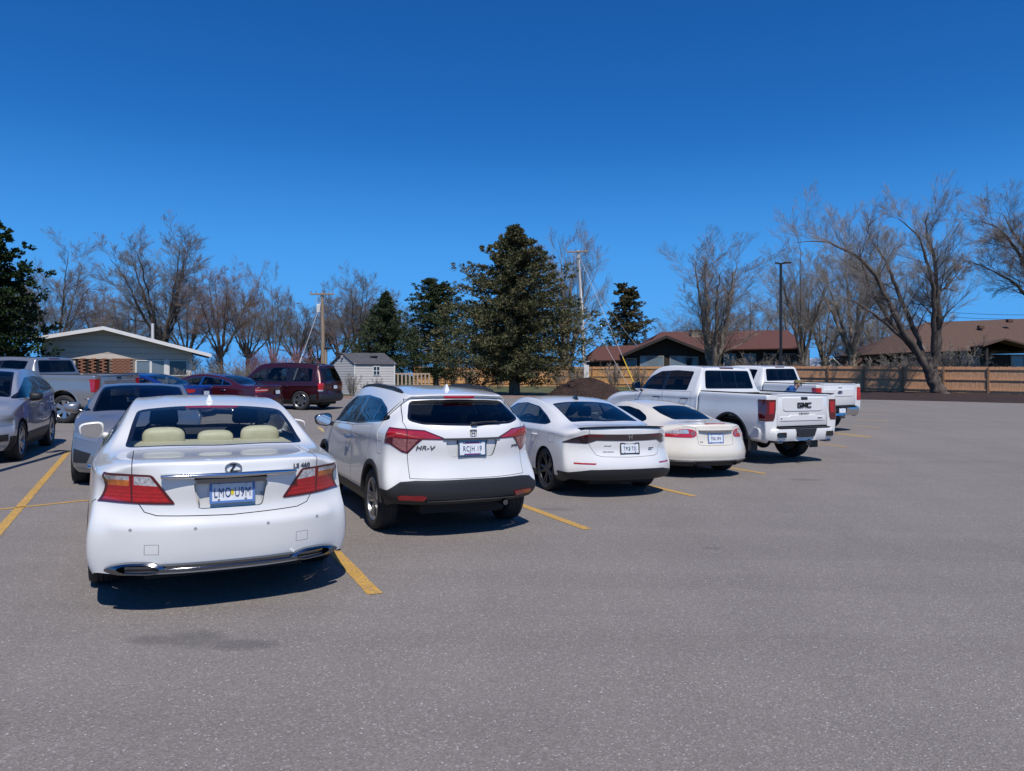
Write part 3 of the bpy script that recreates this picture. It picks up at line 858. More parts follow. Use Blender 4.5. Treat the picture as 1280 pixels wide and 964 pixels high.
def white_sedan():
    L, W = 5.06, .9375
    root = car_root('sedan', 'white luxury sedan nearest the camera, with cream headrests behind its rear window', L, (-2.015, 5.152, 27), 1.02, 'car', 'parked cars')
    sh = Shell.from_cage(*body_cage(L, T_SED, S_SED, R_SED, F_SED), crease=row_crease('R', 0, 0, .62, 3) + row_crease('R', 0, 3, .8, 3) + side_crease(1, 10, .25))
    wy = (1.16, 4.13)
    std_body(sh, root, L, W, None, wy, .375, .33, None, None, 1.0)
    # glass
    bl = round_poly([(-.695, 1.075), (-.605, 1.88), (0, 1.905), (.605, 1.88), (.695, 1.075), (0, .985)], .09)
    sh.cut(bl, 'z', 'frit', zmin=1.02)
    sh.cut(inset_poly(bl, .035), 'z', 'rear_glass', src=('frit',), zmin=1.02)
    ws = round_poly([(-.70, 3.98), (-.575, 3.17), (.575, 3.17), (.70, 3.98), (0, 4.14)], .08)
    sh.cut(ws, 'z', 'frit2', zmin=.99); sh.cut(inset_poly(ws, .03), 'z', 'windshield', src=('frit2',), zmin=.99)
    dlo = round_poly([(3.95, 1.025), (3.55, 1.165), (3.1, 1.305), (2.5, 1.33), (1.95, 1.275), (1.58, 1.165), (1.40, 1.065), (1.48, 1.028)], .05)
    sh.cut(dlo, 'x', 'dlo', mirror=True); sh.cut(inset_poly(dlo, .022), 'x', 'side_glass', src=('dlo',), mirror=True)
    for p in ([(2.62, 1.0), (2.72, 1.0), (2.66, 1.45), (2.58, 1.45)], [(1.74, 1.0), (1.77, 1.0), (1.85, 1.45), (1.82, 1.45)]):
        sh.cut(p, 'x', 'dlo', src=('side_glass',), mirror=True)
    # tail lamps wrap the corner
    lamp = [(-1.3, .985), (-.50, .957), (-.352, .752), (-1.3, .765)]
    wrap = [((0, .36, .9), (0.0, 1, .35))]
    sh.cut(round_poly(lamp, .02), 'y', 'lamp_rim', ymax=.8, extra=wrap, mirror=True)
    li = [(-1.3, .968), (-.512, .943), (-.385, .768), (-1.3, .781)]
    sh.cut(li, 'y', 'lamp', src=('lamp_rim',), ymax=.8, extra=[((0, .34, .9), (0, 1, .35))], mirror=True)
    sh.cut([(-.610, .958), (-.515, .950), (-.455, .878), (-.610, .888)], 'y', 'reverse', src=('lamp',), mirror=True)
    sh.cut([(-1.3, .968), (-.64, .955), (-.64, .918), (-1.3, .930)], 'y', 'reverse', src=('lamp',), ymax=.6, mirror=True)
    sh.cut([(-1.3, .930), (-.64, .918), (-.64, .878), (-1.3, .888)], 'y', 'amber', src=('lamp',), ymax=.6, mirror=True)
    for zz in (.785, .812, .839): sh.cut([(-1.3, zz+.012), (-.30, zz+.004), (-.30, zz-.006), (-1.3, zz)], 'y', 'lamp_bar', src=('lamp',), ymax=.6, mirror=True)
    sh.cut([(-.634, 1.0), (-.622, 1.0), (-.612, .7), (-.624, .7)], 'y', 'lamp_rim', src=('lamp', 'lamp_bar', 'amber', 'reverse'), mirror=True)
    # trunk lid: one shut line round the rear face and the deck
    lid = [(-.628, 1.2), (-.628, .95), (-.600, .78), (-.548, .70), (-.47, .676), (0, .662), (.47, .676), (.548, .70), (.600, .78), (.628, .95), (.628, 1.2)]
    sh.nested(lid, 'y', 'gap', 'lid', .006, src=('body',), ymax=1.3, extra=[((0, .965, 1.1), (0, 1, 0))])
    # plate recess in the lid
    rec = round_poly([(-.245, .905), (-.215, .715), (.215, .715), (.245, .905)], .03)
    sh.cut(rec, 'y', 'recess', src=('lid',))
    # doors and bumper seam
    sh.nested([(2.63, 1.015), (2.63, .27), (1.72, .27), (1.60, .55), (1.48, .80), (1.50, 1.015)], 'x', 'gap', 'rear_door', .005, mirror=True)
    sh.nested([(3.86, 1.012), (3.84, .70), (3.70, .27), (2.635, .27), (2.635, 1.012)], 'x', 'gap', 'front_door', .005, mirror=True)
    sh.strip([(.42, .768), (.50, .735), (.79, .60)], 'x', 'gap', .006, side=-1); sh.strip([(.42, .768), (.50, .735), (.79, .60)], 'x', 'gap', .006, side=1)
    # fuel-free side: bumper sensors, tow cover
    for xs in (-.63, -.23, .25, .62): sh.cut([(xs + .011*math.cos(a), .588 + .011*math.sin(a)) for a in [2*math.pi*k/10 for k in range(10)]], 'y', 'sensor', ymax=.4)
    for xs, zs in ((-.50, .452), (.50, .462)):
        sh.nested([(xs-.045, zs-.035), (xs+.045, zs-.035), (xs+.045, zs+.035), (xs-.045, zs+.035)], 'y', 'gap', 'tow_cover', .0025, src=('body',), ymax=.3)
    P = M['white']
    std_emit(sh, root, L, P, M['lining_cream'], 1.06)
    lid_o = sh.emit('lid', 'trunk_lid', P, root)
    sh.emit('recess', 'plate_recess', P, lid_o, shift=(0, .030, 0), skirt=.0005)
    sh.emit_sides('front_door', 'door', P, root); 
    sh.emit_sides('rear_door', 'door', P, root)
    for c in list(root.children):
        if c.name.split('.')[0] == 'door':
            xs = [v.co.x for v in c.data.vertices]; ys = [v.co.y for v in c.data.vertices]
            sg = -1 if sum(xs) < 0 else 1
            handle(c, sg*.932, min(ys)+.17, .86, M['chrome'])
    stuff(sh.emit('sensor', 'parking_sensors', M['sensor'], root, off=.001))
    sh.emit_sides('tow_cover', 'tow_cover', P, root)
    sh.emit('frit', 'window_seal', M['gloss_black'], root, off=-.002); sh.emit('frit2', 'window_seal', M['gloss_black'], root, off=-.002)
    sh.emit('rear_glass', 'rear_window', M['glass_clear'], root); sh.emit('windshield', 'windshield', M['glass_clear'], root)
    sh.emit_sides('dlo', 'window_trim', M['gloss_black'], root, off=.001); sh.emit_sides('side_glass', 'side_window', M['glass_mid'], root, off=-.002)
    for keep in (lambda c: c.x < 0, lambda c: c.x >= 0):
        tl = sh.emit('lamp_rim', 'taillight', M['dark_red_lens'], root, off=.005, skirt=.012, keep=keep)
        sh.emit('lamp', 'brake_lens', M['red_lens'], tl, off=.005, keep=keep); sh.emit('lamp_bar', 'light_bar', M['bright_red'], tl, off=.006, keep=keep)
        sh.emit('reverse', 'reverse_lens', M['clear_lens'], tl, off=.005, keep=keep); sh.emit('amber', 'amber_lens', M['amber'], tl, off=.005, keep=keep)
    # chrome bar above the plate, with the handle shadow gap under it
    bm = bmesh.new()
    n = 24; rows = []
    for k in range(n+1):
        t = -1 + 2*k/n; x = .45*t; y = .022 + .24*(abs(x)/.9)**2.8
        h = .021*(1 - .45*abs(t)**3); zc = .945 + .004*abs(t)
        rows.append([bm.verts.new((x, y+.03, zc+h)), bm.verts.new((x, y-.016, zc+h*.75)), bm.verts.new((x, y-.020, zc-h*.2)), bm.verts.new((x, y-.004, zc-h)), bm.verts.new((x, y+.03, zc-h-.004))])
    for a, b in zip(rows, rows[1:]):
        for i in range(4): bm.faces.new((a[i], a[i+1], b[i+1], b[i]))
    obj_bm('chrome_bar', bm, M['chrome'], lid_o, smooth=True)
    bm = bmesh.new(); prism_y(bm, [(-.24, .925), (-.22, .895), (.22, .895), (.24, .925)], .012, .06); obj_bm('lid_handle', bm, M['dark_chrome'], lid_o)
    plate(root, .010, sh.hit(.01, .822)[0]+.018, .822, -4, 'LMO U9M', M['plate_white'], M['plate_ink'], M['plate_blue'], w=.285, h=.135, mid=M['plate_yellow'], size=.094, sx=.55)
    # emblem: an oval ring round a slanted angular stroke
    ey = sh.hit(.012, .995)[0]
    bm = bmesh.new(); ring_outline(bm, ellipse(.058, .041), ellipse(.047, .032), -.012, .02, (.012, ey, .992))
    e = obj_bm('emblem', bm, M['alloy'], root, smooth=True, angle=40)
    bm = bmesh.new(); prism_y(bm, [(.012-.026, .992+.024), (.012-.020, .992+.031), (.012+.020, .992+.031), (.012-.010, .992-.016), (.012+.044, .992-.016), (.012+.040, .992-.025), (.012-.027, .992-.025), (.012+.004, .992+.024)], ey-.009, ey+.02); obj_bm('emblem_stroke', bm, M['badge_black'], e)
    badge(sh, root, 'LS 460', .500, .978, .046, M['badge_grey'], sx=1.15, bold=.0012, name='model_badge')
    # bumper: chrome strip and two wide exhaust finishers
    n = 26; bm = bmesh.new(); rows = []
    for k in range(n+1):
        t = -1 + 2*k/n; x = .66*t; y = .012 + .27*(abs(x)/.9)**2.8
        rows.append([bm.verts.new((x, y+.02, .352)), bm.verts.new((x, y-.012, .346)), bm.verts.new((x, y-.004, .325)), bm.verts.new((x, y-.014, .316)), bm.verts.new((x, y-.012, .300)), bm.verts.new((x, y+.05, .292))])
    for a, b in zip(rows, rows[1:]):
        for i in range(5): bm.faces.new((a[i], a[i+1], b[i+1], b[i]))
    obj_bm('bumper_strip', bm, M['dark_chrome'], root, smooth=True, angle=30)
    for sg in (-1, 1):
        o_ = [(.40, .315), (.44, .352), (.52, .372), (.66, .368), (.76, .345), (.80, .318), (.72, .292), (.50, .288)]
        i_ = [(.445, .318), (.468, .342), (.53, .359), (.66, .356), (.71, .340), (.715, .322), (.66, .302), (.50, .298)]
        def yy(x): return .004 + .27*(abs(x)/.9)**2.8
        bm = bmesh.new()
        A = [bm.verts.new((sg*p[0], yy(p[0])-.010, p[1])) for p in round_poly(o_, .03, 2)]; B = [bm.verts.new((sg*p[0], yy(p[0])-.022, p[1])) for p in round_poly(i_, .03, 2)]
        C = [bm.verts.new((sg*p[0], yy(p[0])+.10, p[1])) for p in round_poly(i_, .03, 2)]; D = [bm.verts.new((sg*p[0], yy(p[0])+.04, p[1])) for p in round_poly(o_, .03, 2)]
        m = len(A)
        for k in range(m):
            k2 = (k+1) % m
            bm.faces.new((A[k], A[k2], B[k2], B[k])); bm.faces.new((B[k], B[k2], C[k2], C[k])); bm.faces.new((D[k], D[k2], A[k2], A[k]))
        ex = obj_bm('exhaust_pipe', bm, M['dark_chrome'], root, smooth=True, angle=35)
        bm = bmesh.new(); bm.faces.new([bm.verts.new((sg*p[0], yy(p[0])+.05, p[1])) for p in round_poly(i_, .03, 2)]); obj_bm('exhaust_bore', bm, M['gap'], ex)
    # deck lip, third brake light, antenna
    bm = bmesh.new(); rbox(bm, Vector((.01, 1.880, 1.342)), (.46, .03, .016), .004, 1, Euler((R(18), 0, 0))); obj_bm('brake_light', bm, M['red_lens'], root)
    fin(root, 2.14, 1.385, P, .065, .15)
    for sg in (-1, 1): door_mirror(root, sg*1.05, 3.42, 1.04, P, (.25, .11, .17), stalk=P)
    # cream interior: parcel shelf, three rear headrests, dark front seats
    bm = bmesh.new(); rbox(bm, Vector((0, 1.36, 1.035)), (1.26, .62, .05), .02, 2); obj_bm('parcel_shelf', bm, M['leather_cream'], root)
    for x, w in ((-.40, .34), (.02, .30), (.40, .34)):
        bm = bmesh.new(); superblob(bm, (x, 1.60, 1.085 if w > .32 else 1.07), (w, .15, .19 if w > .32 else .15), .62, rot=Euler((R(10), 0, 0))); obj_bm('headrest', bm, M['leather_cream'], root, smooth=True)
    bm = bmesh.new(); rbox(bm, Vector((0, 1.78, .80)), (1.4, .2, .5), .05, 2); obj_bm('rear_bench', bm, M['leather_cream'], root)
    cabin(root, W, .9, 4.1, .6, 2.62, None, M['seat_dark'], .50)
    bm = bmesh.new(); rbox(bm, Vector((0, 3.12, 1.30)), (.24, .04, .07), .015, 2); obj_bm('rear_view_mirror', bm, M['black'], root)
    wheel_wells(root, wy, .33, .38, W-.012)
    underbody(root, L, W, wy)
    for y in wy:
        for sg in (-1, 1): wheel(root, sg*.80, y, .345, .245, (10, .16, .12, .72, 0), M['alloy'])
    finish(root, L)
    return root

# ---------------------------------------------------------------- the small white crossover
T_CRO = [
 (0.07, .30, 1.165, (.32, 1.165), (.545, 1.175), (.70, 1.16), (.790, 1.10)),
 (0.25, .26, 1.315, (.32, 1.315), (.53, 1.31), (.655, 1.28), (.815, 1.14)),
 (0.50, .20, 1.455, (.32, 1.452), (.51, 1.44), (.605, 1.40), (.835, 1.155)),
 (0.47, .22, 1.505, (.32, 1.50), (.505, 1.488), (.590, 1.45), (.842, 1.165)),
 (1.00, .05, 1.555, (.33, 1.55), (.535, 1.53), (.635, 1.475), (.848, 1.15)),
 (1.70, 0.0, 1.58, (.33, 1.575), (.55, 1.555), (.655, 1.495), (.855, 1.09)),
 (2.40, 0.0, 1.555, (.33, 1.55), (.555, 1.53), (.655, 1.47), (.855, 1.06)),
 (2.95, -.05, 1.36, (.33, 1.355), (.62, 1.33), (.70, 1.28), (.855, 1.045)),
 (3.45, -.22, 1.09, (.35, 1.085), (.70, 1.06), (.78, 1.04), (.85, 1.0)),
 (3.85, -.10, .99, (.35, .985), (.66, .965), (.76, .945), (.84, .90)),
 (4.17, -.28, .86, (.35, .855), (.58, .84), (.71, .82), (.79, .78))]
S_CRO = [[(.35, .825, .97), (1.0, .868, .98), (3.4, .862, .96), (4.1, .80, .74)],
         [(.35, .850, .79), (.9, .888, .78), (2.0, .862, .78), (3.4, .882, .76), (4.1, .83, .62)],
         [(.3, .876, .60), (.9, .893, .58), (2.0, .876, .58), (3.4, .890, .56), (4.1, .85, .48)],
         [(.3, .868, .44), (1.0, .872, .38), (3.4, .870, .36), (4.1, .84, .34)],
         [(.3, .80, .34), (1.0, .80, .25), (3.4, .80, .25), (4.1, .76, .25)]]
R_CRO = [(.045, .36, .800, .97), (.055, .35, .838, .80), (.0, .31, .872, .605), (.005, .28, .865, .46), (.06, .25, .80, .375)]
F_CRO = [(4.24, -.40, .82, .68), (4.28, -.40, .845, .54), (4.29, -.40, .85, .42), (4.26, -.38, .83, .30), (4.20, -.33, .78, .22)]
def white_crossover():
    L, W = 4.294, .886
    root = car_root('crossover', 'white crossover with black lower bumper and black roof rails, beside the nearest sedan', L, (-.404, 7.509, 25.5), .99, 'car', 'parked cars')
    sh = Shell.from_cage(*body_cage(L, T_CRO, S_CRO, R_CRO, F_CRO), crease=row_crease('R', 0, 3, .6, 3) + row_crease('R', 0, 1, .3, 3) + side_crease(2, 10, .3))
    wy = (.86, 3.47)
    std_body(sh, root, L, W, None, wy, .385, .345, None, None, 1.1)
    gl = round_poly([(-.650, 1.235), (-.545, 1.432), (-.30, 1.445), (.30, 1.445), (.545, 1.432), (.650, 1.235), (.50, 1.193), (0, 1.180), (-.50, 1.193)], .05)
    sh.cut(gl, 'y', 'frit', ymax=.75); sh.cut(inset_poly(gl, .025), 'y', 'rear_glass', src=('frit',), ymax=.75)
    ws = round_poly([(-.67, 3.32), (-.555, 2.50), (.555, 2.50), (.67, 3.32), (0, 3.47)], .08)
    sh.cut(ws, 'z', 'frit2', zmin=1.04); sh.cut(inset_poly(ws, .03), 'z', 'windshield', src=('frit2',), zmin=1.04)
    dlo = round_poly([(3.38, 1.065), (2.95, 1.245), (2.42, 1.430), (1.75, 1.462), (1.20, 1.435), (.80, 1.345), (.56, 1.235), (.72, 1.20), (1.65, 1.125)], .05)
    sh.cut(dlo, 'x', 'dlo', mirror=True); sh.cut(inset_poly(dlo, .02), 'x', 'side_glass', src=('dlo',), mirror=True)
    for p in ([(1.72, 1.0), (1.86, 1.0), (1.80, 1.55), (1.70, 1.55)], [(.96, 1.0), (1.02, 1.0), (1.12, 1.55), (1.06, 1.55)]):
        sh.cut(p, 'x', 'dlo', src=('side_glass',), mirror=True)
    # C-shaped tail lamps
    lamp = [(-1.2, 1.150), (-.80, 1.158), (-.50, 1.140), (-.315, 1.062), (-.315, 1.040), (-.520, 1.044), (-.575, .990), (-.650, .892), (-.70, .905), (-.80, .985), (-1.2, 1.06)]
    wrap = [((0, .46, 1.1), (0, 1, .25))]
    sh.cut(lamp, 'y', 'lamp_rim', ymax=.9, extra=wrap, mirror=True)
    sh.cut([(-1.2, 1.138), (-.80, 1.146), (-.505, 1.128), (-.345, 1.060), (-.345, 1.052), (-1.2, 1.062)], 'y', 'lamp', src=('lamp_rim',), ymax=.9, extra=[((0, .44, 1.1), (0, 1, .25))], mirror=True)
    sh.cut([(-1.2, 1.126), (-.60, 1.122), (-.60, 1.090), (-1.2, 1.092)], 'y', 'lamp_bar', src=('lamp',), ymax=.9, mirror=True)
    sh.cut([(-.775, 1.050), (-.560, 1.040), (-.598, .985), (-.655, .908), (-.70, .924), (-.775, .985)], 'y', 'reverse', src=('lamp_rim',), ymax=.9, mirror=True)
    sh.cut([(-.660, 1.2), (-.652, 1.2), (-.652, .85), (-.660, .85)], 'y', 'lamp_rim', src=('lamp', 'lamp_bar', 'reverse'), mirror=True)
    # hatch shut line and black lower bumper
    bump = [(-1.2, .50), (-.86, .52), (-.74, .605), (-.60, .622), (0, .627), (.60, .622), (.74, .605), (.86, .52), (1.2, .50), (1.2, .2), (-1.2, .2)]
    sh.cut(bump, 'y', 'bumper', ymax=.55)
    hatch = [(-.658, 1.13), (-.655, .64), (-.30, .634), (.30, .634), (.655, .64), (.658, 1.13), (.69, 1.22), (.60, 1.452), (.30, 1.466), (-.30, 1.466), (-.60, 1.452), (-.69, 1.22)]
    sh.nested(hatch, 'y', 'gap', 'hatch', .0055, src=('body',), ymax=.9)
    rec = round_poly([(-.30, 1.035), (-.245, .855), (.245, .855), (.30, 1.035)], .04)
    sh.cut(rec, 'y', 'recess', src=('hatch',))
    # side: sill cladding, doors
    sh.cut([(.5, .40), (3.9, .40), (3.9, .15), (.5, .15)], 'x', 'clad', mirror=True)
    sh.nested([(1.86, 1.10), (1.84, .42), (1.30, .42), (1.18, .62), (1.05, .85), (.93, 1.10), (.90, 1.165)], 'x', 'gap', 'rear_door', .005, mirror=True)
    sh.nested([(3.28, 1.045), (3.22, .70), (3.04, .42), (1.85, .42), (1.87, 1.098)], 'x', 'gap', 'front_door', .005, mirror=True)
    sh.nested(round_poly([(.55, 1.0), (.72, 1.0), (.72, .86), (.55, .86)], .04), 'x', 'gap', 'fuel_door', .004, side=-1)
    P = M['white2']
    std_emit(sh, root, L, P, M['lining'], 1.2)
    hb = sh.emit('hatch', 'tailgate', P, root)
    sh.emit('recess', 'plate_recess', P, hb, shift=(0, .022, 0), skirt=.0005)
    sh.emit('fuel_door', 'fuel_door', P, root)
    sh.emit_sides('front_door', 'door', P, root); sh.emit_sides('rear_door', 'door', P, root)
    for c in list(root.children):
        if c.name.split('.')[0] == 'door':
            xs = [v.co.x for v in c.data.vertices]; ys = [v.co.y for v in c.data.vertices]
            sg = -1 if sum(xs) < 0 else 1
            if max(ys) > 2.5: handle(c, sg*.865, min(ys)+.17, .93, M['chrome'])
    bo = sh.emit('bumper', 'bumper', M['black'], root, off=.010, skirt=.02)
    sh.emit_sides('clad', 'sill_cladding', M['black'], root, off=.008, skirt=.02)
    sh.emit('frit', 'window_seal', M['gloss_black'], root, off=-.002); sh.emit('frit2', 'window_seal', M['gloss_black'], root, off=-.002)
    sh.emit('rear_glass', 'rear_window', M['glass_dark'], root); sh.emit('windshield', 'windshield', M['glass'], root)
    sh.emit_sides('dlo', 'window_trim', M['gloss_black'], root, off=.001); sh.emit_sides('side_glass', 'side_window', M['glass_dark'], root, off=-.002)
    for keep in (lambda c: c.x < 0, lambda c: c.x >= 0):
        tl = sh.emit('lamp_rim', 'taillight', M['dark_red_lens'], root, off=.006, skirt=.012, keep=keep)
        sh.emit('lamp', 'brake_lens', M['red_lens'], tl, off=.006, keep=keep); sh.emit('lamp_bar', 'light_bar', M['bright_red'], tl, off=.008, keep=keep)
        sh.emit('reverse', 'reverse_lens', M['pink_lens'], tl, off=.006, keep=keep)
    # grey chrome strip between the lamps
    n = 20; bm = bmesh.new(); rows = []
    for k in range(n+1):
        t = -1 + 2*k/n; x = .325*t; y = .044 + .33*(abs(x)/.83)**2.8
        rows.append([bm.verts.new((x, y+.02, 1.060)), bm.verts.new((x, y-.010, 1.057)), bm.verts.new((x, y-.010, 1.038)), bm.verts.new((x, y+.02, 1.034))])
    for a, b in zip(rows, rows[1:]):
        for i in range(3): bm.faces.new((a[i], a[i+1], b[i+1], b[i]))
    obj_bm('chrome_bar', bm, M['dark_chrome'], hb, smooth=True, angle=40)
    plate(root, 0, sh.hit(0, .945)[0]+.008, .945, -5, 'RCJH 19', M['plate_white'], M['plate_ink'], M['badge_grey'], top=M['plate_purple'], size=.082, sx=.66)
    # emblem: a rounded frame round an upright two-post letter
    bm = bmesh.new(); ey = sh.hit(.005, 1.108)[0]; fr = round_poly([(-.042, .038), (.042, .038), (.034, -.038), (-.034, -.038)], .016)
    ring_outline(bm, fr, inset_poly(fr, .007), -.010, .02, (.005, ey, 1.108)); e = obj_bm('emblem', bm, M['chrome'], root)
    bm = bmesh.new()
    for sg in (-1, 1): prism_y(bm, [(.005+sg*.026, 1.108+.029), (.005+sg*.012, 1.108+.029), (.005+sg*.010, 1.108-.028), (.005+sg*.020, 1.108-.028)], ey-.009, ey+.02)
    prism_y(bm, [(-.008, 1.113), (.018, 1.113), (.018, 1.102), (-.008, 1.102)], ey-.0085, ey+.02); obj_bm('emblem_letter', bm, M['chrome'], e)
    badge(sh, root, 'HR-V', -.50, .955, .064, M['badge_grey'], sx=1.35, bold=.001, shear=.25, name='model_badge')
    badge(sh, root, 'AWD', .545, .950, .034, M['badge_grey'], sx=1.5, bold=.001, name='drive_badge')
    # bumper inserts: reflectors, lower lip, exhaust
    for sg in (-1, 1):
        bm = bmesh.new(); vs = [(.50, .458), (.54, .466), (.74, .466), (.775, .455), (.76, .418), (.53, .412)]
        A = [bm.verts.new((sg*x, sh.hit(sg*x, z)[0] - .032, z)) for x, z in vs]; B = [bm.verts.new((sg*x, .06 + .29*(x/.86)**2.8, z)) for x, z in vs]
        bm.faces.new(A)
        for k in range(6): bm.faces.new((A[k], A[(k+1) % 6], B[(k+1) % 6], B[k]))
        obj_bm('reflector', bm, M['red_lens'], bo)
    bm = bmesh.new(); n = 20; rows = []
    for k in range(n+1):
        t = -1 + 2*k/n; x = .50*t; y = .004 + .27*(abs(x)/.86)**2.8
        rows.append([bm.verts.new((x, y+.02, .425)), bm.verts.new((x, y-.016, .420 - .008*abs(t))), bm.verts.new((x, y-.012, .405)), bm.verts.new((x, y+.04, .392))])
    for a, b in zip(rows, rows[1:]):
        for i in range(3): bm.faces.new((a[i], a[i+1], b[i+1], b[i]))
    obj_bm('skid_strip', bm, M['dark_chrome'], bo, smooth=True, angle=40)
    bm = bmesh.new(); tube(bm, [(.40, .35, .345), (.40, .06, .345)], .035, 16, False); tube(bm, [(.40, .30, .345), (.40, .061, .345)], .029, 16, True); obj_bm('exhaust_pipe', bm, M['dark_chrome'], root, smooth=True, angle=50)
    # wiper, third brake light, roof rails, antenna, mirrors
    bm = bmesh.new(); rbox(bm, Vector((.02, .07, 1.205)), (.07, .05, .035), .012, 2); tube(bm, [(.02, .06, 1.208), (.16, .075, 1.222), (.34, .10, 1.218)], [.011, .008, .005], 6)
    tube(bm, [(.0, .075, 1.212), (.30, .105, 1.226)], .006, 5); obj_bm('rear_wiper', bm, M['black'], root, smooth=True, angle=50)
    bm = bmesh.new(); rbox(bm, Vector((0, .45, 1.474)), (.36, .03, .020), .006, 1, Euler((R(20), 0, 0))); obj_bm('brake_light', bm, M['red_lens'], root)
    for sg in (-1, 1):
        bm = bmesh.new()
        ys = [.74, .86, 1.15, 1.7, 2.2, 2.42, 2.52]; zs = [1.515, 1.540, 1.566, 1.584, 1.570, 1.546, 1.520]
        tube(bm, [(sg*(.555 + .02*min(1, (y-.6)/.8)), y, z) for y, z in zip(ys, zs)], [.010, .019, .021, .021, .021, .019, .010], 8); obj_bm('roof_rail', bm, M['black'], root, smooth=True, angle=60)
        door_mirror(root, sg*1.0, 2.98, 1.09, M['gloss_black'], (.25, .12, .17), stalk=M['gloss_black'])
    fin(root, .92, 1.54, P, .075, .16)
    cabin(root, W, .55, 3.3, .72, 1.95, 1.05, M['seat_grey'], .62, 2.62)
    wheel_wells(root, wy, .345, .39, W-.015)
    for y in wy: arch_lip(root, y, .345, .385, W, M['black'], .055, xo=.885)
    underbody(root, L, W, wy, .24, .44)
    for y in wy:
        for sg in (-1, 1): wheel(root, sg*.765, y, .338, .22, (5, .20, .13, .70, .16), M['alloy'])
    finish(root, L)
    return root

# ---------------------------------------------------------------- the fastback white sedan
T_FAST = [
 (0.05, .34, 1.045, (.32, 1.043), (.57, 1.028), (.72, .990), (.815, .935)),
 (0.40, .14, 1.062, (.33, 1.060), (.61, 1.048), (.755, 1.015), (.862, .955)),
 (0.76, .10, 1.092, (.33, 1.090), (.61, 1.075), (.755, 1.045), (.885, .975)),
 (1.25, .08, 1.245, (.33, 1.24), (.595, 1.212), (.71, 1.165), (.895, .995)),
 (1.85, .05, 1.390, (.33, 1.385), (.575, 1.355), (.67, 1.305), (.90, 1.0)),
 (2.50, 0.0, 1.445, (.33, 1.44), (.57, 1.412), (.655, 1.36), (.90, .99)),
 (3.05, 0.0, 1.420, (.33, 1.414), (.57, 1.385), (.655, 1.33), (.90, .975)),
 (3.55, -.05, 1.24, (.33, 1.234), (.63, 1.2), (.71, 1.15), (.90, .95)),
 (4.00, -.20, 1.0, (.35, .995), (.68, .97), (.76, .95), (.895, .92)),
 (4.45, -.10, .92, (.35, .915), (.64, .895), (.76, .87), (.88, .83)),
 (4.82, -.32, .79, (.35, .785), (.58, .77), (.72, .745), (.82, .70))]
S_FAST = [[(.4, .86, .86), (1.1, .925, .89), (3.8, .92, .87), (4.7, .85, .66)],
          [(.4, .89, .69), (1.1, .938, .68), (3.8, .935, .66), (4.7, .87, .54)],
          [(.4, .905, .50), (1.1, .932, .47), (3.8, .93, .46), (4.7, .88, .42)],
          [(.3, .91, .34), (1.1, .915, .29), (3.8, .91, .28), (4.7, .86, .28)],
          [(.3, .84, .25), (1.1, .85, .19), (3.8, .84, .19), (4.7, .79, .19)]]
R_FAST = [(.05, .40, .835, .86), (.055, .40, .865, .70), (.0, .40, .895, .52), (.01, .36, .89, .38), (.07, .30, .83, .28)]
F_FAST = [(4.92, -.45, .85, .62), (4.965, -.45, .87, .48), (4.97, -.45, .875, .36), (4.94, -.42, .85, .26), (4.87, -.36, .78, .19)]
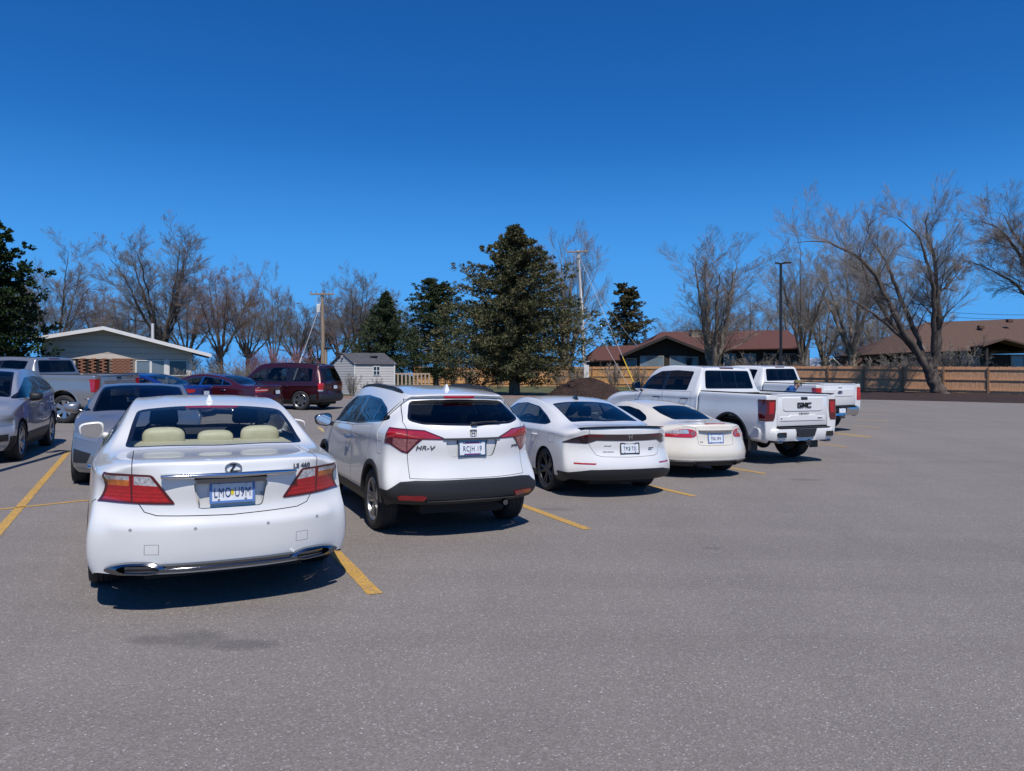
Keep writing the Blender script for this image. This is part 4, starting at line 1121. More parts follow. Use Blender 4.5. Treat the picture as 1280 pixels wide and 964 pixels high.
def fastback_sedan():
    L, W = 4.97, .931
    root = car_root('sedan', 'white fastback sedan with a full-width dark light bar and thin black spoiler line', L, (1.66, 10.05, 20), .945, 'car', 'parked cars')
    sh = Shell.from_cage(*body_cage(L, T_FAST, S_FAST, R_FAST, F_FAST), crease=row_crease('R', 0, 0, .7, 3) + row_crease('R', 0, 2, .3, 3) + side_crease(1, 10, .3))
    wy = (1.12, 3.95)
    std_body(sh, root, L, W, None, wy, .375, .33, None, None, 1.0)
    bl = round_poly([(-.595, .84), (-.54, 1.74), (0, 1.775), (.54, 1.74), (.595, .84), (0, .77)], .06)
    sh.cut(bl, 'z', 'frit', zmin=1.04); sh.cut(inset_poly(bl, .025), 'z', 'rear_glass', src=('frit',), zmin=1.04)
    ws = round_poly([(-.66, 3.88), (-.56, 3.12), (.56, 3.12), (.66, 3.88), (0, 4.03)], .08)
    sh.cut(ws, 'z', 'frit2', zmin=.96); sh.cut(inset_poly(ws, .03), 'z', 'windshield', src=('frit2',), zmin=.96)
    dlo = round_poly([(3.86, .99), (3.5, 1.13), (3.02, 1.305), (2.5, 1.338), (1.92, 1.292), (1.45, 1.165), (1.14, 1.065), (1.24, 1.03)], .045)
    sh.cut(dlo, 'x', 'dlo', mirror=True); sh.cut(inset_poly(dlo, .018), 'x', 'side_glass', src=('dlo',), mirror=True)
    for p in ([(2.42, .9), (2.54, .9), (2.46, 1.45), (2.38, 1.45)], [(1.52, .9), (1.56, .9), (1.70, 1.45), (1.66, 1.45)]):
        sh.cut(p, 'x', 'dlo', src=('side_glass',), mirror=True)
    bar = [(-1.2, .955), (-.80, .955), (0, .955), (.80, .955), (1.2, .955), (1.2, .815), (.62, .812), (.50, .862), (0, .857), (-.50, .862), (-.62, .812), (-1.2, .815)]
    sh.cut(bar, 'y', 'lamp_rim', ymax=.9, extra=[((0, .20, .955), (0, .42, 1))])
    for sg in (-1, 1):
        sh.cut([(sg*.40, .945), (sg*1.2, .940), (sg*1.2, .905), (sg*.40, .912)], 'y', 'lamp_bar', src=('lamp_rim',), ymax=.9)
        sh.cut([(sg*.545, .900), (sg*.80, .900), (sg*.80, .832), (sg*.625, .830)], 'y', 'reverse', src=('lamp_rim',), ymax=.9)
    lip = [(-1.2, .38), (-.86, .385), (-.60, .435), (-.30, .445), (.30, .445), (.60, .435), (.86, .385), (1.2, .38), (1.2, .1), (-1.2, .1)]
    sh.cut(lip, 'y', 'bumper', ymax=.62)
    lid = [(-.60, 1.2), (-.60, .80), (-.52, .65), (-.44, .625), (0, .615), (.44, .625), (.52, .65), (.60, .80), (.60, 1.2)]
    sh.nested(lid, 'y', 'gap', 'lid', .0055, src=('body',), ymax=1.0, extra=[((0, .72, 1.1), (0, 1, 0))])
    for sg in (-1, 1): sh.cut([(sg*.52, .532), (sg*.80, .532), (sg*.80, .510), (sg*.54, .510)], 'y', 'refl', ymax=.5)
    sh.cut([(.5, .30), (4.3, .30), (4.3, .1), (.5, .1)], 'x', 'clad', mirror=True)
    sh.nested([(2.44, 1.015), (2.42, .32), (1.62, .32), (1.50, .60), (1.38, .82), (1.36, 1.03)], 'x', 'gap', 'rear_door', .005, mirror=True)
    sh.nested([(3.78, .975), (3.74, .62), (3.60, .32), (2.43, .32), (2.45, 1.012)], 'x', 'gap', 'front_door', .005, mirror=True)
    sh.nested(round_poly([(.78, .92), (1.02, .92), (1.02, .78), (.78, .78)], .04), 'x', 'gap', 'fuel_door', .004, side=-1)
    P = M['white2']
    std_emit(sh, root, L, P, M['lining'], 1.05)
    lo = sh.emit('lid', 'trunk_lid', P, root); sh.emit('fuel_door', 'fuel_door', P, root)
    sh.emit_sides('front_door', 'door', P, root); sh.emit_sides('rear_door', 'door', P, root)
    for c in list(root.children):
        if c.name.split('.')[0] == 'door':
            xs = [v.co.x for v in c.data.vertices]; ys = [v.co.y for v in c.data.vertices]
            handle(c, (-1 if sum(xs) < 0 else 1)*.925, min(ys)+.17, .86, P)
    bo = sh.emit('bumper', 'bumper_lip', M['black'], root, off=.008, skirt=.02); sh.emit_sides('clad', 'sill', M['black'], root, off=.006, skirt=.02)
    sh.emit_sides('refl', 'reflector', M['red_lens'], root, off=.003, skirt=.006)
    sh.emit('frit', 'window_seal', M['gloss_black'], root, off=-.002); sh.emit('frit2', 'window_seal', M['gloss_black'], root, off=-.002)
    sh.emit('rear_glass', 'rear_window', M['glass_mid'], root); sh.emit('windshield', 'windshield', M['glass'], root)
    sh.emit_sides('dlo', 'window_trim', M['gloss_black'], root, off=.001); sh.emit_sides('side_glass', 'side_window', M['glass_mid'], root, off=-.002)
    tl = sh.emit('lamp_rim', 'taillight_bar', M['smoke_lens'], root, off=.006, skirt=.014)
    sh.emit_sides('lamp_bar', 'brake_lens', M['dark_red_lens'], tl, off=.007); sh.emit_sides('reverse', 'reverse_lens', M['smoke_lens'], tl, off=.008)
    n = 26; bm = bmesh.new(); rows = []
    for k in range(n+1):                                             # spoiler lip and its black edge
        t = -1 + 2*k/n; x = .70*t; y = .045 + .34*(abs(x)/.82)**2.6; z = 1.062 - .026*abs(t)**3
        rows.append([bm.verts.new((x, y+.13, z-.012)), bm.verts.new((x, y-.008, z+.010)), bm.verts.new((x, y-.018, z+.008)), bm.verts.new((x, y-.016, z-.002)), bm.verts.new((x, y+.04, z-.012))])
    for a, b in zip(rows, rows[1:]):
        for i in range(4): bm.faces.new((a[i], a[i+1], b[i+1], b[i]))
    obj_bm('spoiler', bm, M['gloss_black'], lo, smooth=True, angle=50)
    bm = bmesh.new()
    rows = []
    for k in range(n+1):
        t = -1 + 2*k/n; x = .695*t; y = .045 + .34*(abs(x)/.82)**2.6; z = 1.064 - .026*abs(t)**3
        rows.append([bm.verts.new((x, y+.16, z-.010)), bm.verts.new((x, y+.06, z+.005)), bm.verts.new((x, y-.006, z+.012))])
    for a, b in zip(rows, rows[1:]):
        for i in range(2): bm.faces.new((a[i], a[i+1], b[i+1], b[i]))
    obj_bm('spoiler_top', bm, P, lo, smooth=True)
    plate(root, 0, sh.hit(0, .745)[0]-.006, .745, -6, 'TM2 T0J', M['plate_white'], M['plate_ink'], M['badge_black'], mid=M['plate_green'], size=.088, sx=.62)
    ey = sh.hit(0, .91)[0]; bm = bmesh.new()
    for sg in (-1, 1): prism_y(bm, [(sg*.034, .950), (sg*.018, .950), (sg*.014, .878), (sg*.026, .878)], ey-.018, ey+.02)
    prism_y(bm, [(-.017, .920), (.017, .920), (.017, .906), (-.017, .906)], ey-.0175, ey+.02); obj_bm('emblem', bm, M['chrome'], root)
    bm = bmesh.new()
    for x0, z0, w, h in ((-.40, .775, .11, .016), (-.42, .690, .17, .014), (.33, .735, .11, .015), (.33, .712, .085, .013)):
        k = int(w/.018)
        for i in range(k): yb = sh.hit(x0 + i*.018, z0)[0]; box(bm, (x0 + i*.018, yb-.005, z0), (x0 + i*.018 + .012, yb+.02, z0 + h*(1 if i % 3 else .75)))
    stuff(obj_bm('badge', bm, M['badge_grey'], root))
    fin(root, 2.02, 1.400, M['gloss_black'], .085, .22)
    for sg in (-1, 1): door_mirror(root, sg*1.01, 3.28, 1.02, P, (.24, .11, .16), stalk=M['gloss_black'])
    cabin(root, W, .7, 3.9, .55, 2.5, 1.55, M['seat_dark'], .44, 3.2)
    wheel_wells(root, wy, .33, .38, W-.015)
    underbody(root, L, W, wy)
    for y in wy:
        for sg in (-1, 1): wheel(root, sg*.80, y, .342, .235, (5, .15, .09, .75, .20), M['dark_alloy'])
    finish(root, L)
    return root

# ---------------------------------------------------------------- the cream coupe
T_CPE = [
 (0.07, .36, .960, (.30, .955), (.50, .945), (.66, .905), (.775, .84)),
 (0.40, .15, .985, (.30, .983), (.50, .973), (.68, .935), (.83, .865)),
 (0.76, .06, 1.005, (.30, 1.003), (.50, .985), (.70, .945), (.87, .885)),
 (1.15, .04, 1.115, (.30, 1.11), (.48, 1.085), (.62, 1.035), (.90, .90)),
 (1.65, .03, 1.235, (.30, 1.23), (.47, 1.205), (.58, 1.155), (.91, .90)),
 (2.20, 0.0, 1.305, (.30, 1.30), (.48, 1.275), (.58, 1.225), (.90, .89)),
 (2.70, 0.0, 1.295, (.30, 1.29), (.50, 1.265), (.60, 1.205), (.89, .88)),
 (3.15, -.05, 1.14, (.30, 1.135), (.56, 1.11), (.66, 1.06), (.89, .87)),
 (3.55, -.20, .96, (.32, .955), (.62, .93), (.72, .90), (.88, .85)),
 (4.10, -.10, .88, (.32, .875), (.60, .86), (.72, .83), (.87, .78)),
 (4.58, -.38, .72, (.30, .715), (.50, .70), (.62, .67), (.72, .63))]
S_CPE = [[(.3, .86, .78), (1.1, .93, .80), (2.4, .905, .79), (3.7, .925, .77), (4.5, .78, .58)],
         [(.3, .90, .63), (1.1, .948, .63), (2.4, .92, .62), (3.7, .945, .60), (4.5, .81, .48)],
         [(.3, .91, .47), (1.1, .945, .45), (2.4, .93, .45), (3.7, .94, .44), (4.5, .82, .38)],
         [(.3, .89, .33), (1.1, .925, .29), (3.7, .92, .28), (4.5, .80, .27)],
         [(.3, .80, .23), (1.1, .84, .18), (3.7, .84, .18), (4.5, .74, .18)]]
R_CPE = [(.06, .42, .82, .79), (.045, .44, .87, .65), (.0, .42, .895, .47), (.03, .38, .87, .33), (.10, .3, .78, .23)]
F_CPE = [(4.72, -.5, .76, .55), (4.78, -.5, .78, .44), (4.79, -.5, .78, .34), (4.76, -.46, .75, .25), (4.69, -.4, .70, .18)]
def cream_coupe():
    L, W = 4.79, .946
    root = car_root('coupe', 'low cream coupe with round-ended red tail lamps, between the white fastback and the white pickup', L, (3.48, 12.17, 19), .953, 'car', 'parked cars')
    sh = Shell.from_cage(*body_cage(L, T_CPE, S_CPE, R_CPE, F_CPE), crease=row_crease('R', 0, 0, .5, 3))
    wy = (1.07, 3.82)
    std_body(sh, root, L, W, None, wy, .37, .33, None, None, .9)
    bl = round_poly([(-.40, .80), (-.47, 1.20), (-.44, 1.60), (0, 1.66), (.44, 1.60), (.47, 1.20), (.40, .80), (0, .76)], .08)
    sh.cut(bl, 'z', 'frit', zmin=.95); sh.cut(inset_poly(bl, .02), 'z', 'rear_glass', src=('frit',), zmin=.95)
    ws = round_poly([(-.60, 3.46), (-.49, 2.76), (.49, 2.76), (.60, 3.46), (0, 3.58)], .08)
    sh.cut(ws, 'z', 'frit2', zmin=.92); sh.cut(inset_poly(ws, .03), 'z', 'windshield', src=('frit2',), zmin=.92)
    dlo = round_poly([(3.42, .905), (3.1, 1.04), (2.66, 1.18), (2.2, 1.20), (1.75, 1.148), (1.38, 1.05), (1.20, .975), (1.30, .925)], .06)
    sh.cut(dlo, 'x', 'side_glass', mirror=True)
    lamp = round_poly([(-1.2, .730), (-.88, .765), (-.68, .862), (-.52, .884), (-.42, .868), (-.37, .815), (-.39, .755), (-.46, .730), (-1.2, .730)], .03, 2)
    sh.cut(lamp, 'y', 'lamp', ymax=1.0, extra=[((0, .52, .8), (0, 1, 0))], mirror=True)
    sh.cut([(-.80, .812), (-.68, .853), (-.53, .872), (-.50, .850), (-.50, .800), (-.80, .790)], 'y', 'reverse', src=('lamp',), ymax=1.0, mirror=True)
    sh.cut([(-.435+.038*math.cos(a), .806+.038*math.sin(a)) for a in [2*math.pi*k/16 for k in range(16)]], 'y', 'round', src=('lamp',), mirror=True)
    lid = [(-.58, 1.2), (-.58, .93), (-.40, .905), (-.365, .70), (-.36, .615), (-.30, .592), (.30, .592), (.36, .615), (.365, .70), (.40, .905), (.58, .93), (.58, 1.2)]
    sh.nested(lid, 'y', 'gap', 'lid', .005, src=('body',), ymax=.9, extra=[((0, .72, 1), (0, 1, 0))])
    sh.cut([(-1.2, .30), (-.45, .30), (-.30, .325), (.30, .325), (.45, .30), (1.2, .30), (1.2, .1), (-1.2, .1)], 'y', 'bumper', ymax=.55)
    sh.nested([(3.25, .89), (3.2, .60), (3.10, .26), (1.85, .26), (1.72, .60), (1.70, .91)], 'x', 'gap', 'door', .005, mirror=True)
    P = M['cream']
    std_emit(sh, root, L, P, M['lining'], .95)
    lo = sh.emit('lid', 'trunk_lid', P, root); sh.emit_sides('door', 'door', P, root)
    for c in list(root.children):
        if c.name.split('.')[0] == 'door':
            sg = -1 if c.data.vertices[0].co.x < 0 else 1
            handle(c, sg*.90, 1.92, .78, M['chrome'], .15)
    sh.emit('bumper', 'diffuser', M['black'], root, off=.006, skirt=.02)
    sh.emit('frit', 'window_seal', M['gloss_black'], root, off=-.002); sh.emit('frit2', 'window_seal', M['gloss_black'], root, off=-.002)
    sh.emit('rear_glass', 'rear_window', M['glass_dark'], root); sh.emit('windshield', 'windshield', M['glass_mid'], root)
    sh.emit_sides('side_glass', 'side_window', M['glass_dark'], root, off=-.001)
    for keep in (lambda c: c.x < 0, lambda c: c.x >= 0):
        tl = sh.emit('lamp', 'taillight', M['bright_red'], root, off=.007, skirt=.014, keep=keep)
        sh.emit('reverse', 'reverse_lens', M['clear_lens'], tl, off=.009, keep=keep); sh.emit('round', 'round_lens', M['pink_lens'], tl, off=.010, keep=keep)
    n = 20; bm = bmesh.new(); rows = []
    for k in range(n+1):                                             # bright blade between the lamps
        t = -1 + 2*k/n; x = .345*t; y = .045 + .42*(abs(x)/.82)**2.8; h = .040*(1-.55*t*t)
        rows.append([bm.verts.new((x, y+.02, .868)), bm.verts.new((x, y-.020, .862)), bm.verts.new((x, y-.014, .862-h)), bm.verts.new((x, y+.02, .852-h))])
    for a, b in zip(rows, rows[1:]):
        for i in range(3): bm.faces.new((a[i], a[i+1], b[i+1], b[i]))
    obj_bm('chrome_blade', bm, M['chrome'], lo, smooth=True, angle=40)
    bm = bmesh.new(); n = 24; rows = []
    for k in range(n+1):
        t = -1 + 2*k/n; x = .80*t; y = .016 + .37*(abs(x)/.87)**2.8
        rows.append([bm.verts.new((x, y+.02, .340)), bm.verts.new((x, y-.014, .336)), bm.verts.new((x, y-.012, .318)), bm.verts.new((x, y+.02, .312))])
    for a, b in zip(rows, rows[1:]):
        for i in range(3): bm.faces.new((a[i], a[i+1], b[i+1], b[i]))
    obj_bm('bumper_strip', bm, M['chrome'], root, smooth=True, angle=40)
    for sg in (-1, 1):
        bm = bmesh.new(); tube(bm, [(sg*.40, .45, .275), (sg*.40, .07, .275)], .046, 18, False); tube(bm, [(sg*.40, .44, .275), (sg*.40, .071, .275)], .038, 18, False)
        ex = obj_bm('exhaust_pipe', bm, M['chrome'], root, smooth=True, angle=50)
        bm = bmesh.new(); bm.faces.new([bm.verts.new((sg*.40+.039*math.cos(a), .13, .275+.039*math.sin(a))) for a in [2*math.pi*k/18 for k in range(18)]]); obj_bm('exhaust_bore', bm, M['gap'], ex)
    bm = bmesh.new(); rbox(bm, Vector((0, .12, .970)), (.40, .05, .014), .005, 1, Euler((R(-8), 0, 0))); obj_bm('brake_light', bm, M['red_lens'], root)
    plate(root, -.02, sh.hit(-.02, .718)[0]-.006, .718, -6, 'TRK 0P4', M['plate_white'], M['plate_ink'], M['plate_blue'], size=.085, sx=.62)
    badge(sh, root, 'XK', -.30, .655, .035, M['badge_grey'], sx=1.2, name='model_badge')
    for sg in (-1, 1): door_mirror(root, sg*1.0, 2.95, .96, P, (.22, .10, .14), stalk=P)
    cabin(root, W, .8, 3.4, .5, 2.15, None, M['seat_dark'], .36, 2.8)
    wheel_wells(root, wy, .33, .375, W-.02)
    underbody(root, L, W, wy)
    for y in wy:
        for sg in (-1, 1): wheel(root, sg*.80, y, .338, .25, (10, .14, .09, .74, 0), M['alloy'])
    finish(root, L)
    return root

# ---------------------------------------------------------------- plainer cars further off
def plain_car(name, label, cat, tabs, L, W, pose, scale, paint_m, wy, arch, wheel_spec, dlo, pillars, rear_win, wind, lamp_l, lamp_mat, belt, lv=2,
              rear_axis='z', rear_zmin=1.0, glass='glass_mid', glass_rear=None, bumper=None, plate_at=None, fin_at=None, mirror=None, doors=(), chrome=None, rails=None, clad=None,
              front=None, mirror_mat=None, seats=None, lower_z=None, reverse=None, lip_mat=None):
    root = car_root(name, label, L, pose, scale, cat, 'parked cars')
    sh = Shell.from_cage(*body_cage(L, *tabs), lv=lv)
    ar, az = arch
    std_body(sh, root, L, W, None, wy, ar, az, None, None, belt)
    rw = round_poly(rear_win, .05)
    kw = dict(zmin=rear_zmin) if rear_axis == 'z' else dict(ymax=.9)
    sh.cut(rw, rear_axis, 'frit', **kw); sh.cut(inset_poly(rw, .022), rear_axis, 'rear_glass', src=('frit',), **kw)
    w2 = round_poly(wind, .07); sh.cut(w2, 'z', 'frit2', zmin=belt-.06); sh.cut(inset_poly(w2, .028), 'z', 'windshield', src=('frit2',), zmin=belt-.06)
    dl = round_poly(dlo, .05); sh.cut(dl, 'x', 'dlo', mirror=True); sh.cut(inset_poly(dl, .02), 'x', 'side_glass', src=('dlo',), mirror=True)
    for p in pillars: sh.cut(p, 'x', 'dlo', src=('side_glass',), mirror=True)
    if lamp_l: sh.cut(lamp_l[0], 'y', 'lamp', ymax=1.0, extra=[((0, lamp_l[1], 0), (0, 1, 0))], mirror=True)
    if reverse: sh.cut(reverse, 'y', 'reverse', src=('lamp',), ymax=1.0, mirror=True)
    if bumper: sh.cut(bumper, 'y', 'bumper', ymax=.6)
    if front:
        for poly, nm in front: sh.cut(poly, 'y', nm, side=1, ymin=L*.8, mirror=True)
    if clad: sh.cut(clad, 'x', 'clad', mirror=True)
    for poly, nm in doors: sh.nested(poly, 'x', 'gap', nm, .006, mirror=True)
    std_emit(sh, root, L, paint_m, M['lining'], belt)
    for poly, nm in doors: sh.emit_sides(nm, 'door', paint_m, root)
    for c in list(root.children):
        if c.name.split('.')[0] == 'door':
            ys = [v.co.y for v in c.data.vertices]; xs = [v.co.x for v in c.data.vertices]
            handle(c, (-1 if sum(xs) < 0 else 1)*(W-.012), min(ys)+.17, belt-.13, chrome or paint_m)
    sh.emit('bumper', 'bumper', M['black'], root, off=.008, skirt=.02); sh.emit_sides('clad', 'sill_cladding', lip_mat or M['black'], root, off=.006, skirt=.02)
    sh.emit('frit', 'window_seal', M['gloss_black'], root, off=-.002); sh.emit('frit2', 'window_seal', M['gloss_black'], root, off=-.002)
    sh.emit('rear_glass', 'rear_window', M[glass_rear or glass], root); sh.emit('windshield', 'windshield', M['glass'], root)
    sh.emit_sides('dlo', 'window_trim', chrome if chrome else M['gloss_black'], root, off=.001); sh.emit_sides('side_glass', 'side_window', M[glass], root, off=-.001)
    for keep in (lambda c: c.x < 0, lambda c: c.x >= 0):
        tl = sh.emit('lamp', 'taillight', lamp_mat, root, off=.006, skirt=.012, keep=keep)
        if reverse: sh.emit('reverse', 'reverse_lens', M['clear_lens'], tl, off=.008, keep=keep)
    if front:
        for _, nm in front:
            sh.emit_sides(nm, {'hl': 'headlight', 'fog': 'fog_recess', 'grille': 'grille'}[nm], {'hl': M['headlamp'], 'fog': M['black'], 'grille': M['black']}[nm], root, off=.004, skirt=.01)
    if plate_at: plate(root, 0, plate_at[0], plate_at[1], -5, '', M['plate_white'], M['plate_ink'], M['badge_grey'], mid=M['plate_blue'])
    if fin_at: fin(root, fin_at[0], fin_at[1], paint_m)
    if mirror:
        for sg in (-1, 1): door_mirror(root, sg*mirror[0], mirror[1], mirror[2], mirror_mat or paint_m, (.25, .12, .17), stalk=M['gloss_black'])
    if rails:
        for sg in (-1, 1):
            bm = bmesh.new(); tube(bm, [(sg*rails[0], rails[1], rails[3]-.05), (sg*rails[0], rails[1]+.12, rails[3]), (sg*rails[0], (rails[1]+rails[2])/2, rails[3]+.03), (sg*rails[0], rails[2]-.1, rails[3]), (sg*rails[0], rails[2], rails[3]-.05)], [.012, .02, .02, .02, .012], 6)
            obj_bm('roof_rail', bm, M['black'], root, smooth=True, angle=60)
    s = seats or (2.55, 1.5, .5)
    cabin(root, W, .8, L*.78, belt-.45, s[0], s[1], M['seat_dark'], s[2])
    wheel_wells(root, wy, az, ar+.005, W-.02); underbody(root, L, W, wy)
    for y in wy:
        for sg in (-1, 1): wheel(root, sg*(W-.125), y, wheel_spec[0], wheel_spec[1], wheel_spec[2], wheel_spec[3])
    finish(root, L)
    return root

def sc(P, a, b): return [(p[0]*a, p[1]*b) for p in P]
def sedan_like(label, pose, scale, paint_m, sx, sy, sz, lamp_mat, lv=2, chrome=None, front=None, reverse=None, fin_=True, facing_glass='glass_mid', rim=None, name='sedan'):
    L, W = 5.06*sy, .9375*sx
    tabs = scale_tab(T_SED, S_SED, R_SED, F_SED, sx, sy, sz)
    q = lambda P: sc(P, sx, sz)
    return plain_car(name, label, 'car', tabs, L, W, pose, scale, paint_m, (1.14*sy, 4.13*sy), (.36, .33), (.335, .225, (5, .17, .13, .70, .17), rim or M['alloy']),
        sc([(3.95, 1.025), (3.55, 1.165), (3.1, 1.305), (2.5, 1.33), (1.95, 1.275), (1.58, 1.165), (1.36, 1.065), (1.48, 1.028)], sy, sz),
        [sc(p, sy, sz) for p in ([(2.62, 1.0), (2.72, 1.0), (2.66, 1.45), (2.58, 1.45)], [(1.74, 1.0), (1.79, 1.0), (1.87, 1.45), (1.82, 1.45)])],
        sc([(-.655, 1.075), (-.60, 1.88), (0, 1.905), (.60, 1.88), (.655, 1.075), (0, .985)], sx, sy),
        sc([(-.70, 3.98), (-.575, 3.17), (.575, 3.17), (.70, 3.98), (0, 4.14)], sx, sy),
        (q([(-1.2, .955), (-.72, .945), (-.46, .925), (-.50, .84), (-.80, .80), (-1.2, .84)]), .42*sy), lamp_mat, 1.0*sz, lv, rear_zmin=1.02*sz, glass=facing_glass, plate_at=(.012, .80*sz),
        fin_at=(2.14*sy, 1.385*sz) if fin_ else None, mirror=(1.02*sx, 3.42*sy, 1.06*sz), chrome=chrome, front=front, reverse=reverse,
        doors=((sc([(2.63, 1.015), (2.63, .27), (1.72, .27), (1.60, .55), (1.48, .80), (1.50, 1.015)], sy, sz), 'rear_door'), (sc([(3.86, 1.012), (3.84, .70), (3.70, .27), (2.635, .27), (2.635, 1.012)], sy, sz), 'front_door')),
        bumper=q([(-1.2, .33), (-.62, .33), (-.5, .36), (.5, .36), (.62, .33), (1.2, .33), (1.2, .1), (-1.2, .1)]) if front is None else None, seats=(2.6, 1.78, .44))

T_BOX = [
 (0.08, .10, 1.10, (.35, 1.10), (.64, 1.10), (.80, 1.075), (.93, 1.03)),
 (0.20, .10, 1.38, (.35, 1.38), (.62, 1.375), (.765, 1.35), (.945, 1.05)),
 (0.38, .08, 1.69, (.35, 1.685), (.58, 1.67), (.70, 1.63), (.95, 1.06)),
 (0.48, .06, 1.765, (.35, 1.76), (.57, 1.745), (.68, 1.70), (.955, 1.06)),
 (1.20, 0.0, 1.80, (.35, 1.795), (.58, 1.78), (.70, 1.72), (.965, 1.05)),
 (2.20, 0.0, 1.805, (.35, 1.80), (.58, 1.785), (.71, 1.725), (.965, 1.04)),
 (2.90, 0.0, 1.76, (.35, 1.755), (.58, 1.735), (.695, 1.67), (.965, 1.03)),
 (3.35, -.05, 1.46, (.35, 1.455), (.66, 1.42), (.77, 1.37), (.96, 1.03)),
 (3.78, -.15, 1.16, (.35, 1.155), (.74, 1.13), (.83, 1.11), (.95, 1.06)),
 (4.30, -.08, 1.07, (.35, 1.065), (.72, 1.04), (.82, 1.02), (.93, .97)),
 (4.72, -.28, .95, (.35, .945), (.62, .93), (.76, .91), (.86, .87))]
S_BOX = [[(.3, .95, .92), (1.0, .985, .92), (4.0, .975, .90), (4.7, .90, .76)], [(.3, .965, .72), (1.0, .998, .72), (4.0, .99, .70), (4.7, .92, .62)],
         [(.3, .965, .54), (4.0, .985, .52), (4.7, .93, .50)], [(.3, .95, .40), (4.0, .96, .36), (4.7, .91, .36)], [(.3, .88, .30), (4.0, .89, .26), (4.7, .85, .26)]]
R_BOX = [(.06, .14, .945, .92), (.06, .15, .955, .73), (.0, .18, .965, .55), (.0, .18, .95, .42), (.06, .16, .88, .33)]
F_BOX = [(4.80, -.3, .90, .76), (4.84, -.3, .92, .60), (4.86, -.3, .92, .46), (4.83, -.3, .90, .34), (4.77, -.25, .85, .26)]
def maroon_suv():
    return plain_car('suv', 'boxy dark red suv with roof rails, parked sideways in front of the small grey shed', 'car', (T_BOX, S_BOX, R_BOX, F_BOX), 4.86, 1.0, (-7.02, 28.7, 77), 1.0, M['maroon2'],
        (1.02, 3.80), (.42, .37), (.375, .25, (6, .24, .16, .70, 0), M['alloy']),
        [(3.50, 1.08), (3.25, 1.30), (2.80, 1.60), (2.2, 1.655), (1.2, 1.655), (.62, 1.62), (.55, 1.12)],
        ([(2.52, 1.0), (2.64, 1.0), (2.56, 1.75), (2.46, 1.75)], [(1.42, 1.0), (1.66, 1.0), (1.66, 1.75), (1.42, 1.75)]),
        [(-.74, 1.13), (-.63, 1.64), (.63, 1.64), (.74, 1.13)], [(-.72, 3.66), (-.58, 2.98), (.58, 2.98), (.72, 3.66), (0, 3.76)],
        ([(-1.2, 1.06), (-.78, 1.06), (-.76, .98), (-.80, .74), (-1.2, .74)], .28), M['bright_red'], 1.05, 2, rear_axis='y', glass='glass_mid', glass_rear='glass_dark',
        bumper=[(-1.2, .62), (1.2, .62), (1.2, .2), (-1.2, .2)], plate_at=(.03, .90), mirror=(1.07, 3.08, 1.16), rails=(.60, .7, 2.7, 1.80), clad=[(.1, .40), (4.6, .38), (4.6, .2), (.1, .2)],
        doors=([[(2.56, 1.06), (2.56, .42), (1.52, .42), (1.44, .75), (1.46, 1.06)], 'rear_door'], [[(3.55, 1.06), (3.48, .42), (2.57, .42), (2.57, 1.06)], 'front_door']), reverse=[(-1.2, .80), (-.8, .80), (-.8, .75), (-1.2, .75)], seats=(2.4, 1.4, .62))
def grey_suv():
    sx, sy, sz = .96/.886, 4.78/4.294, 1.74/1.59
    tabs = scale_tab(T_CRO, S_CRO, R_CRO, F_CRO, sx, sy, sz)
    # nose towards the camera: the pose is that of the rear bumper
    h = 203.0
    fx, fy = -9.75, 12.35
    t = R(h); L = 4.78
    pose = (fx + math.sin(t)*L, fy - math.cos(t)*L, h)
    return plain_car('suv', 'pale grey crossover facing the camera, cut off by the left edge of the photo', 'car', tabs, L, .96, pose, 1.0, M['greysuv'],
        (.98, 3.83), (.42, .38), (.372, .24, (5, .17, .12, .70, .18), M['alloy']),
        sc([(3.36, 1.055), (2.95, 1.235), (2.42, 1.415), (1.75, 1.44), (1.20, 1.415), (.80, 1.33), (.60, 1.225), (.76, 1.165), (1.65, 1.10)], sy, sz),
        [sc(p, sy, sz) for p in ([(1.72, 1.0), (1.84, 1.0), (1.78, 1.55), (1.68, 1.55)], [(.98, 1.0), (1.04, 1.0), (1.14, 1.55), (1.08, 1.55)])],
        sc([(-.655, 1.235), (-.56, 1.432), (.56, 1.432), (.655, 1.235), (.50, 1.193), (-.50, 1.193)], sx, sz), sc([(-.67, 3.32), (-.555, 2.50), (.555, 2.50), (.67, 3.32), (0, 3.47)], sx, sy),
        (sc([(-1.2, 1.14), (-.80, 1.145), (-.50, 1.12), (-.50, 1.04), (-1.2, 1.04)], sx, sz), .5), M['red_lens'], 1.13, 3, rear_axis='y', glass='glass_mid', glass_rear='glass_dark',
        bumper=sc([(-1.2, .50), (1.2, .50), (1.2, .2), (-1.2, .2)], sx, sz), mirror=(1.05, 3.20, 1.18), mirror_mat=M['black'], clad=[(.4, .50), (4.4, .50), (4.4, .2), (.4, .2)],
        doors=([sc([(1.86, 1.08), (1.84, .46), (1.30, .46), (1.18, .62), (1.05, .85), (.97, 1.09)], sy, sz), 'rear_door'], [sc([(3.28, 1.04), (3.22, .70), (3.04, .46), (1.85, .46), (1.87, 1.078)], sy, sz), 'front_door']),
        front=[([(.62, .78), (.90, .84), (.90, .70), (.64, .66)], 'hl'), ([(.55, .52), (.85, .54), (.85, .42), (.58, .40)], 'fog'), ([(-.02, .88), (.55, .86), (.50, .62), (-.02, .60)], 'grille')], seats=(2.2, 1.2, .62))

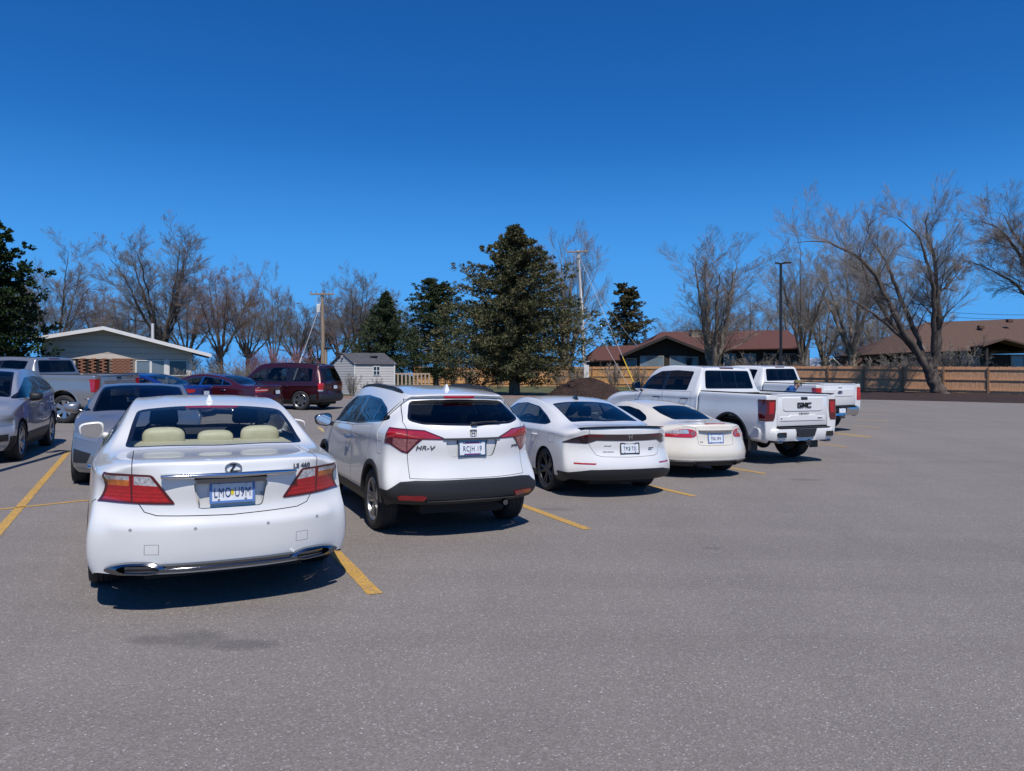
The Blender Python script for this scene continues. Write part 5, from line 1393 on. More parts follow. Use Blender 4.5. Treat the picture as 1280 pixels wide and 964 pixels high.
# ---------------------------------------------------------------- pickups
def pickup(label, pose, scale, paint_m, style, name='pickup_truck', roof=1.0, rim=None, cap=True, lv=3):
    """style: 'gm', 'oval' or 'ram'"""
    L, W = 5.89, 1.02
    root = car_root(name, label, L, pose, scale, 'pickup', 'parked pickups')
    P = paint_m; wy = (1.10, 4.78); wr = .42
    Z = lambda z: 1.40 + (z-1.40)*roof
    T = [(2.10, .03, 1.42, (.45, 1.42), (.76, 1.415), (.86, 1.41), (.955, 1.39)),
         (2.15, .03, 1.60, (.45, 1.60), (.735, 1.60), (.83, 1.58), (.965, 1.40)),
         (2.24, .03, Z(1.84), (.45, Z(1.84)), (.69, Z(1.835)), (.785, Z(1.80)), (.97, 1.405)),
         (2.36, .03, Z(1.935), (.45, Z(1.93)), (.66, Z(1.915)), (.755, Z(1.87)), (.97, 1.405)),
         (3.05, 0, Z(1.965), (.45, Z(1.96)), (.665, Z(1.945)), (.765, Z(1.895)), (.975, 1.40)),
         (3.70, 0, Z(1.94), (.45, Z(1.935)), (.665, Z(1.92)), (.765, Z(1.865)), (.975, 1.395)),
         (4.12, -.03, Z(1.78), (.45, Z(1.775)), (.71, Z(1.75)), (.80, Z(1.70)), (.975, 1.37)),
         (4.56, -.12, 1.42, (.45, 1.415), (.79, 1.39), (.875, 1.365), (.975, 1.32)),
         (5.20, -.06, 1.365, (.45, 1.36), (.79, 1.34), (.88, 1.31), (.97, 1.25)),
         (5.92, -.26, 1.27, (.45, 1.245), (.70, 1.235), (.82, 1.215), (.92, 1.16))]
    S = [[(2, .985, 1.27), (4, .99, 1.26), (5.6, .965, 1.05)], [(2, 1.005, 1.05), (4, 1.01, 1.03), (5.6, .98, .90)], [(2, 1.0, .82), (4, 1.0, .80), (5.6, .985, .74)],
         [(2, .985, .58), (4, .985, .56), (5.6, .97, .58)], [(2, .92, .45), (4, .92, .44), (5.6, .90, .46)]]
    Rr = [(2.095, .03, .98, 1.27), (2.095, .03, 1.0, 1.05), (2.095, .03, .995, .82), (2.095, .03, .98, .58), (2.13, .03, .91, .46)]
    Fr = [(6.04, -.28, .95, 1.05), (6.09, -.28, .97, .88), (6.11, -.28, .975, .72), (6.10, -.28, .96, .58), (6.04, -.26, .90, .48)]
    sh = Shell.from_cage(*body_cage(L, T, S, Rr, Fr), lv=lv)
    std_body(sh, root, L, W, None, (wy[1],), .50, .47, None, None, 1.45)
    rg = round_poly([(-.745, 1.50), (-.665, Z(1.865)), (.665, Z(1.865)), (.745, 1.50)], .06)
    sh.cut(rg, 'y', 'frit', ymax=2.6); sh.cut(inset_poly(rg, .02), 'y', 'rear_glass', src=('frit',), ymax=2.6)
    for sg in (-1, 1): sh.cut([(sg*.20, 1.4), (sg*.222, 1.4), (sg*.222, 2.1), (sg*.20, 2.1)], 'y', 'frit', src=('rear_glass',), ymax=2.6)
    ws = round_poly([(-.76, 4.38), (-.64, 3.78), (.64, 3.78), (.76, 4.38), (0, 4.48)], .07)
    sh.cut(ws, 'z', 'frit2', zmin=1.36); sh.cut(inset_poly(ws, .03), 'z', 'windshield', src=('frit2',), zmin=1.36)
    dlo = [(2.52, 1.455), (2.47, Z(1.84)), (3.05, Z(1.862)), (3.66, Z(1.835)), (4.02, Z(1.71)), (4.42, 1.445), (3.5, 1.435)]
    dl = round_poly(dlo, .05); sh.cut(dl, 'x', 'dlo', mirror=True); sh.cut(inset_poly(dl, .018), 'x', 'side_glass', src=('dlo',), mirror=True)
    sh.cut([(3.32, 1.3), (3.44, 1.3), (3.38, 2.1), (3.28, 2.1)], 'x', 'dlo', src=('side_glass',), mirror=True)
    sh.nested([(3.37, 1.425), (3.37, .55), (2.62, .55), (2.42, .80), (2.36, 1.10), (2.36, 1.425)], 'x', 'gap', 'rear_door', .006, mirror=True)
    sh.nested([(4.46, 1.40), (4.44, 1.0), (4.28, .55), (3.38, .55), (3.38, 1.425)], 'x', 'gap', 'front_door', .006, mirror=True)
    std_emit(sh, root, L, P, M['lining'], 1.5)
    sh.emit_sides('front_door', 'door', P, root); sh.emit_sides('rear_door', 'door', P, root)
    for c in list(root.children):
        if c.name.split('.')[0] == 'door':
            ys = [v.co.y for v in c.data.vertices]; xs = [v.co.x for v in c.data.vertices]
            handle(c, (-1 if sum(xs) < 0 else 1)*.992, min(ys)+.20, 1.26, M['dark_chrome'] if style == 'gm' else M['black'], .26)
    sh.emit('frit', 'window_seal', M['gloss_black'], root, off=.001); sh.emit('frit2', 'window_seal', M['gloss_black'], root, off=-.002)
    sh.emit('rear_glass', 'rear_window', M['glass_dark'], root); sh.emit('windshield', 'windshield', M['glass_mid'], root)
    sh.emit_sides('dlo', 'window_trim', M['gloss_black'], root, off=.001); sh.emit_sides('side_glass', 'side_window', M['glass_dark'], root, off=-.001)
    bm = bmesh.new(); rbox(bm, Vector((0, 2.275, Z(1.905))), (.42, .05, .045), .012, 2, Euler((R(25), 0, 0))); obj_bm('brake_light', bm, M['dark_red_lens'], root, smooth=True, angle=40)
    # cargo box: two side panels that wrap to the tailgate
    sec = [(.84, .95), (.845, 1.25), (.855, 1.41), (.885, 1.447), (.955, 1.447), (.992, 1.42), (.998, 1.33), (1.003, 1.20), (1.02, 1.02), (1.02, .85), (1.005, .68), (.985, .52), (.90, .47)]
    ys = [.045, .055, .12, .35, .8, 1.4, 1.9, 2.06, 2.075]
    for sg in (-1, 1):
        keys = {}; faces = []
        for j, y in enumerate(ys):
            for k, (x, z) in enumerate(sec):
                xx = x
                if j == 0: xx = .735
                if j == 1: xx = x - .022 if x > .9 else x
                if j == len(ys)-1 and x > .88: xx = x - .06
                zz = z - (.012 if j <= 1 and z > 1.4 else 0)
                if j <= 1 and z < .75: zz = .75 - (.75 - z)*.25
                keys[(j, k)] = (sg*xx, y, zz)
        for j in range(len(ys)-1):
            for k in range(len(sec)-1):
                q = [(j, k), (j, k+1), (j+1, k+1), (j+1, k)]
                faces.append(q if sg > 0 else q[::-1])
        s2 = Shell.from_cage(keys, faces, lv=2)
        s2.cut([(wy[0] + .52*math.cos(a), .48 + .52*math.sin(a)) for a in [2*math.pi*k/28 for k in range(28)]], 'x', 'arch', side=sg)
        # the inner wall is not cut: only faces that look outwards were taken
        s2.delete('arch')
        if style == 'gm': lp = [(.775, 1.345), (1.2, 1.345), (1.2, .91), (.835, .915), (.80, .98), (.775, 1.15)]
        elif style == 'ram': lp = [(.80, 1.33), (1.2, 1.33), (1.2, .95), (.84, .95), (.82, 1.1)]
        else: lp = [(.81, 1.34), (1.2, 1.34), (1.2, .95), (.81, .95)]
        lp = [(sg*x, z) for x, z in lp]
        s2.cut(lp, 'y', 'lamp', ymax=.5, out=sg, extra=[((0, .27 if style == 'gm' else .18, 1.1), (0, 1, -.12 if style == 'gm' else -.2))])
        s2.cut([(sg*.80, 1.30), (sg*.95, 1.30), (sg*.95, 1.06), (sg*.83, 1.06)], 'y', 'reverse', src=('lamp',), ymax=.5)
        s2.emit('body', 'bed_side', P, root)
        tl = s2.emit('lamp', 'taillight', M['dark_red_lens'] if style == 'gm' else M['red_lens'], root, off=.008, skirt=.014)
        s2.emit('reverse', 'brake_lens', M['red_lens'] if style == 'gm' else M['bright_red'], tl, off=.009)
        if cap:
            bm = bmesh.new(); rbox(bm, Vector((sg*.915, 1.06, 1.458)), (.10, 2.0, .022), .008, 1); obj_bm('rail_cap', bm, M['black'], root)
    bm = bmesh.new(); box(bm, (-.86, .10, .88), (.86, 2.07, .94)); box(bm, (-.86, 2.062, .942), (.86, 2.085, 1.42)); obj_bm('bed_floor', bm, M['black'], root)
    # tailgate
    bm = bmesh.new()
    rbox(bm, Vector((0, .075, 1.122)), (1.455, .07, .64), .012, 2)
    rbox(bm, Vector((0, .085, 1.436)), (1.45, .11, .035), .012, 2)
    tg = obj_bm('tailgate', bm, P, root, smooth=True, angle=35)
    bm = bmesh.new()
    if style == 'gm':
        P1 = round_poly([(-.60, 1.395), (.60, 1.395), (.585, 1.125), (.50, 1.095), (-.50, 1.095), (-.585, 1.125)], .03)
        A = [bm.verts.new((p[0], .040, p[1])) for p in P1]; B = [bm.verts.new((p[0], .026, p[1])) for p in inset_poly(P1, .018)]
        bm.faces.new(B)
        for k in range(len(A)): bm.faces.new((A[k], A[(k+1) % len(A)], B[(k+1) % len(A)], B[k]))
        P1 = round_poly([(-.66, 1.0), (-.40, 1.0), (-.36, 1.03), (.36, 1.03), (.40, 1.0), (.66, 1.0), (.66, .90), (-.66, .90)], .015)
        A = [bm.verts.new((p[0], .040, p[1])) for p in P1]; B = [bm.verts.new((p[0], .028, p[1])) for p in inset_poly(P1, .012)]
        bm.faces.new(B)
        for k in range(len(A)): bm.faces.new((A[k], A[(k+1) % len(A)], B[(k+1) % len(A)], B[k]))
    else:
        P1 = round_poly([(-.66, 1.30), (.66, 1.30), (.62, 1.06), (-.62, 1.06)], .04)
        A = [bm.verts.new((p[0], .040, p[1])) for p in P1]; B = [bm.verts.new((p[0], .028, p[1])) for p in inset_poly(P1, .02)]
        bm.faces.new(B)
        for k in range(len(A)): bm.faces.new((A[k], A[(k+1) % len(A)], B[(k+1) % len(A)], B[k]))
    obj_bm('tailgate_panel', bm, P, tg, smooth=True, angle=30)
    bm = bmesh.new(); rbox(bm, Vector((.02, .034, 1.365)), (.20 if style != 'oval' else .16, .03, .065), .014, 2); obj_bm('handle', bm, M['gloss_black'] if style != 'oval' else P, tg, smooth=True, angle=40)
    if style == 'gm':
        G_ = [(1, 1), (.12, 1), (0, .88), (0, .12), (.12, 0), (1, 0), (1, .58), (.48, .58), (.48, .37), (.74, .37), (.74, .25), (.25, .25), (.25, .75), (1, .75)]
        M_ = [(0, 0), (0, 1), (.30, 1), (.50, .52), (.70, 1), (1, 1), (1, 0), (.77, 0), (.77, .60), (.60, .16), (.40, .16), (.23, .60), (.23, 0)]
        C_ = [(1, 1), (.12, 1), (0, .88), (0, .12), (.12, 0), (1, 0), (1, .25), (.25, .25), (.25, .75), (1, .75)]
        for k, Lt in enumerate((G_, M_, C_)):
            bm = bmesh.new(); prism_y(bm, [(.02 - .205 + k*.140 + p[0]*.124, 1.175 + p[1]*.108) for p in Lt], .010, .028); obj_bm('brand_letter', bm, M['badge_black'], tg)
        lettering(tg, 'DENALI', (.02, .024, 1.055), .045, M['badge_grey'], sx=1.9, bold=.001, name='trim_badge')
        lettering(tg, 'SIERRA', (.50, .026, .955), .034, M['badge_grey'], sx=1.4, bold=.001, name='model_badge')
        lettering(tg, 'V8', (-.60, .026, .955), .034, M['badge_grey'], sx=1.2, bold=.001, name='model_badge') if False else None
        bm = bmesh.new(); rbox(bm, Vector((-.62, .03, .955)), (.05, .012, .022), .004, 1); obj_bm('side_badge', bm, M['badge_grey'], tg)
    elif style == 'oval':
        bm = bmesh.new(); ring_outline(bm, ellipse(.115, .048), ellipse(.105, .040), .016, .03, (0, 0, 1.20)); e = obj_bm('emblem', bm, M['chrome'], tg)
        bm = bmesh.new(); bm.faces.new([bm.verts.new((p[0], .020, 1.20+p[1])) for p in ellipse(.107, .042)]); obj_bm('emblem_plate', bm, M['plate_ink'], e)
        lettering(tg, 'Ford', (0, .018, 1.20), .075, M['chrome'], sx=1.1, shear=.3, name='brand_letters')
    # bumper
    bmat = P if style == 'gm' else M['chrome']
    bm = bmesh.new(); n = 36; rows = []
    for k in range(n+1):
        t = -1 + 2*k/n; x = 1.03*t; yo = .30*max(0, (abs(t)-.72)/.28)**2
        dz = -.03*max(0, (abs(t)-.6)/.4)
        inn = .09 if abs(x) < .28 else 0
        rows.append([bm.verts.new((x, .10+yo, .765)), bm.verts.new((x, -.02+yo, .755)), bm.verts.new((x, -.055+yo, .735+dz*.2)), bm.verts.new((x, -.065+yo + inn*.6, .66)), bm.verts.new((x, -.05+yo + inn*.6, .56-dz)), bm.verts.new((x, -.02+yo, .50-dz)), bm.verts.new((x, .12+yo, .485-dz))])
    for a, b in zip(rows, rows[1:]):
        for i in range(6): bm.faces.new((a[i], a[i+1], b[i+1], b[i]))
    bu = obj_bm('rear_bumper', bm, bmat, root, smooth=True, angle=40)
    bm = bmesh.new(); rbox(bm, Vector((0, .03, .772)), (1.5, .16, .014), .004, 1); obj_bm('step_pad', bm, M['black'], bu)
    if style == 'gm':
        for sg in (-1, 1):
            bm = bmesh.new(); pp = round_poly([(sg*.58, .685), (sg*.80, .685), (sg*.82, .64), (sg*.79, .58), (sg*.58, .58)], .02)
            A = [bm.verts.new((p[0], -.072 - .006 + .30*max(0, (abs(p[0]/1.03)-.72)/.28)**2, p[1])) for p in pp]; bm.faces.new(A)
            B = [bm.verts.new((p[0], .02, p[1])) for p in pp]
            for k in range(len(A)): bm.faces.new((A[k], A[(k+1) % len(A)], B[(k+1) % len(A)], B[k]))
            obj_bm('bumper_step', bm, M['gloss_black'], bu)
            bm = bmesh.new(); rbox(bm, Vector((sg*.70, .06, .485)), (.14, .20, .055), .022, 3); obj_bm('exhaust_pipe', bm, M['dark_chrome'], root, smooth=True, angle=50)
        bm = bmesh.new(); prism_y(bm, [(-.30, .745), (.30, .745), (.24, .60), (.16, .575), (-.16, .575), (-.24, .60)], -.07, -.02); pr = obj_bm('plate_recess', bm, M['black'], bu)
    else:
        bm = bmesh.new(); prism_y(bm, [(-.22, .735), (.22, .735), (.20, .58), (-.20, .58)], -.062, -.02); pr = obj_bm('plate_recess', bm, M['black'], bu)
        plate(root, 0, -.066, .655, -4, '', M['plate_white'], M['plate_ink'], M['badge_grey'], mid=M['plate_blue'])
    bm = bmesh.new(); box(bm, (-.035, -.10, .42), (.035, .4, .49)); tube(bm, [(0, -.13, .47), (0, -.13, .50)], .012, 8)
    bmesh.ops.create_uvsphere(bm, u_segments=10, v_segments=8, radius=.028, matrix=Matrix.Translation((0, -.13, .52))); box(bm, (-.02, -.16, .44), (.02, -.09, .465))
    obj_bm('tow_hitch', bm, M['dark_chrome'], root)
    # mirrors, cabin, wheels, frame
    for sg in (-1, 1): door_mirror(root, sg*1.16, 4.16, 1.50, M['black'], (.24, .13, .26), stalk=M['black'])
    cabin(root, W, 2.3, 4.5, .9, 3.6, 2.75, M['seat_dark'], .86, 4.0)
    for y in wy: wheel_wells(root, (y,), .48, .52 if y < 2 else .505, W-.025, .40)
    for y, r_ in ((wy[0], .518), (wy[1], .50)): arch_lip(root, y, .48 if y < 2 else .47, r_, W, M['black'] if style == 'gm' else P, .05, xo=1.012, proud=.016)
    bm = bmesh.new(); box(bm, (-.45, .25, .50), (.45, L-.3, .72)); box(bm, (-.9, 1.75, .452), (-.44, 4.2, .60)); box(bm, (.44, 1.75, .452), (.9, 4.2, .60)); obj_bm('underbody', bm, M['under'], root)
    bm = bmesh.new(); tube(bm, [(-.75, wy[0], .40), (.75, wy[0], .40)], .06, 10); bmesh.ops.create_uvsphere(bm, u_segments=14, v_segments=10, radius=.17, matrix=Matrix.Translation((0, wy[0], .40))); obj_bm('rear_axle', bm, M['under'], root, smooth=True)
    if style == 'gm':
        for sg in (-1, 1):
            bm = bmesh.new(); rbox(bm, Vector((sg*.90, .52, .42)), (.26, .015, .30), .005, 1); obj_bm('mud_flap', bm, M['black'], root)
    for y in wy:
        for sg in (-1, 1): wheel(root, sg*.865, y, wr, .29, (6, .17, .13, .66, .14), rim or M['alloy'])
    finish(root, L)
    return root

random.seed(3)
white_sedan(); white_crossover(); fastback_sedan(); cream_coupe()
pickup('white pickup with bold black letters on its tailgate and a black-edged cargo bed', (5.85, 14.45, 27), .97, M['white2'], 'gm', roof=1.12)
pickup('far white pickup with chrome bumper and oval tailgate badge, partly behind the nearer pickup', (9.85, 21.6, 29), 1.0, M['white2'], 'oval', roof=1.05, lv=2)
pickup('silver pickup seen side-on behind the grey crossover, tailgate to the right', (-12.15, 22.3, 81), 1.0, M['silver2'], 'ram', roof=1.02, lv=2)
grey_suv()
maroon_suv()
def facing(nx, ny, deg, L): t = R(deg); return (nx + math.sin(t)*L, ny - math.cos(t)*L, deg)
sedan_like('silver sedan parked nose to nose with the nearest white sedan', facing(-5.5, 10.55, 205, 4.66), 1.0, M['silver'], .97, .92, 1.05, M['red_lens'], lv=3,
           front=[([(.50, .73), (.85, .79), (.88, .73), (.52, .65)], 'hl'), ([(.60, .50), (.84, .56), (.84, .36), (.66, .36)], 'fog'), ([(-.01, .74), (.45, .72), (.40, .40), (-.01, .40)], 'grille')], fin_=False)
sedan_like('deep blue sedan mostly hidden behind the silver pickup, its tail by the dark red sedan', (-10.3, 24.3, 79), 1.04, M['blue'], .95, .92, .985, M['bright_red'], fin_=False)
sedan_like('dark red sedan with bright window line, between the blue sedan and the boxy suv', (-8.45, 26.0, 78), 1.0, M['maroon'], .98, .96, 1.0, M['bright_red'], fin_=False, chrome=M['chrome'], reverse=[(-1.2, .90), (-.5, .90), (-.5, .86), (-1.2, .86)])

# ================================================================== SETTING
def ramp(nt, src, stops):
    cr = nt.nodes.new('ShaderNodeValToRGB')
    els = cr.color_ramp.elements
    while len(els) < len(stops): els.new(0.5)
    for e, (p, c) in zip(els, stops): e.position = p; e.color = (*c, 1) if len(c) == 3 else c
    nt.links.new(src, cr.inputs[0]); return cr.outputs[0]
def noise(nt, src, scale, detail=4, rough=0.5, dist=0.0):
    n = nt.nodes.new('ShaderNodeTexNoise'); n.inputs['Scale'].default_value = scale; n.inputs['Detail'].default_value = detail
    n.inputs['Roughness'].default_value = rough; n.inputs['Distortion'].default_value = dist
    nt.links.new(src, n.inputs['Vector']); return n.outputs['Fac']
def mix(nt, fac, a, b, mode='MIX'):
    m = nt.nodes.new('ShaderNodeMixRGB'); m.blend_type = mode
    for i, v in ((0, fac), (1, a), (2, b)):
        if isinstance(v, (int, float)): m.inputs[i].default_value = v
        elif isinstance(v, tuple): m.inputs[i].default_value = (*v, 1)
        else: nt.links.new(v, m.inputs[i])
    return m.outputs[0]
def mapping(nt, src, scale=(1, 1, 1), loc=(0, 0, 0), rot=(0, 0, 0)):
    mp = nt.nodes.new('ShaderNodeMapping'); mp.inputs['Scale'].default_value = scale; mp.inputs['Location'].default_value = loc; mp.inputs['Rotation'].default_value = rot
    nt.links.new(src, mp.inputs[0]); return mp.outputs[0]
def mathn(nt, op, a, b=None):
    m = nt.nodes.new('ShaderNodeMath'); m.operation = op
    for i, v in ((0, a), (1, b)):
        if v is None: continue
        if isinstance(v, (int, float)): m.inputs[i].default_value = v
        else: nt.links.new(v, m.inputs[i])
    return m.outputs[0]
def bump(nt, b, h, strength, dist):
    bp = nt.nodes.new('ShaderNodeBump'); bp.inputs['Strength'].default_value = strength; bp.inputs['Distance'].default_value = dist
    nt.links.new(h, bp.inputs['Height']); nt.links.new(bp.outputs[0], b.inputs['Normal'])

def asphalt_mat():
    m, nt, b = new_mat('asphalt')
    tc = nt.nodes.new('ShaderNodeTexCoord'); P = tc.outputs['Object']
    big = noise(nt, P, 0.22, 5, 0.6); mid = noise(nt, P, 1.6, 6, 0.65); fine = noise(nt, P, 170, 3, 0.7)
    streak = noise(nt, mapping(nt, P, (0.9, 0.12, 1), rot=(0, 0, R(28))), 1.0, 5, 0.6)
    v = nt.nodes.new('ShaderNodeTexVoronoi'); v.inputs['Scale'].default_value = 112; nt.links.new(P, v.inputs['Vector'])
    v2 = nt.nodes.new('ShaderNodeTexVoronoi'); v2.inputs['Scale'].default_value = 44; nt.links.new(P, v2.inputs['Vector'])
    base = ramp(nt, big, [(0.3, (0.186, 0.166, 0.150)), (0.7, (0.240, 0.213, 0.192))])
    base = mix(nt, 0.5, base, ramp(nt, mid, [(0.3, (0.178, 0.160, 0.145)), (0.7, (0.254, 0.226, 0.203))]))
    base = mix(nt, 0.35, base, ramp(nt, streak, [(0.35, (0.174, 0.155, 0.141)), (0.65, (0.250, 0.222, 0.200))]))
    # aggregate: each chip its own grey, a few nearly white, dark binder between
    sep = nt.nodes.new('ShaderNodeSeparateColor'); nt.links.new(v.outputs['Color'], sep.inputs[0])
    chip = ramp(nt, sep.outputs[0], [(0.0, (0.075, 0.068, 0.070)), (0.45, (0.195, 0.173, 0.157)), (0.85, (0.335, 0.30, 0.265)), (0.965, (0.42, 0.39, 0.37)), (0.975, (0.72, 0.68, 0.64))])
    base = mix(nt, 0.29, base, chip)
    sep2 = nt.nodes.new('ShaderNodeSeparateColor'); nt.links.new(v2.outputs['Color'], sep2.inputs[0])
    far = ramp(nt, v2.outputs['Distance'], [(0.16, (1, 1, 1)), (0.24, (0, 0, 0))])
    rare = ramp(nt, sep2.outputs[1], [(0.955, (0, 0, 0)), (0.96, (1, 1, 1))])
    base = mix(nt, mathn(nt, 'MULTIPLY', far, rare), base, (0.60, 0.58, 0.55))
    base = mix(nt, 0.5, base, ramp(nt, fine, [(0.25, (0.55, 0.55, 0.55)), (0.75, (1.35, 1.35, 1.35))]), 'MULTIPLY')
    # old oil drip stain behind the nearest sedan: a few overlapping soft blobs
    def blob(cx, cy, rx, ry):
        q = mapping(nt, P, (1/rx, 1/ry, 0), (-cx/rx, -cy/ry, 0))
        wn_ = nt.nodes.new('ShaderNodeVectorMath'); wn_.operation = 'LENGTH'; nt.links.new(q, wn_.inputs[0])
        d = mathn(nt, 'ADD', wn_.outputs['Value'], mathn(nt, 'MULTIPLY', mathn(nt, 'SUBTRACT', mid, 0.5), 0.9))
        return ramp(nt, d, [(0.55, (1, 1, 1)), (1.05, (0, 0, 0))])
    st = mathn(nt, 'MAXIMUM', blob(-2.02, 4.58, 0.26, 0.20), blob(-1.70, 4.50, 0.28, 0.12))
    st = mathn(nt, 'MAXIMUM', st, blob(-2.25, 4.56, 0.22, .10))
    for bx, by, rx, ry in ((-1.35, 8.05, .16, .05), (2.0, 7.2, .12, .05), (0.55, 9.2, .3, .1), (5.0, 12.2, .35, .15), (-6.4, 11.5, .3, .12)):
        st = mathn(nt, 'MAXIMUM', st, mathn(nt, 'MULTIPLY', blob(bx, by, rx, ry), 0.8))
    base = mix(nt, mathn(nt, 'MULTIPLY', st, 0.40), base, (0.055, 0.055, 0.062))
    # faint tyre sweeps across the lane and a slightly greyer, older strip
    sw = noise(nt, mapping(nt, P, (0.06, 1.5, 1), rot=(0, 0, R(-52))), 1.0, 3, 0.5, 0.6)
    base = mix(nt, 0.45, base, ramp(nt, sw, [(0.36, (0.86, 0.855, 0.85)), (0.5, (0.97, 0.97, 0.97)), (0.66, (1.03, 1.025, 1.01))]), 'MULTIPLY')
    nt.links.new(base, b.inputs['Base Color'])
    b.inputs['Roughness'].default_value = 0.9; b.inputs['Specular IOR Level'].default_value = 0.3
    bump(nt, b, mathn(nt, 'ADD', v.outputs['Distance'], mathn(nt, 'MULTIPLY', fine, 0.5)), 0.5, 0.006)
    return m

def mulch_mat():
    m, nt, b = new_mat('dark_mulch')
    tc = nt.nodes.new('ShaderNodeTexCoord'); P = tc.outputs['Object']
    v = nt.nodes.new('ShaderNodeTexVoronoi'); v.inputs['Scale'].default_value = 14; nt.links.new(mapping(nt, P, (1, 1.8, 1)), v.inputs['Vector'])
    sep = nt.nodes.new('ShaderNodeSeparateColor'); nt.links.new(v.outputs['Color'], sep.inputs[0])
    c = ramp(nt, sep.outputs[0], [(0, (0.016, 0.008, 0.006)), (0.5, (0.040, 0.019, 0.014)), (1, (0.095, 0.050, 0.037))])
    c = mix(nt, 0.5, c, ramp(nt, noise(nt, P, 1.1, 5), [(0.3, (0.020, 0.011, 0.008)), (0.7, (0.060, 0.032, 0.024))]))
    nt.links.new(c, b.inputs['Base Color']); b.inputs['Roughness'].default_value = 0.95
    bump(nt, b, v.outputs['Distance'], 1.0, 0.06); return m
def lawn_mat():
    m, nt, b = new_mat('dormant_lawn')
    tc = nt.nodes.new('ShaderNodeTexCoord'); P = tc.outputs['Object']
    c = ramp(nt, noise(nt, P, 0.5, 6, 0.65), [(0.35, (0.115, 0.092, 0.045)), (0.5, (0.085, 0.095, 0.032)), (0.68, (0.055, 0.088, 0.022))])
    c = mix(nt, 0.5, c, ramp(nt, noise(nt, P, 30, 4), [(0.25, (0.45, 0.45, 0.45)), (0.75, (1.3, 1.3, 1.3))]), 'MULTIPLY')
    nt.links.new(c, b.inputs['Base Color']); b.inputs['Roughness'].default_value = 0.95; return m

def sheet(name, xs, ys, zoff, material, clip=None):
    xx, yy = np.meshgrid(xs, ys); V = np.stack([xx.ravel(), yy.ravel(), (zg(xx, yy) + zoff).ravel()], 1)
    n = len(xs); q = np.array([[j*n+i, j*n+i+1, (j+1)*n+i+1, (j+1)*n+i] for j in range(len(ys)-1) for i in range(n-1)])
    return structure(link_mesh(name, big_mesh(name, V, q, smooth=True), material))
M['lawn'] = lawn_mat(); M['mulch'] = mulch_mat()
sheet('ground', np.concatenate([np.linspace(-600, -80, 14), np.arange(-76, 77, 4), np.linspace(80, 600, 14)]), np.concatenate([np.linspace(-300, -30, 8), np.arange(-26, 82, 3), np.linspace(90, 900, 20)]), -0.06, M['lawn'])

# tarmac: its far edge follows the kerb line
FAR = [(-80, 37.5), (-12, 37.5), (-7.5, 38.0), (-5.5, 40.5), (-3, 41.0), (2.5, 41.0), (6.5, 40), (15, 40.6), (20, 40.8), (24, 38.6), (27, 36.5), (31, 35.4), (80, 34)]
def far_y(x): return np.interp(x, [a for a, b in FAR], [b for a, b in FAR])
xs = np.arange(-80, 80.1, 1.0); vs = np.linspace(0, 1, 80)
xx = np.repeat(xs[None], len(vs), 0); yy = -12 + (far_y(xs)[None] + 12) * vs[:, None]
V = np.stack([xx.ravel(), yy.ravel(), zg(xx, yy).ravel()], 1); n = len(xs)
q = np.array([[j*n+i, j*n+i+1, (j+1)*n+i+1, (j+1)*n+i] for j in range(len(vs)-1) for i in range(n-1)])
structure(link_mesh('asphalt', big_mesh('asphalt', V, q, smooth=True), asphalt_mat()))

# painted stall lines, draped on the tarmac
def paint_line_mat():
    m, nt, b = new_mat('yellow_line_paint')
    tc = nt.nodes.new('ShaderNodeTexCoord'); P = tc.outputs['Object']
    c = ramp(nt, noise(nt, P, 3, 6, 0.7), [(0.3, (0.50, 0.27, 0.035)), (0.7, (0.66, 0.38, 0.055))])
    wear = ramp(nt, noise(nt, P, 40, 8, 0.8), [(0.46, (0, 0, 0)), (0.57, (1, 1, 1))])
    v = nt.nodes.new('ShaderNodeTexVoronoi'); v.inputs['Scale'].default_value = 62; nt.links.new(P, v.inputs['Vector'])
    c = mix(nt, mathn(nt, 'MULTIPLY', wear, 0.72), c, (0.20, 0.165, 0.13))
    nt.links.new(c, b.inputs['Base Color']); b.inputs['Roughness'].default_value = 0.75
    bump(nt, b, v.outputs['Distance'], 0.5, 0.010); return m
M['line'] = paint_line_mat()
M['old_line'] = mat('worn_pale_line_paint', (0.46, 0.33, 0.15), 0.85, vary=0.2, scale=12)
def stripe(a, b, w, material, name='parking_line'):
    a = Vector(a); b = Vector(b); d = (b-a); L = d.length; d /= L; m = Vector((-d.y, d.x)) * w/2
    k = max(2, int(L/0.07)); V = []; rg = random.Random(int(a.x*100))
    for i in range(k+1):
        p = a + d*L*i/k
        for sg in (-1, 1):
            r_ = p + m*sg*(1 + rg.uniform(-.09, .07)); V.append((r_.x, r_.y, zgf(r_.x, r_.y) + 0.004))
    F = [(2*i, 2*i+1, 2*i+3, 2*i+2)[::-1] for i in range(k)]
    return structure(link_mesh(name, mesh_from(name, V, F), material))
def px2g(px, py):
    d = 10.0
    for _ in range(40): d = (H - zgf((px-640)/FX*d, d)) * FX / (py - YH)
    return ((px-640)/FX*d, d)
hd = Vector((-math.sin(R(26)), math.cos(R(26))))
E1 = Vector(px2g(469, 743)); E2 = Vector(px2g(734.5, 662)); E3 = Vector(px2g(868, 620.5)); E4 = Vector(px2g(957, 592.5))
step = (E4 - E1) / 3
ends = [E1 - step, E1, E2, E3, E4] + [E4 + step*k for k in (1, 2, 3)]
for e in ends[1:]: stripe(e, e + hd*5.6, .115, M['line'])
q0 = Vector(px2g(0, 663)); q1 = Vector(px2g(85, 565)); q1 = q1 - q0; stripe(q0 - q1.normalized()*4.2, q0 + q1*1.02, .10, M['line'])
P0 = Vector(px2g(0, 637)); P1 = Vector(px2g(105, 626)); dd = (P1-P0).normalized()
stripe(P0 - dd*9, P0 + dd*16, .085, M['line'])
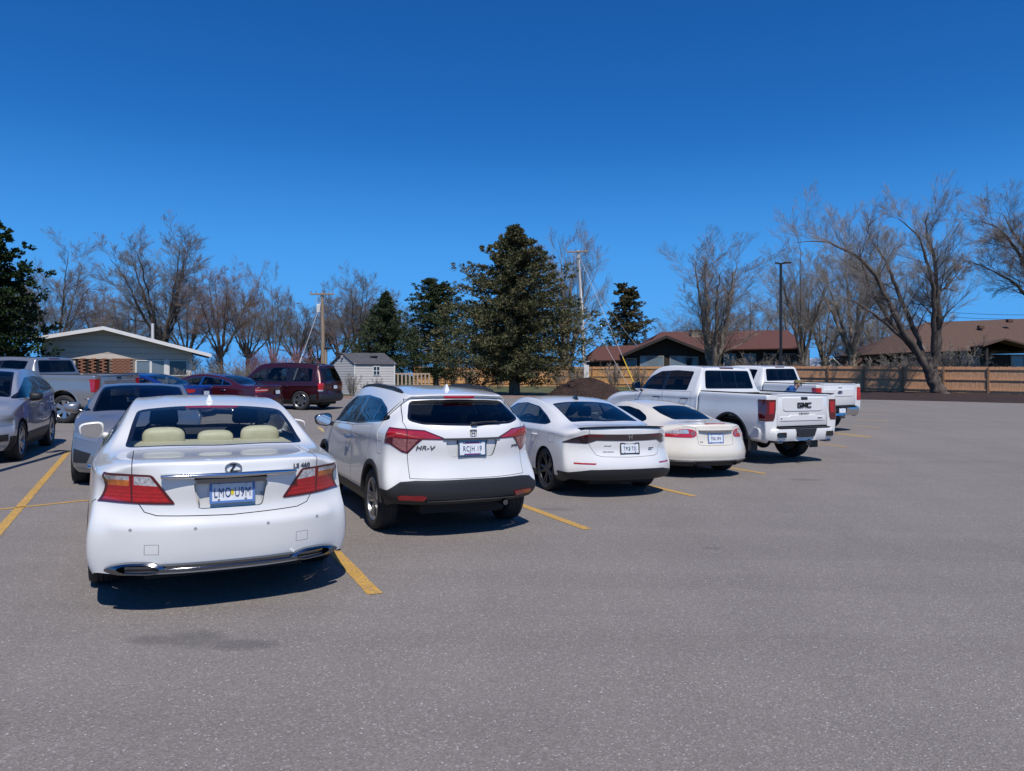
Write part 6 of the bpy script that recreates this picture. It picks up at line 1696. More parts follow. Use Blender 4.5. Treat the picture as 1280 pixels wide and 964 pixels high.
for px0, py0, px1, py1 in ((1045, 542.5, 1087, 547), (1067, 532, 1102, 535.5), (1069, 524, 1110, 527), (1074, 517.5, 1112, 519.5), (1076, 512.5, 1110, 514)):
    stripe(px2g(px0, py0), px2g(px1, py1), .11, M['old_line'])
for px0, py0, px1, py1 in ((80, 519.5, 97, 521.5), (398, 534, 407, 541)): stripe(px2g(px0, py0), px2g(px1, py1), .10, M['old_line'])

# planting bed along the right-hand fence, and the heap of dark mulch
def bed(name, poly_fn, x0, x1, depth, material, amp, seed):
    rg = np.random.RandomState(seed); xs = np.arange(x0, x1, .28); vs = np.linspace(0, 1, 34)
    y0 = far_y(xs) - .12 + rg.uniform(-.05, .05, len(xs)); y1 = poly_fn(xs)
    yy = y0[None] + (y1-y0)[None]*vs[:, None]; xx = np.repeat(xs[None], len(vs), 0)
    ed = np.minimum(1, np.minimum(vs*6, 1))[:, None]
    z = zg(xx, yy) + .01 + ed*(depth + amp*rg.uniform(-1, 1, xx.shape) + .04*np.sin(xx*1.7)*np.cos(yy*1.1))
    V = np.stack([xx.ravel(), yy.ravel(), z.ravel()], 1); n = len(xs)
    q = np.array([[j*n+i, j*n+i+1, (j+1)*n+i+1, (j+1)*n+i] for j in range(len(vs)-1) for i in range(n-1)])
    return structure(link_mesh(name, big_mesh(name, V, q), material))
FENCE = [(-9.5, 69.5), (3.4, 67.0), (13.0, 61.5), (21.6, 55.0), (34.0, 42.4), (46.0, 31.0)]
def fence_y(x): return np.interp(x, [a for a, b in FENCE], [b for a, b in FENCE])
bed('mulch_bed', lambda x: np.maximum(fence_y(x)+.6, far_y(x)+1.0), 10, 44, .10, M['mulch'], .03, 4)
def mound(name, label, c, rx, ry, h, seed):
    rg = np.random.RandomState(seed); nr, na = 26, 72; V = []
    ph = rg.uniform(0, 6, 8)
    for i in range(nr+1):
        t = i/nr
        for k in range(na):
            a = 2*math.pi*k/na; wob = 1 + .07*math.sin(2*a+ph[0]) + .05*math.sin(3*a+ph[1]) + .03*math.sin(7*a+ph[2])
            x = c[0] + rx*t*wob*math.cos(a); y = c[1] + ry*t*wob*math.sin(a)
            z = zgf(x, y) - .05 + h*(1 - t**1.9)*(1 + .07*math.sin(5*a+ph[3])*t + .05*math.sin(9*a + 7*t + ph[4])) + rg.uniform(-.05, .05)*(1 if t < .97 else .3)
            V.append((x, y, z))
    q = [(i*na+k, (i+1)*na+k, (i+1)*na+(k+1) % na, i*na+(k+1) % na) for i in range(nr) for k in range(na)]
    o = link_mesh(name, big_mesh(name, np.array(V), np.array(q)), M['mulch'])
    return tag(o, label, 'mulch heap')
mound('mulch_pile', 'heap of dark brown mulch in front of the white utility pole', (4.55, 43.5), 2.35, 2.0, 1.12, 5)

# kerb in front of the shed
def kerb(pts, h=.13, w=.16, material=None):
    for a, b in zip(pts, pts[1:]):
        a = Vector(a); b = Vector(b); d = (b-a); L = d.length; d /= L; m = Vector((-d.y, d.x))*w/2; k = max(1, int(L/1.5)); V = []; F = []
        for i in range(k+1):
            p = a + d*L*i/k
            for sg, hz in ((-1, -.05), (-1, h), (1, h), (1, -.05)):
                r_ = p + m*sg; V.append((r_.x, r_.y, zgf(r_.x, r_.y) + hz))
        for i in range(k):
            o = 4*i
            for j in range(3): F.append((o+j, o+j+1, o+5+j, o+4+j))
        structure(link_mesh('kerb', mesh_from('kerb', V, F), material))
M['kerb'] = mat('kerb_concrete', (0.30, 0.20, 0.16), 0.9, vary=0.2, scale=3)
kerb([(-60, 37.55), (-12, 37.55), (-7.4, 38.05), (-5.4, 40.6), (-2.9, 41.1), (2.4, 41.1)], material=M['kerb'])

# ------------------------------------------------------------------ timber fence
M['cedar'] = mat('cedar_boards', (0.60, 0.325, 0.17), 0.85, vary=0.3, scale=5, stretch=(6, 6, .6))
M['cedar2'] = mat('cedar_boards_orange', (0.62, 0.33, 0.13), 0.85, vary=0.3, scale=4, stretch=(6, 6, .6))
M['post'] = mat('cedar_post', (0.30, 0.165, 0.09), 0.9, vary=0.3, scale=6)
def build_fence():
    segs = [[Vector(FENCE[i]) for i in r] for r in ([0, 1, 2, 3], [3, 4, 5])]
    labels = ['long orange timber fence behind the big cedar and the pickups', 'sunlit timber fence on the right behind the leaning bare tree and the mulch bed']
    rg = random.Random(8); hgt = 1.83
    for si, pts in enumerate(segs):
        mid_ = pts[len(pts)//2]
        root = thing('timber_fence', labels[si], 'fence', (mid_.x, mid_.y, zgf(mid_.x, mid_.y)), 0, 'timber fence stretches'); inv = -root.location
        for a, b in zip(pts, pts[1:]):
            L = (b-a).length; nb = max(1, round(L/2.42)); d = (b-a)/L; m = Vector((d.y, -d.x))      # m looks towards the camera
            if m.y > 0: m = -m
            for i in range(nb):
                p = a + d*L*i/nb; w = L/nb; bm = bmesh.new(); np_ = int(w/.142); pw = w/np_
                z0 = zgf(*(p + d*w/2)); 
                for k in range(np_):
                    c = p + d*(k+.5)*pw; th = .008*rg.uniform(.3, 1.5); top = hgt + rg.uniform(-.02, .02); zz = zgf(c.x, c.y)
                    h0 = .04 + rg.uniform(0, .02); e = d*(pw*.47)
                    q = [c - e + m*th, c + e + m*th, c + e + m*(th-.02), c - e + m*(th-.02)]
                    lo = [bm.verts.new((v.x, v.y, zz+h0)) for v in q]; hi = [bm.verts.new((v.x, v.y, zz+top)) for v in q]
                    bm.faces.new(hi)
                    for j in range(4): bm.faces.new((lo[j], lo[(j+1) % 4], hi[(j+1) % 4], hi[j]))
                for hz in (.28, .95, 1.62):                         # rails on this side
                    r0 = p + d*.05; r1 = p + d*(w-.05)
                    q = [r0 + m*.06, r1 + m*.06, r1 + m*.02, r0 + m*.02]; za = [zgf(v.x, v.y) for v in q]
                    lo = [bm.verts.new((v.x, v.y, zz_+hz)) for v, zz_ in zip(q, za)]; hi = [bm.verts.new((v.x, v.y, zz_+hz+.085)) for v, zz_ in zip(q, za)]
                    bm.faces.new(hi); bm.faces.new(lo[::-1])
                    for j in range(4): bm.faces.new((lo[j], lo[(j+1) % 4], hi[(j+1) % 4], hi[j]))
                o = obj_bm('fence_panel', bm, M['cedar2'] if si == 0 else M['cedar'], root); o.location = inv; stuff(o)
                bm = bmesh.new(); zz = zgf(p.x, p.y); e = d*.055
                q = [p - e + m*.115, p + e + m*.115, p + e + m*.005, p - e + m*.005]
                lo = [bm.verts.new((v.x, v.y, zz-.1)) for v in q]; hi = [bm.verts.new((v.x, v.y, zz+hgt-.02)) for v in q]; bm.faces.new(hi)
                for j in range(4): bm.faces.new((lo[j], lo[(j+1) % 4], hi[(j+1) % 4], hi[j]))
                o = obj_bm('fence_post', bm, M['post'], root); o.location = inv
build_fence()
# low white picket railing beside the shed
M['white_wood'] = mat('weathered_tan_wood', (0.46, 0.36, 0.28), 0.7, vary=0.1, scale=4)
def picket():
    a = at(487, 47); b = at(536, 48.5); z = a.z
    root = thing('picket_fence', 'low tan picket railing between the grey shed and the cedars', 'fence', a)
    d = (b-a); L = Vector((d.x, d.y)).length; d = Vector((d.x, d.y, 0)).normalized()
    for hz in (.35, 1.18):
        bm = bmesh.new(); p0 = Vector((0, 0, hz)); p1 = d*L + Vector((0, 0, hz)); n_ = Vector((d.y, -d.x, 0))*.03
        q = [p0+n_, p1+n_, p1-n_, p0-n_]; lo = [bm.verts.new(v) for v in q]; hi = [bm.verts.new(v + Vector((0, 0, .10))) for v in q]
        bm.faces.new(hi); bm.faces.new(lo[::-1])
        for j in range(4): bm.faces.new((lo[j], lo[(j+1) % 4], hi[(j+1) % 4], hi[j]))
        obj_bm('rail', bm, M['white_wood'], root)
    me = None; k = int(L/.26)
    for i in range(k+1):
        if me is None:
            bm = bmesh.new(); box(bm, (-.055, -.012, .08), (.055, .012, 1.28)); me = bpy.data.meshes.new('picket'); bm.to_mesh(me); bm.free(); me.materials.append(M['white_wood'])
        o = link_mesh('picket', me, None, root); o.location = d*(i*L/k) + Vector((d.y, -d.x, 0))*.045; o.rotation_euler = (0, 0, math.atan2(d.y, d.x))
picket()

# ------------------------------------------------------------------ buildings
def lap_siding(root, name, a, b, z0, z1, top=None, pitch=.19, material=None, lean=.018):
    """horizontal lap boards between ground points a and b (root space); top(t) gives the wall height at t"""
    a = Vector(a); b = Vector(b); d = (b-a); L = d.length; d = d/L; nrm = Vector((d.y, -d.x, 0)); k = int((z1-z0)/pitch)
    for i in range(k):
        za = z0 + i*pitch; zb = min(z1, za+pitch)
        t0, t1 = 0.0, 1.0
        if top:
            ts = [t for t in np.linspace(0, 1, 60) if top(t) >= zb - .02]
            if not ts: continue
            t0, t1 = ts[0], ts[-1]
        bm = bmesh.new(); p0 = a + d*L*t0; p1 = a + d*L*t1
        lo = [p0 + nrm*lean, p1 + nrm*lean, p1 - nrm*.04, p0 - nrm*.04]; hi = [p0 + nrm*.003, p1 + nrm*.003, p1 - nrm*.04, p0 - nrm*.04]
        A = [bm.verts.new((v.x, v.y, za)) for v in lo]; B = [bm.verts.new((v.x, v.y, zb)) for v in hi]
        bm.faces.new(A[::-1]); bm.faces.new(B)
        for j in range(4): bm.faces.new((A[j], A[(j+1) % 4], B[(j+1) % 4], B[j]))
        obj_bm(name, bm, material, root)
def slab(root, name, pts, th, material):
    """a sloping slab from four top points, thickness downwards"""
    bm = bmesh.new(); P = [Vector(p) for p in pts]; n = (P[1]-P[0]).cross(P[2]-P[0]).normalized()
    if n.z < 0: n = -n
    A = [bm.verts.new(p) for p in P]; B = [bm.verts.new(p - n*th) for p in P]; k = len(P)
    bm.faces.new(A); bm.faces.new(B[::-1])
    for j in range(k): bm.faces.new((A[j], B[j], B[(j+1) % k], A[(j+1) % k]))
    return obj_bm(name, bm, material, root)
def wallbox(root, name, a, b, material):
    bm = bmesh.new(); box(bm, a, b); return obj_bm(name, bm, material, root)
M['siding_grey'] = mat('pale_vinyl_siding', (0.50, 0.47, 0.44), 0.7, vary=0.06, scale=2)
M['shingle_grey'] = mat('grey_shingle', (0.07, 0.07, 0.078), 0.9, vary=0.3, scale=9)
M['shingle_red'] = mat('red_brown_shingle', (0.100, 0.038, 0.029), 0.9, vary=0.25, scale=5, stretch=(1, 1, 6))
M['shingle_brown'] = mat('brown_shingle', (0.105, 0.061, 0.042), 0.9, vary=0.3, scale=5, stretch=(1, 1, 6))
M['dark_wood'] = mat('dark_stained_wood', (0.028, 0.022, 0.020), 0.85, vary=0.2, scale=4)
M['window_dark'] = mat('dark_window', (0.02, 0.025, 0.03), 0.05, coat=0.5)
M['window_sky_tint'] = mat('window_painted_sky', (0.16, 0.20, 0.23), 0.08, coat=0.6)  # sky reflection painted into the pane colour
M['trim_white'] = mat('white_trim', (0.66, 0.64, 0.61), 0.6)
M['fascia'] = mat('white_fascia', (0.74, 0.72, 0.69), 0.55, vary=0.05, scale=3)
M['gable_white'] = mat('pale_gable_board', (0.56, 0.49, 0.42), 0.75, vary=0.05, scale=3)
M['panel_grey'] = mat('grey_gable_board', (0.30, 0.275, 0.255), 0.75, vary=0.07, scale=3)
M['brick'] = mat('red_brown_brick', (0.23, 0.105, 0.065), 0.9, vary=0.35, scale=3)
M['mortar'] = mat('mortar', (0.25, 0.20, 0.16), 0.95)
M['stone'] = mat('pale_chimney_stone', (0.33, 0.27, 0.20), 0.9, vary=0.3, scale=5)

def shed():
    # corner nearest the camera at px 443; the gable looks left-forward, the long side right
    c = at(443.5, 43); g = zgf(c.x, c.y)
    root = thing('garden_shed', 'small pale grey shed with a dark gable roof and one four-pane window', 'shed', (c.x, c.y, g))
    u = Vector((math.cos(R(14)), math.sin(R(14)), 0)); v = Vector((-u.y, u.x, 0)); W_, D_, he, hr = 2.35, 2.3, 1.86, 2.50
    # long side from the corner along u; gable along v direction turned to the left
    g0 = Vector((0, 0, 0)); gl = Vector((-1.75, 1.45, 0))
    lap_siding(root, 'siding_board', g0, u*W_, 0, he, pitch=.155, material=M['siding_grey'])
    lap_siding(root, 'siding_board', gl, g0, 0, hr, top=lambda t: he + (hr-he)*(1-abs(2*t-1)), pitch=.155, material=M['siding_grey'])
    bm = bmesh.new(); B = [gl*.985 + Vector((0, .05, 0)), g0 + Vector((-.02, .06, 0)), u*W_ + Vector((-.05, .05, 0)), u*W_ + gl*.98]
    lo = [bm.verts.new(p) for p in B]; hi = [bm.verts.new(p + Vector((0, 0, he-.02))) for p in B]; bm.faces.new(hi)
    for j in range(4): bm.faces.new((lo[j], lo[(j+1) % 4], hi[(j+1) % 4], hi[j]))
    obj_bm('wall', bm, M['siding_grey'], root)
    bm = bmesh.new(); q = [gl*.97 + Vector((.05, .05, he-.02)), g0*1 + Vector((-.05, .05, he-.02)), gl*.5 + Vector((0, .05, hr-.03))]; bm.faces.new([bm.verts.new(p) for p in q]); obj_bm('gable', bm, M['siding_grey'], root)
    rd = gl*.5; up = Vector((0, 0, 1)); ov = gl.normalized()*.12
    slab(root, 'roof', [g0 - ov - u*.10 + up*(he-.05), u*(W_+.12) - ov + up*(he-.05), u*(W_+.12) + rd + up*(hr+.02), rd - u*.10 + up*(hr+.02)], .06, M['shingle_grey'])
    slab(root, 'roof', [gl + ov - u*.10 + up*(he-.05), gl + ov + u*(W_+.12) + up*(he-.05), u*(W_+.12) + rd + up*(hr+.018), rd - u*.10 + up*(hr+.018)], .06, M['shingle_grey'])
    n = Vector((u.y, -u.x, 0))
    wc = u*1.28 + up*1.42 + n*.03
    f = bmesh.new(); 
    def bar(x0, x1, z0, z1, y=.02):
        q = [wc + u*x0 + up*z0, wc + u*x1 + up*z0, wc + u*x1 + up*z1, wc + u*x0 + up*z1]
        A = [f.verts.new(p + n*y) for p in q]; B_ = [f.verts.new(p - n*.02) for p in q]; f.faces.new(A)
        for j in range(4): f.faces.new((A[j], B_[j], B_[(j+1) % 4], A[(j+1) % 4]))
    for a in ((-.21, .21, -.28, -.24), (-.21, .21, .24, .28), (-.21, -.17, -.24, .24), (.17, .21, -.24, .24), (-.02, .02, -.24, .24), (-.17, -.02, -.02, .02), (.02, .17, -.02, .02)): bar(*a)
    w = obj_bm('window', f, M['trim_white'], root)
    for xx_ in (-.095, .095):
        for zz_ in (-.13, .13):
            bm = bmesh.new(); bm.faces.new([bm.verts.new(wc + u*(xx_+a) + up*(zz_+b)) for a, b in ((-.075, -.11), (.075, -.11), (.075, .11), (-.075, .11))]); obj_bm('pane', bm, M['window_dark'], w)
    bm = bmesh.new(); p = u*1.55 + rd*.62 - ov*.3 + up*(he + (hr-he)*.62 + .05); rbox(bm, p, (.42, .30, .05), .01, 1); obj_bm('roof_vent', bm, M['black'], root)
    for cpos in (g0, u*W_):
        bm = bmesh.new(); rbox(bm, cpos + up*(he/2) + n*.01, (.08, .08, he), .005, 1); obj_bm('corner_board', bm, M['trim_white'], root)
    bm = bmesh.new(); p = gl*.5 + Vector((-.05, -.06, hr-.22)); rbox(bm, p, (.16, .06, .18), .02, 1); obj_bm('gable_vent', bm, M['panel_grey'], root)
shed()

def ranch():
    d = 47.0; c = at(130, d); g = zgf(c.x, c.y); th = R(24)
    root = thing('ranch_building', 'low building with a wide white-edged gable, grey boards above brick, behind the silver pickup', 'building', (c.x, d, g), th)
    def X(px):
        k = (px-640)/FX; return (k*d - c.x)/(math.cos(th) - k*math.sin(th))
    def Z(py, px=130): return H - (py-YH)*(d + X(px)*math.sin(th))/FX - g
    xl, xr = X(52), X(240)                                         # wall
    rl, rp, rr = (X(38), Z(424, 38)), (X(131), Z(409.5, 131)), (X(264), Z(443.5, 264))
    zb, zs = Z(462), Z(448.5)
    def roofz(x):
        return np.interp(x, [rl[0], rp[0], rr[0]], [rl[1], rp[1], rr[1]])
    # gable boards: wide flat boards with a shadow line between
    k = 5; zt = rp[1] - .10; zs0 = zs - .02
    hgt = (zt - zs0)/k
    for i in range(k):
        z0 = zs0 + i*hgt; z1 = z0 + hgt - .022; pts = []
        xs_ = np.linspace(xl, xr, 80); ok = [x for x in xs_ if roofz(x) - .12 > z0 + .05]
        if not ok: continue
        x0, x1 = ok[0], ok[-1]
        top = [(x, min(z1, roofz(x) - .12)) for x in np.linspace(x0, x1, 14)]
        bm = bmesh.new(); prism_y(bm, [(x0, z0)] + top + [(x1, z0)], -.02 - .006*(i % 2), .06); obj_bm('gable_board', bm, M['gable_white'], root)
    bm = bmesh.new(); prism_y(bm, [(xl, 0), (xl, roofz(xl)-.2), (rp[0], rp[1]-.2), (xr, roofz(xr)-.2), (xr, 0)], .06, 7); obj_bm('wall', bm, M['gable_white'], root)
    # roof planes and white fascias
    for (p, q) in ((rl, rp), (rp, rr)):
        slab(root, 'roof', [(p[0], -.85, p[1]), (q[0], -.85, q[1]), (q[0], 7.5, q[1]), (p[0], 7.5, p[1])], .10, M['shingle_grey'])
        bm = bmesh.new(); prism_y(bm, [(p[0], p[1]+.03), (q[0], q[1]+.03), (q[0], q[1]-.20), (p[0], p[1]-.20)], -.92, -.855); obj_bm('fascia', bm, M['fascia'], root)
    # brick panel, with an open screen of bricks on the left
    bw, bh = .30, .105; x0, x1 = X(94), X(168)
    wallbox(root, 'screen_backing', (x0, .055, 0), (X(137), .07, zs), M['gap'])
    wallbox(root, 'mortar', (X(137), -.02, 0), (x1, .054, zs), M['mortar'])
    me = None; i = 0; z = 1.0; rg = random.Random(2); tops = zs
    cnt = 0
    while z < tops and cnt < 300:
        x = x0 + (i % 2)*bw/2
        while x < x1 - bw and cnt < 300:
            screen = x < X(137)
            if not (screen and int((x-x0)/bw + .01) % 2 == i % 2):
                if me is None:
                    bm = bmesh.new(); rbox(bm, Vector((0, 0, 0)), (bw-.018, .10, bh-.018), .006, 1); me = bpy.data.meshes.new('brick'); bm.to_mesh(me); bm.free(); me.materials.append(M['brick'])
                o = link_mesh('brick', me, None, root); o.location = (x+bw/2, -.02 + rg.uniform(-.008, .008), z+bh/2); cnt += 1
            x += bw
        z += bh; i += 1
    # windows under the gable
    for px0, px1, kind in ((169.5, 188.5, 'sky'), (188.5, 206.5, 'sky'), (210.5, 234.5, 'dark')):
        a, b_ = X(px0), X(px1); zt_, z0_ = Z(450.2, px0), Z(470, px0)
        f = bmesh.new()
        for q in (((a, -.08, zt_-.06), (b_, .02, zt_)), ((a, -.081, z0_), (a+.07, .02, zt_-.06)), ((b_-.07, -.081, z0_), (b_, .02, zt_-.06)), ((a+.07, -.079, z0_), (b_-.07, .02, z0_+.06))): box(f, *q)
        w = obj_bm('window', f, M['trim_white'], root)
        bm = bmesh.new(); box(bm, (a+.07, -.035, z0_+.06), (b_-.07, -.02, zt_-.06)); obj_bm('pane', bm, M['window_sky_tint'] if kind == 'sky' else M['window_dark'], w)
    wallbox(root, 'pillar', (X(206.5), -.10, 0), (X(210.5), .02, zs), M['trim_white'])
    wallbox(root, 'pillar', (X(235), -.10, 0), (X(239.5), .02, Z(454)), M['trim_white'])
    bm = bmesh.new(); tube(bm, [(X(189), 2, Z(426, 189)-.4), (X(189), 2, Z(402, 189))], .10, 10); obj_bm('flue_pipe', bm, M['trim_white'], root, smooth=True, angle=50)
ranch()

def right_house():
    """long dark house with a red-brown roof behind the fence"""
    d = 82.0; c = at(880, d); g = zgf(c.x, c.y)
    root = thing('house', 'long dark house with red-brown roof, cross gable and stone chimney behind the pickups', 'house', (c.x, d, g))
    X = lambda px, dd=d: (px-640)/FX*dd - c.x
    Z = lambda py, dd=d: H - (py-YH)*dd/FX - g
    # main body and roof plane facing the camera
    wallbox(root, 'wall', (X(800), 0, 0), (X(1012), 9, Z(437)), M['dark_wood'])
    slab(root, 'roof', [(X(795), -1.0, Z(438.5, d-1)), (X(1003), -1.0, Z(435, d-1)), (X(1006), 5.0, Z(412.5, d+5)), (X(838), 5.0, Z(415, d+5))], .14, M['shingle_red'])
    slab(root, 'roof', [(X(795), 11.0, Z(438, d-1)), (X(1003), 11.0, Z(435, d-1)), (X(1006), 5.0, Z(412.5, d+5)-.01), (X(838), 5.0, Z(415, d+5)-.01)], .14, M['shingle_red'])
    bm = bmesh.new(); prism_x(bm, [(-.9, 0), (-.9, Z(435, d-1)-.1), (5, Z(412.5, d+5)-.16), (10.8, Z(435, d-1)-.1), (10.8, 0)], X(1004)-.1, X(1006)+.05); obj_bm('end_wall', bm, M['panel_grey'], root)
    # cross gable coming forward
    gx0, gxp, gx1 = X(778, d-5), X(833, d-5), X(893, d-5); ze, zp = Z(443, d-5), Z(419.5, d-5)
    bm = bmesh.new(); prism_y(bm, [(gx0+.5, 0), (gx0+.5, ze-.05), (gxp, zp-.25), (gx1-.5, ze-.05), (gx1-.5, 0)], -3.9, 3); obj_bm('gable_wall', bm, M['dark_wood'], root)
    slab(root, 'roof', [(gx0, -5, ze), (gxp, -5, zp), (gxp, 4.9, zp), (gx0, 4.9, ze)], .16, M['shingle_red'])
    slab(root, 'roof', [(gx1, -5, ze), (gxp, -5, zp-.01), (gxp, 4.9, zp-.01), (gx1, 4.9, ze)], .16, M['shingle_red'])
    for a, b in (((gx0, ze), (gxp, zp)), ((gxp, zp), (gx1, ze))):
        bm = bmesh.new(); prism_y(bm, [(a[0], a[1]+.02), (b[0], b[1]+.02), (b[0], b[1]-.28), (a[0], a[1]-.28)], -5.09, -5.01); obj_bm('barge_board', bm, M['dark_wood'], root)
    for px0, px1, py0, py1, m_ in ((801, 829, 446, 460, 'window_sky_tint'), (838, 858, 446, 460, 'window_sky_tint'), (859, 872, 447, 460, 'window_dark'), (783, 795, 449, 460, 'window_dark')):
        f = bmesh.new(); a, b = X(px0, d-4), X(px1, d-4); z1, z0 = Z(py0, d-4), Z(py1, d-4)
        for q in (((a-.08, -4.0, z1), (b+.08, -3.91, z1+.1)), ((a-.08, -4.001, z0-.1), (a, -3.912, z1)), ((b, -4.001, z0-.1), (b+.08, -3.912, z1)), ((a, -3.999, z0-.1), (b, -3.911, z0))): box(f, *q)
        w = obj_bm('window', f, M['panel_grey'], root)
        bm = bmesh.new(); box(bm, (a, -3.96, z0), (b, -3.92, z1)); obj_bm('pane', bm, M[m_], w)
    for px in (905, 930, 955, 980):
        f = bmesh.new(); a, b = X(px), X(px+14); z1, z0 = Z(443), Z(462)
        for q in (((a-.08, -.1, z1), (b+.08, -.01, z1+.1)), ((a-.08, -.101, z0), (a, -.012, z1)), ((b, -.101, z0), (b+.08, -.012, z1))): box(f, *q)
        w = obj_bm('window', f, M['panel_grey'], root)
        bm = bmesh.new(); box(bm, (a, -.06, z0), (b, -.02, z1)); obj_bm('pane', bm, M['window_dark'], w)
    bm = bmesh.new(); rbox(bm, Vector(((X(873)+X(886))/2, 3.5, (Z(411)+Z(440))/2)), (X(886)-X(873), .9, Z(411)-Z(440)), .03, 1); ch = obj_bm('chimney', bm, M['stone'], root)
    bm = bmesh.new(); rbox(bm, Vector(((X(873)+X(886))/2, 3.5, Z(411)+.04)), (X(886)-X(873)+.2, 1.1, .12), .02, 1); obj_bm('chimney_cap', bm, M['mortar'], ch)
    # lower wing on the left
    d2 = 78
    root2 = thing('house_wing', 'low wing with a plain red roof beside the white utility pole', 'house', (X(765, d2)+c.x, d2, g))
    X2 = lambda px, dd=d2: (px-640)/FX*dd - ((765-640)/FX*d2 + 0); X2 = lambda px, dd=d2: (px-640)/FX*dd - root2.location.x
    wallbox(root2, 'wall', (X2(736), .6, 0), (X2(796), 6, Z(450, d2)), M['dark_wood'])
    slab(root2, 'roof', [(X2(731), 0, Z(451, d2)), (X2(792), 0, Z(449.5, d2)), (X2(800, d2+4), 4, Z(431.5, d2+4)), (X2(748, d2+4), 4, Z(433, d2+4))], .14, M['shingle_red'])
    slab(root2, 'roof', [(X2(731), 8, Z(451, d2)), (X2(792), 8, Z(449.5, d2)), (X2(800, d2+4), 4, Z(431.5, d2+4)-.01), (X2(748, d2+4), 4, Z(433, d2+4)-.01)], .14, M['shingle_red'])
right_house()

def far_right_house():
    d = 64.0; c = at(1230, d); g = zgf(c.x, c.y)
    root = thing('house', 'wide brown-roofed house at the right edge behind the fence, its windows in deep shade', 'house', (c.x, d, g))
    X = lambda px, dd=d: (px-640)/FX*dd - c.x
    Z = lambda py, dd=d: H - (py-YH)*dd/FX - g
    wallbox(root, 'wall', (X(1146), .0, 0), (X(1420), 10, Z(443)), M['dark_wood'])
    # low hipped plane on the left, taller main plane on the right
    slab(root, 'roof', [(X(1124), -1.2, Z(440.5, d-1.2)), (X(1235), -1.2, Z(438, d-1.2)), (X(1430), -1.2, Z(433, d-1.2)), (X(1430), 6, Z(395.5, d+6)), (X(1206), 6, Z(403, d+6))], .16, M['shingle_brown'])
    slab(root, 'roof', [(X(1124), 13, Z(440.5, d-1.2)), (X(1430), 13, Z(433, d-1.2)), (X(1430), 6, Z(395.5, d+6)-.02), (X(1206), 6, Z(403, d+6)-.02)], .16, M['shingle_brown'])
    slab(root, 'roof', [(X(1124), -1.2, Z(440.5, d-1.2)), (X(1124), 13, Z(440.5, d-1.2)), (X(1206), 6, Z(403, d+6)-.03)], .16, M['shingle_brown'])
    # porch gable towards the camera
    slab(root, 'porch_roof', [(X(1228, d-4), -4, Z(431.5, d-4)), (X(1256, d-4), -4, Z(422.5, d-4)), (X(1256, d), 3.5, Z(422.5, d-4)), (X(1228, d), 3.5, Z(431.5, d-4))], .14, M['shingle_brown'])
    slab(root, 'porch_roof', [(X(1300, d-4), -4, Z(434, d-4)), (X(1256, d-4), -4, Z(422.5, d-4)-.01), (X(1256, d), 3.5, Z(422.5, d-4)-.01), (X(1300, d), 3.5, Z(434, d-4))], .14, M['shingle_brown'])
    for px in (1233, 1297):
        bm = bmesh.new(); box(bm, (X(px, d-3.7)-.1, -3.8, 0), (X(px, d-3.7)+.1, -3.6, Z(432, d-4)-.1)); obj_bm('porch_post', bm, M['dark_wood'], root)
    for px0, px1, m_ in ((1264, 1279, 'window_sky_tint'), (1150, 1158, 'window_sky_tint'), (1163, 1170, 'trim_white'), (1200, 1222, 'window_dark')):
        f = bmesh.new(); a, b = X(px0), X(px1); z1, z0 = Z(446), Z(468)
        for q in (((a-.1, -.1, z1), (b+.1, -.01, z1+.12)), ((a-.1, -.101, z0), (a, -.012, z1)), ((b, -.101, z0), (b+.1, -.012, z1))): box(f, *q)
        w = obj_bm('window', f, M['panel_grey'], root)
        bm = bmesh.new(); box(bm, (a, -.06, z0), (b, -.02, z1)); obj_bm('pane', bm, M[m_], w)
    for px, py in ((1226, 409), (1262, 401), (1229, 417)):
        t = (px-1186)/(1430-1186); dd = d + 3.5
        bm = bmesh.new(); rbox(bm, Vector((X(px, dd), 3.5, Z(py, dd))), (.5 if py < 410 else .22, .4, .32), .03, 1); obj_bm('roof_vent', bm, M['shingle_brown'] if py < 415 else M['trim_white'], root)
far_right_house()
def tiny_house(px, w_px, py_eave, py_peak, d, label, roof_m, wall_m):
    c = at(px, d); g = zgf(c.x, c.y); root = thing('distant_house', label, 'house', (c.x, d, g), 0, 'small houses far beyond the fence')
    hw = w_px/2/FX*d; ze = H-(py_eave-YH)*d/FX-g; zp = H-(py_peak-YH)*d/FX-g
    bm = bmesh.new(); prism_y(bm, [(-hw*.88, 0), (-hw*.88, ze+.1), (0, zp-.15), (hw*.88, ze+.1), (hw*.88, 0)], .5, 8); obj_bm('wall', bm, wall_m, root)
    for sg in (-1, 1): slab(root, 'roof', [(sg*hw, 0, ze), (0, 0, zp - .005*sg), (0, 9, zp - .005*sg), (sg*hw, 9, ze)], .14, roof_m)
    bm = bmesh.new(); box(bm, (-.6, .42, ze*.45), (.6, .49, ze*.85)); obj_bm('window', bm, M['window_sky_tint'], root)
tiny_house(1041, 26, 458, 446.5, 105, 'small pale gable far beyond the fence, right of the black lamp post', M['trim_white'], M['panel_grey'])
tiny_house(1083, 30, 457, 445, 110, 'small brown gable far beyond the fence, left of the leaning bare tree', M['shingle_brown'], M['brick'])

